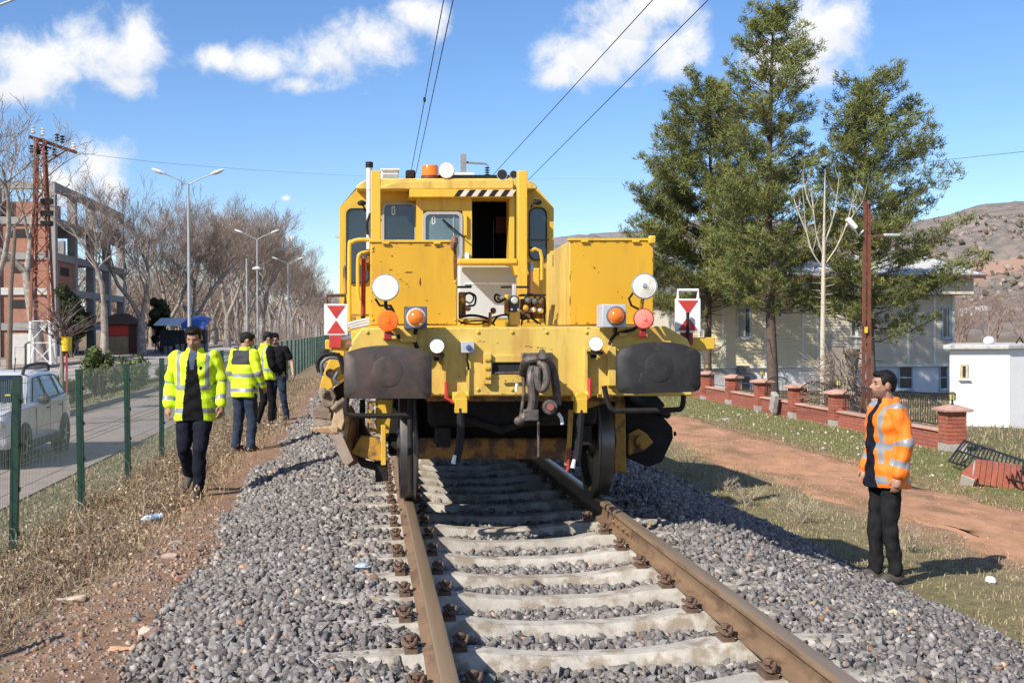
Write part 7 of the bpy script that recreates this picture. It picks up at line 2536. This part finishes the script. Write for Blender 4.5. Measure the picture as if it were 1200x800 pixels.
# village house under the hill
vr = ray(1152, 367).normalized()
hd_ = hv - np.array(CAM)
hd_n = hd_ / np.linalg.norm(hd_, axis=1)[:, None]
VY = float(hv[np.argmax(hd_n @ np.array(vr))][1])
print('VY', VY)
vh = thing('hillside_house', 'distant white house with blue roof under the hill', 'house', aY(1155, 366, VY))
a_ = aY(1136, 366, VY); b_ = aY(1168, 357, VY)
MB().box2(a_.x, aY(1150, 0, VY).x, VY, VY + 8, a_.z - 4, aY(1145, 360.5, VY).z).build('white_wing', WHITE, vh)
MB().box2(aY(1150, 0, VY).x + .05, aY(1160, 0, VY).x, VY - 1, VY + 8, a_.z - 4, aY(1155, 358, VY).z).build('white_block', WHITE, vh)
MB().box2(aY(1160, 0, VY).x + .05, b_.x, VY, VY + 8, a_.z - 4, aY(1155, 358.5, VY).z).build('blue_block', mat('slate blue cladding', (.10, .13, .20), .7), vh)
for k in range(4):
    x = aY(1141 + 5 * k, 0, VY).x
    MB().box2(x, x + .7, VY - 1.1, VY - 1.01, a_.z - .6, a_.z + .3).build('window', PANE, vh)

# ------------------------------------------------------------------ ground cover
def blades(name, n, x0, x1, y0, y1, hmin, hmax, wid, cols, label, cat, lean=.5, dens=None, zf=zt):
    x = nrs.uniform(x0, x1, n); y = y0 + (y1 - y0) * nrs.uniform(0, 1, n) ** 1.35
    if dens is not None:
        k = nrs.rand(n) < dens(x, y); x = x[k]; y = y[k]; n = len(x)
    z = zf(x, y) - .004
    h = nrs.uniform(hmin, hmax, n) * np.clip(nrs.lognormal(0, .3, n), .5, 2)
    a = nrs.uniform(0, 6.283, n); b_ = nrs.uniform(0, 6.283, n); le = nrs.uniform(.1, lean, n) * h
    sx = np.cos(a) * wid; sy = np.sin(a) * wid
    P_ = np.stack([x, y, z], -1)
    S_ = np.stack([sx, sy, np.zeros(n)], -1)
    M_ = P_ + np.stack([np.cos(b_) * le * .35, np.sin(b_) * le * .35, h * .6], -1)
    E2 = P_ + np.stack([np.cos(b_) * le * 1.3, np.sin(b_) * le * 1.3, h * (1 - .25 * lean)], -1)
    V_ = np.stack([P_ - S_, P_ + S_, M_ + S_ * .7, M_ - S_ * .7, E2], 1).reshape(-1, 3)
    o = (np.arange(n) * 5)[:, None]
    F_ = np.concatenate([o + np.array([[0, 1, 2]]), o + np.array([[0, 2, 3]]), o + np.array([[3, 2, 4]])])
    ci = np.array(cols)[nrs.randint(0, len(cols), n)] * nrs.uniform(.7, 1.25, (n, 1))
    return tag(npmesh(name, V_, F_, GRASSM, attr=np.repeat(ci, 5, 0)), label, cat, kind='stuff')


GRASSM = mat('grass blades', (1, 1, 1), .8, .1, 3, attr='tone', spec=.2)
STRAW = [(.38, .30, .185), (.32, .245, .155), (.46, .38, .25)]
GRN = [(.15, .18, .05), (.20, .215, .07), (.13, .155, .045)]


def clump(x, y, s=1.0):
    return np.clip(.45 + .55 * (np.sin(x * 3.1 * s + 1.3 * np.sin(y * 2.1 * s)) * np.sin(y * 2.6 * s + x)), 0, 1)


blades('verge_grass', 60000, 3.0, 5.35, 4.5, 30, .02, .055, .0035, GRN + STRAW + STRAW + STRAW, 'short mixed green and straw grass beside the dirt path', 'grass', .8, lambda x, y: clump(x, y) * .85 + .1)
blades('path_grass', 3800, 5.85, 6.25, 6, 40, .02, .05, .0035, GRN + STRAW, 'thin grass growing between the ruts of the dirt path', 'grass', .8, lambda x, y: clump(x * .3, y * .35))
blades('lawn_grass', 66000, 6.75, 10.05, 9, 42, .02, .065, .0045, GRN + GRN + STRAW, 'short green grass between the dirt path and the brick wall', 'grass', .8, lambda x, y: clump(x, y) * .7 + .3)
blades('garden_grass', 15000, 10.4, 20, 18, 44, .05, .16, .007, GRN + STRAW + STRAW, 'rough dry grass around the house and hut', 'grass', .9)
blades('bank_grass', 26000, -5.8, -4.0, 8, 50, .04, .12, .005, GRN + STRAW + STRAW, 'thin grass on the bank between fence and road', 'grass', .9)
blades('median_grass', 9000, -10.85, -9.5, 18, 80, .04, .11, .009, GRN + GRN + STRAW, 'green grass on the road median', 'grass', .8)


def dry_zone(x, y):
    lim = np.interp(y, [4, 7, 9, 12, 20, 45], [-3.6, -3.2, -2.8, -2.6, -2.5, -2.5])
    return np.clip((lim - x) / .35 + .1, 0, 1) * (.35 + .65 * clump(x, y, .8))


blades('dry_grass', 66000, -4.6, -2.35, 6.0, 46, .03, .14, .0035, STRAW + [(.25, .17, .10), (.22, .15, .09)], 'matted dry straw coloured grass beside the ballast', 'grass', 1.4, dry_zone)
# tangled dead stems along the fence
n = 15000
x = nrs.uniform(-4.75, -3.0, n); y = 6.0 + 26 * nrs.uniform(0, 1, n) ** 1.5
k = nrs.rand(n) < dry_zone(x, y) * np.clip(1.2 - np.abs(x + 3.95) * .8, .15, 1); x = x[k]; y = y[k]; n = len(x)
z = zt(x, y)
seg = 5
pts = np.zeros((n, seg + 1, 3)); pts[:, 0] = np.stack([x, y, z], -1)
d = nrs.normal(size=(n, 3)) * np.array([.8, .8, .3]) + np.array([0, 0, .75]); L = nrs.uniform(.12, .50, n)
for s_ in range(seg):
    d = d + nrs.normal(size=(n, 3)) * .42 - np.array([0, 0, .18 * s_ / seg]); d /= np.linalg.norm(d, axis=1)[:, None]
    pts[:, s_ + 1] = pts[:, s_] + d * (L / seg)[:, None]
pts[:, :, 2] = np.maximum(pts[:, :, 2], zt(pts[:, :, 0], pts[:, :, 1]) + .005)
w_ = nrs.normal(size=(n, 1, 3)); w_ /= np.linalg.norm(w_, axis=2)[:, :, None]
rad = np.linspace(1, .4, seg + 1)[None, :, None] * nrs.uniform(.0015, .0035, (n, 1, 1))
V_ = np.stack([pts - w_ * rad, pts + w_ * rad], 2).reshape(-1, 3)
base = (np.arange(n) * (seg + 1) * 2)[:, None] + (np.arange(seg) * 2)[None]
F_ = np.stack([base, base + 1, base + 3, base + 2], -1).reshape(-1, 4)
cols = np.array([(.29, .215, .15), (.37, .29, .205), (.19, .135, .10), (.50, .43, .34)])[nrs.randint(0, 4, n)] * nrs.uniform(.7, 1.2, (n, 1))
tag(npmesh('dead_brush', V_, F_, GRASSM, attr=np.repeat(cols, (seg + 1) * 2, 0)), 'tangled dead brown brush along the foot of the mesh fence', 'brush', kind='stuff')
# dead leaves
n = 15000
x = nrs.uniform(-4.8, -2.7, n); y = 5.5 + 24 * nrs.uniform(0, 1, n) ** 1.4
k = nrs.rand(n) < dry_zone(x, y); x = x[k]; y = y[k]; n = len(x)
u = nrs.normal(size=(n, 3)); u /= np.linalg.norm(u, axis=1)[:, None]; v_ = nrs.normal(size=(n, 3)); v_ -= (v_ * u).sum(1)[:, None] * u; v_ /= np.linalg.norm(v_, axis=1)[:, None]
c_ = np.stack([x, y, zt(x, y) + nrs.uniform(.01, .16, n)], -1); s_ = nrs.uniform(.010, .026, (n, 1))
V_ = np.stack([c_ - u * s_, c_ + v_ * s_ * .5, c_ + u * s_, c_ - v_ * s_ * .5], 1).reshape(-1, 3)
cols = np.array([(.33, .21, .125), (.43, .31, .19), (.23, .135, .085), (.54, .44, .32)])[nrs.randint(0, 4, n)] * nrs.uniform(.7, 1.2, (n, 1))
tag(npmesh('dead_leaves', V_, np.arange(len(V_)).reshape(-1, 4), GRASSM, attr=np.repeat(cols, 4, 0)), 'curled dead leaves caught in the dry brush', 'leaves', kind='stuff')
# pebbles on the reddish soil, and crumbs at the ballast edge
n = 9000
x = nrs.uniform(-4.0, -2.1, n); y = nrs.uniform(4.4, 12, n)
k = nrs.rand(n) < np.clip(1 - dry_zone(x, y) * 1.3, .0, 1) * np.clip(1.5 - (y - 5) * .12, .25, 1); x = x[k]; y = y[k]; n = len(x)
zz = np.maximum(zt(x, y), np.where(x > -2.7, zb(x, y), -9))
pc_ = np.array([(.42, .27, .19), (.33, .2, .14), (.5, .38, .29), (.22, .2, .19), (.28, .25, .23)])[nrs.randint(0, 5, n)] / .22 * nrs.uniform(.6, 1.1, (n, 1))
tag(stones('soil_pebbles', x, y, zz, nrs.uniform(.004, .017, n) * np.clip(nrs.lognormal(0, .3, n), .5, 2), pc_, mat('pebbles', (.2, .2, .2), .95, .2, 30, attr='tone')), 'small reddish pebbles strewn on the soil by the ballast', 'pebbles', kind='stuff')
n = 190
x = nrs.uniform(7.1, 10.0, n); y = nrs.uniform(11, 34, n)
tag(stones('pale_rubble', x, y, zt(x, y) + .01, nrs.uniform(.012, .038, n), nrs.uniform(.7, 1.1, (n, 1)) * np.array([[3.0, 2.7, 2.3]]), MATS['pebbles']), 'pale rubble crumbs scattered on the grass by the brick wall', 'rubble', kind='stuff')
n = 500
x = nrs.uniform(4.9, 7.1, n); y = nrs.uniform(8, 30, n)
tag(stones('path_stones', x, y, zt(x, y) + .014, nrs.uniform(.008, .022, n), nrs.uniform(.7, 1.1, (n, 1)) * np.array([[2.1, 1.4, 1.0]]), MATS['pebbles']), 'small stones on the dirt path', 'stones', kind='stuff')
# larger loose rocks
rocks = [(85, 712, .085, (.56, .44, .33), 'long pale tan rock lying on the soil near the dry brush'), (213, 697, .055, (.46, .22, .13), 'rust orange rock at the ballast edge'), (236, 701, .035, (.5, .36, .26), 'small tan rock next to the rust orange rock'),
         (187, 771, .07, (.20, .12, .10), 'dark maroon rock at the foot of the ballast'), (170, 762, .05, (.46, .36, .29), 'pale pinkish rock beside the dark maroon rock'), (142, 778, .04, (.5, .30, .18), 'orange tan stone on the soil near the pinkish rock'),
         (48, 738, .045, (.38, .23, .17), 'brownish pink rock on the bare soil'), (198, 670, .05, (.44, .33, .26), 'flat tan rock amid the pebbles beside the grass'), (236, 663, .05, (.20, .13, .11), 'dark brown rock lying against the ballast slope'),
         (216, 607, .05, (.40, .24, .16), 'reddish stone by the feet of the walking man'), (205, 651, .04, (.50, .38, .29), 'small pale stone by the dry grass edge'), (264, 627, .045, (.52, .45, .37), 'pale stone resting on the ballast slope')]
for i, (px, py, r_, c_, lab) in enumerate(rocks):
    p = aZ(px, py, -.50 if px < 250 else -.42)
    z = max(ztf(p.x, p.y), float(zb(p.x, p.y)) if p.x > -2.7 else -9)
    v = STV[i % 16] * r_ * np.array([1.25, 1, .8])
    m_ = MB(); 
    o = bpy.data.meshes.new('rock'); o.from_pydata([tuple(q) for q in v], [], [tuple(int(q) for q in f_) for f_ in STF[i % 16]])
    o.materials.append(mat('rock %d' % i, c_, .9, .2, 25, .004, 60))
    ob = bpy.data.objects.new('rock', o); COL.objects.link(ob); ob.location = (p.x, p.y, z + r_ * .35); ob.rotation_euler = (0, 0, i * 1.3)
    md = ob.modifiers.new('b', 'BEVEL'); md.width = r_ * .12; md.segments = 2
    tag(ob, lab, 'rock')
pw = aZ(1048, 757, -.45)
w1 = bpy.data.meshes.new('rock'); w1.from_pydata([tuple(q) for q in STV[3] * .045], [], [tuple(int(q) for q in f_) for f_ in STF[3]]); w1.materials.append(mat('cream stone', (.62, .54, .40), .9, .1, 20))
ob = bpy.data.objects.new('rock', w1); COL.objects.link(ob); ob.location = (pw.x, pw.y, float(zb(pw.x, pw.y)) + .035); tag(ob, 'cream white stone lying on the grey ballast slope', 'rock')
# twiggy dead weeds at the shaded ballast edge
rg = random.Random(21)
for k, (px, py, hh, lab) in enumerate(((805, 556, .34, 'dead twiggy weed in the shade of the machine'), (850, 575, .30, 'dead branching weed at the shaded ballast toe'), (875, 592, .30, 'sprawling dead weed at the shadow middle'), (940, 610, .36, 'pale dead twig bush in the sun at the shadow edge'), (1062, 640, .3, 'dry grassy tuft behind the man in orange'), (918, 597, .25, 'small dead weed beside the pale twig bush'))):
    p = aZ(px, py, -.86)
    m_ = MB()
    for _ in range(26):
        a = rg.uniform(0, 6.28); L = hh * rg.uniform(.4, 1.1)
        d = Vector((math.cos(a) * rg.uniform(.3, 1), math.sin(a) * rg.uniform(.3, 1), rg.uniform(.4, 1.0))).normalized()
        o = Vector((p.x + rg.uniform(-.05, .05), p.y + rg.uniform(-.05, .05), ztf(p.x, p.y)))
        e = o + d * L
        m_.tube([o, o + d * L * .5 + Vector((rg.uniform(-.03, .03), 0, .02)), e], [.0045, .0035, .002], 3)
        for _2 in range(2):
            d2 = (d + Vector((rg.uniform(-.7, .7), rg.uniform(-.7, .7), rg.uniform(-.2, .5)))).normalized()
            m_.tube([o + d * L * .6, o + d * L * .6 + d2 * L * .4], [.003, .0015], 3)
    tag(m_.build('dead_weed', mat('bleached dead stems', (.36, .30, .22), .95, .2, 8), None, smooth=0, org=(p.x, p.y, ztf(p.x, p.y))), lab, 'weed')
# litter
PLB = mat('clear pale blue plastic', (.62, .70, .78), .25, .2, 30, spec=.7)


def litter(px, py, z, sx, sy, sz, m_, name, label, cat, zz, seed):
    p = aZ(px, py, z)
    rg = random.Random(seed); m = MB()
    m.ell((0, 0, 0), (1, 1, 1), 14, 9)
    v = []
    for q in m.v:
        f_ = 1 + .35 * mnoise.noise(Vector(q) * 1.9 + Vector((seed, 0, 0))) + .2 * mnoise.noise(Vector(q) * 5)
        v.append((p.x + q[0] * sx * f_, p.y + q[1] * sy * f_, zz(p.x, p.y) + sz * .7 + q[2] * sz * f_))
    m.v = v
    return tag(m.build(name, m_, None, smooth=20, org=(p.x, p.y, zz(p.x, p.y))), label, cat)


bp0 = aZ(178, 619, -.52); bz0 = ztf(bp0.x, bp0.y) + .05
bt_ = thing('plastic_bottle', 'crushed clear plastic bottle with blue label in the dry grass', 'bottle', (bp0.x, bp0.y, bz0 - .05))
MB().lathe([(.012, -.10), (.013, -.085), (.03, -.06), (.032, 0), (.028, .03), (.033, .06), (.031, .095), (.02, .1)], (bp0.x, bp0.y, bz0), (1, .35, .12), 14).build('bottle_body', PLB, bt_)
MB().lathe([(.0335, -.01), (.0345, .03), (.0345, .055)], (bp0.x, bp0.y, bz0), (1, .35, .12), 14).build('bottle_label', mat('blue label', (.2, .36, .62), .5), bt_)
litter(426, 679, -.24, .05, .04, .018, mat('pale blue film', (.40, .48, .55), .4, .2, 30), 'plastic_scrap', 'flattened pale blue plastic scrap on the ballast', 'litter', lambda a, b: float(zb(a, b)) + .03, 2)
litter(1161, 681, -.88, .045, .05, .035, mat('white litter', (.72, .74, .76), .5, .1, 20), 'plastic_bag', 'crumpled white plastic bag on the grass', 'litter', ztf, 5)
litter(850, 493, -.98, .16, .08, .03, mat('grey rubble slab', (.45, .42, .40), .9, .2, 10), 'rubble_lump', 'pale grey rubble lump on the grass before the wall', 'rubble', ztf, 8)
for i, (px, py) in enumerate(((700, 712), (1052, 790), (505, 700), (1120, 716))):
    pass
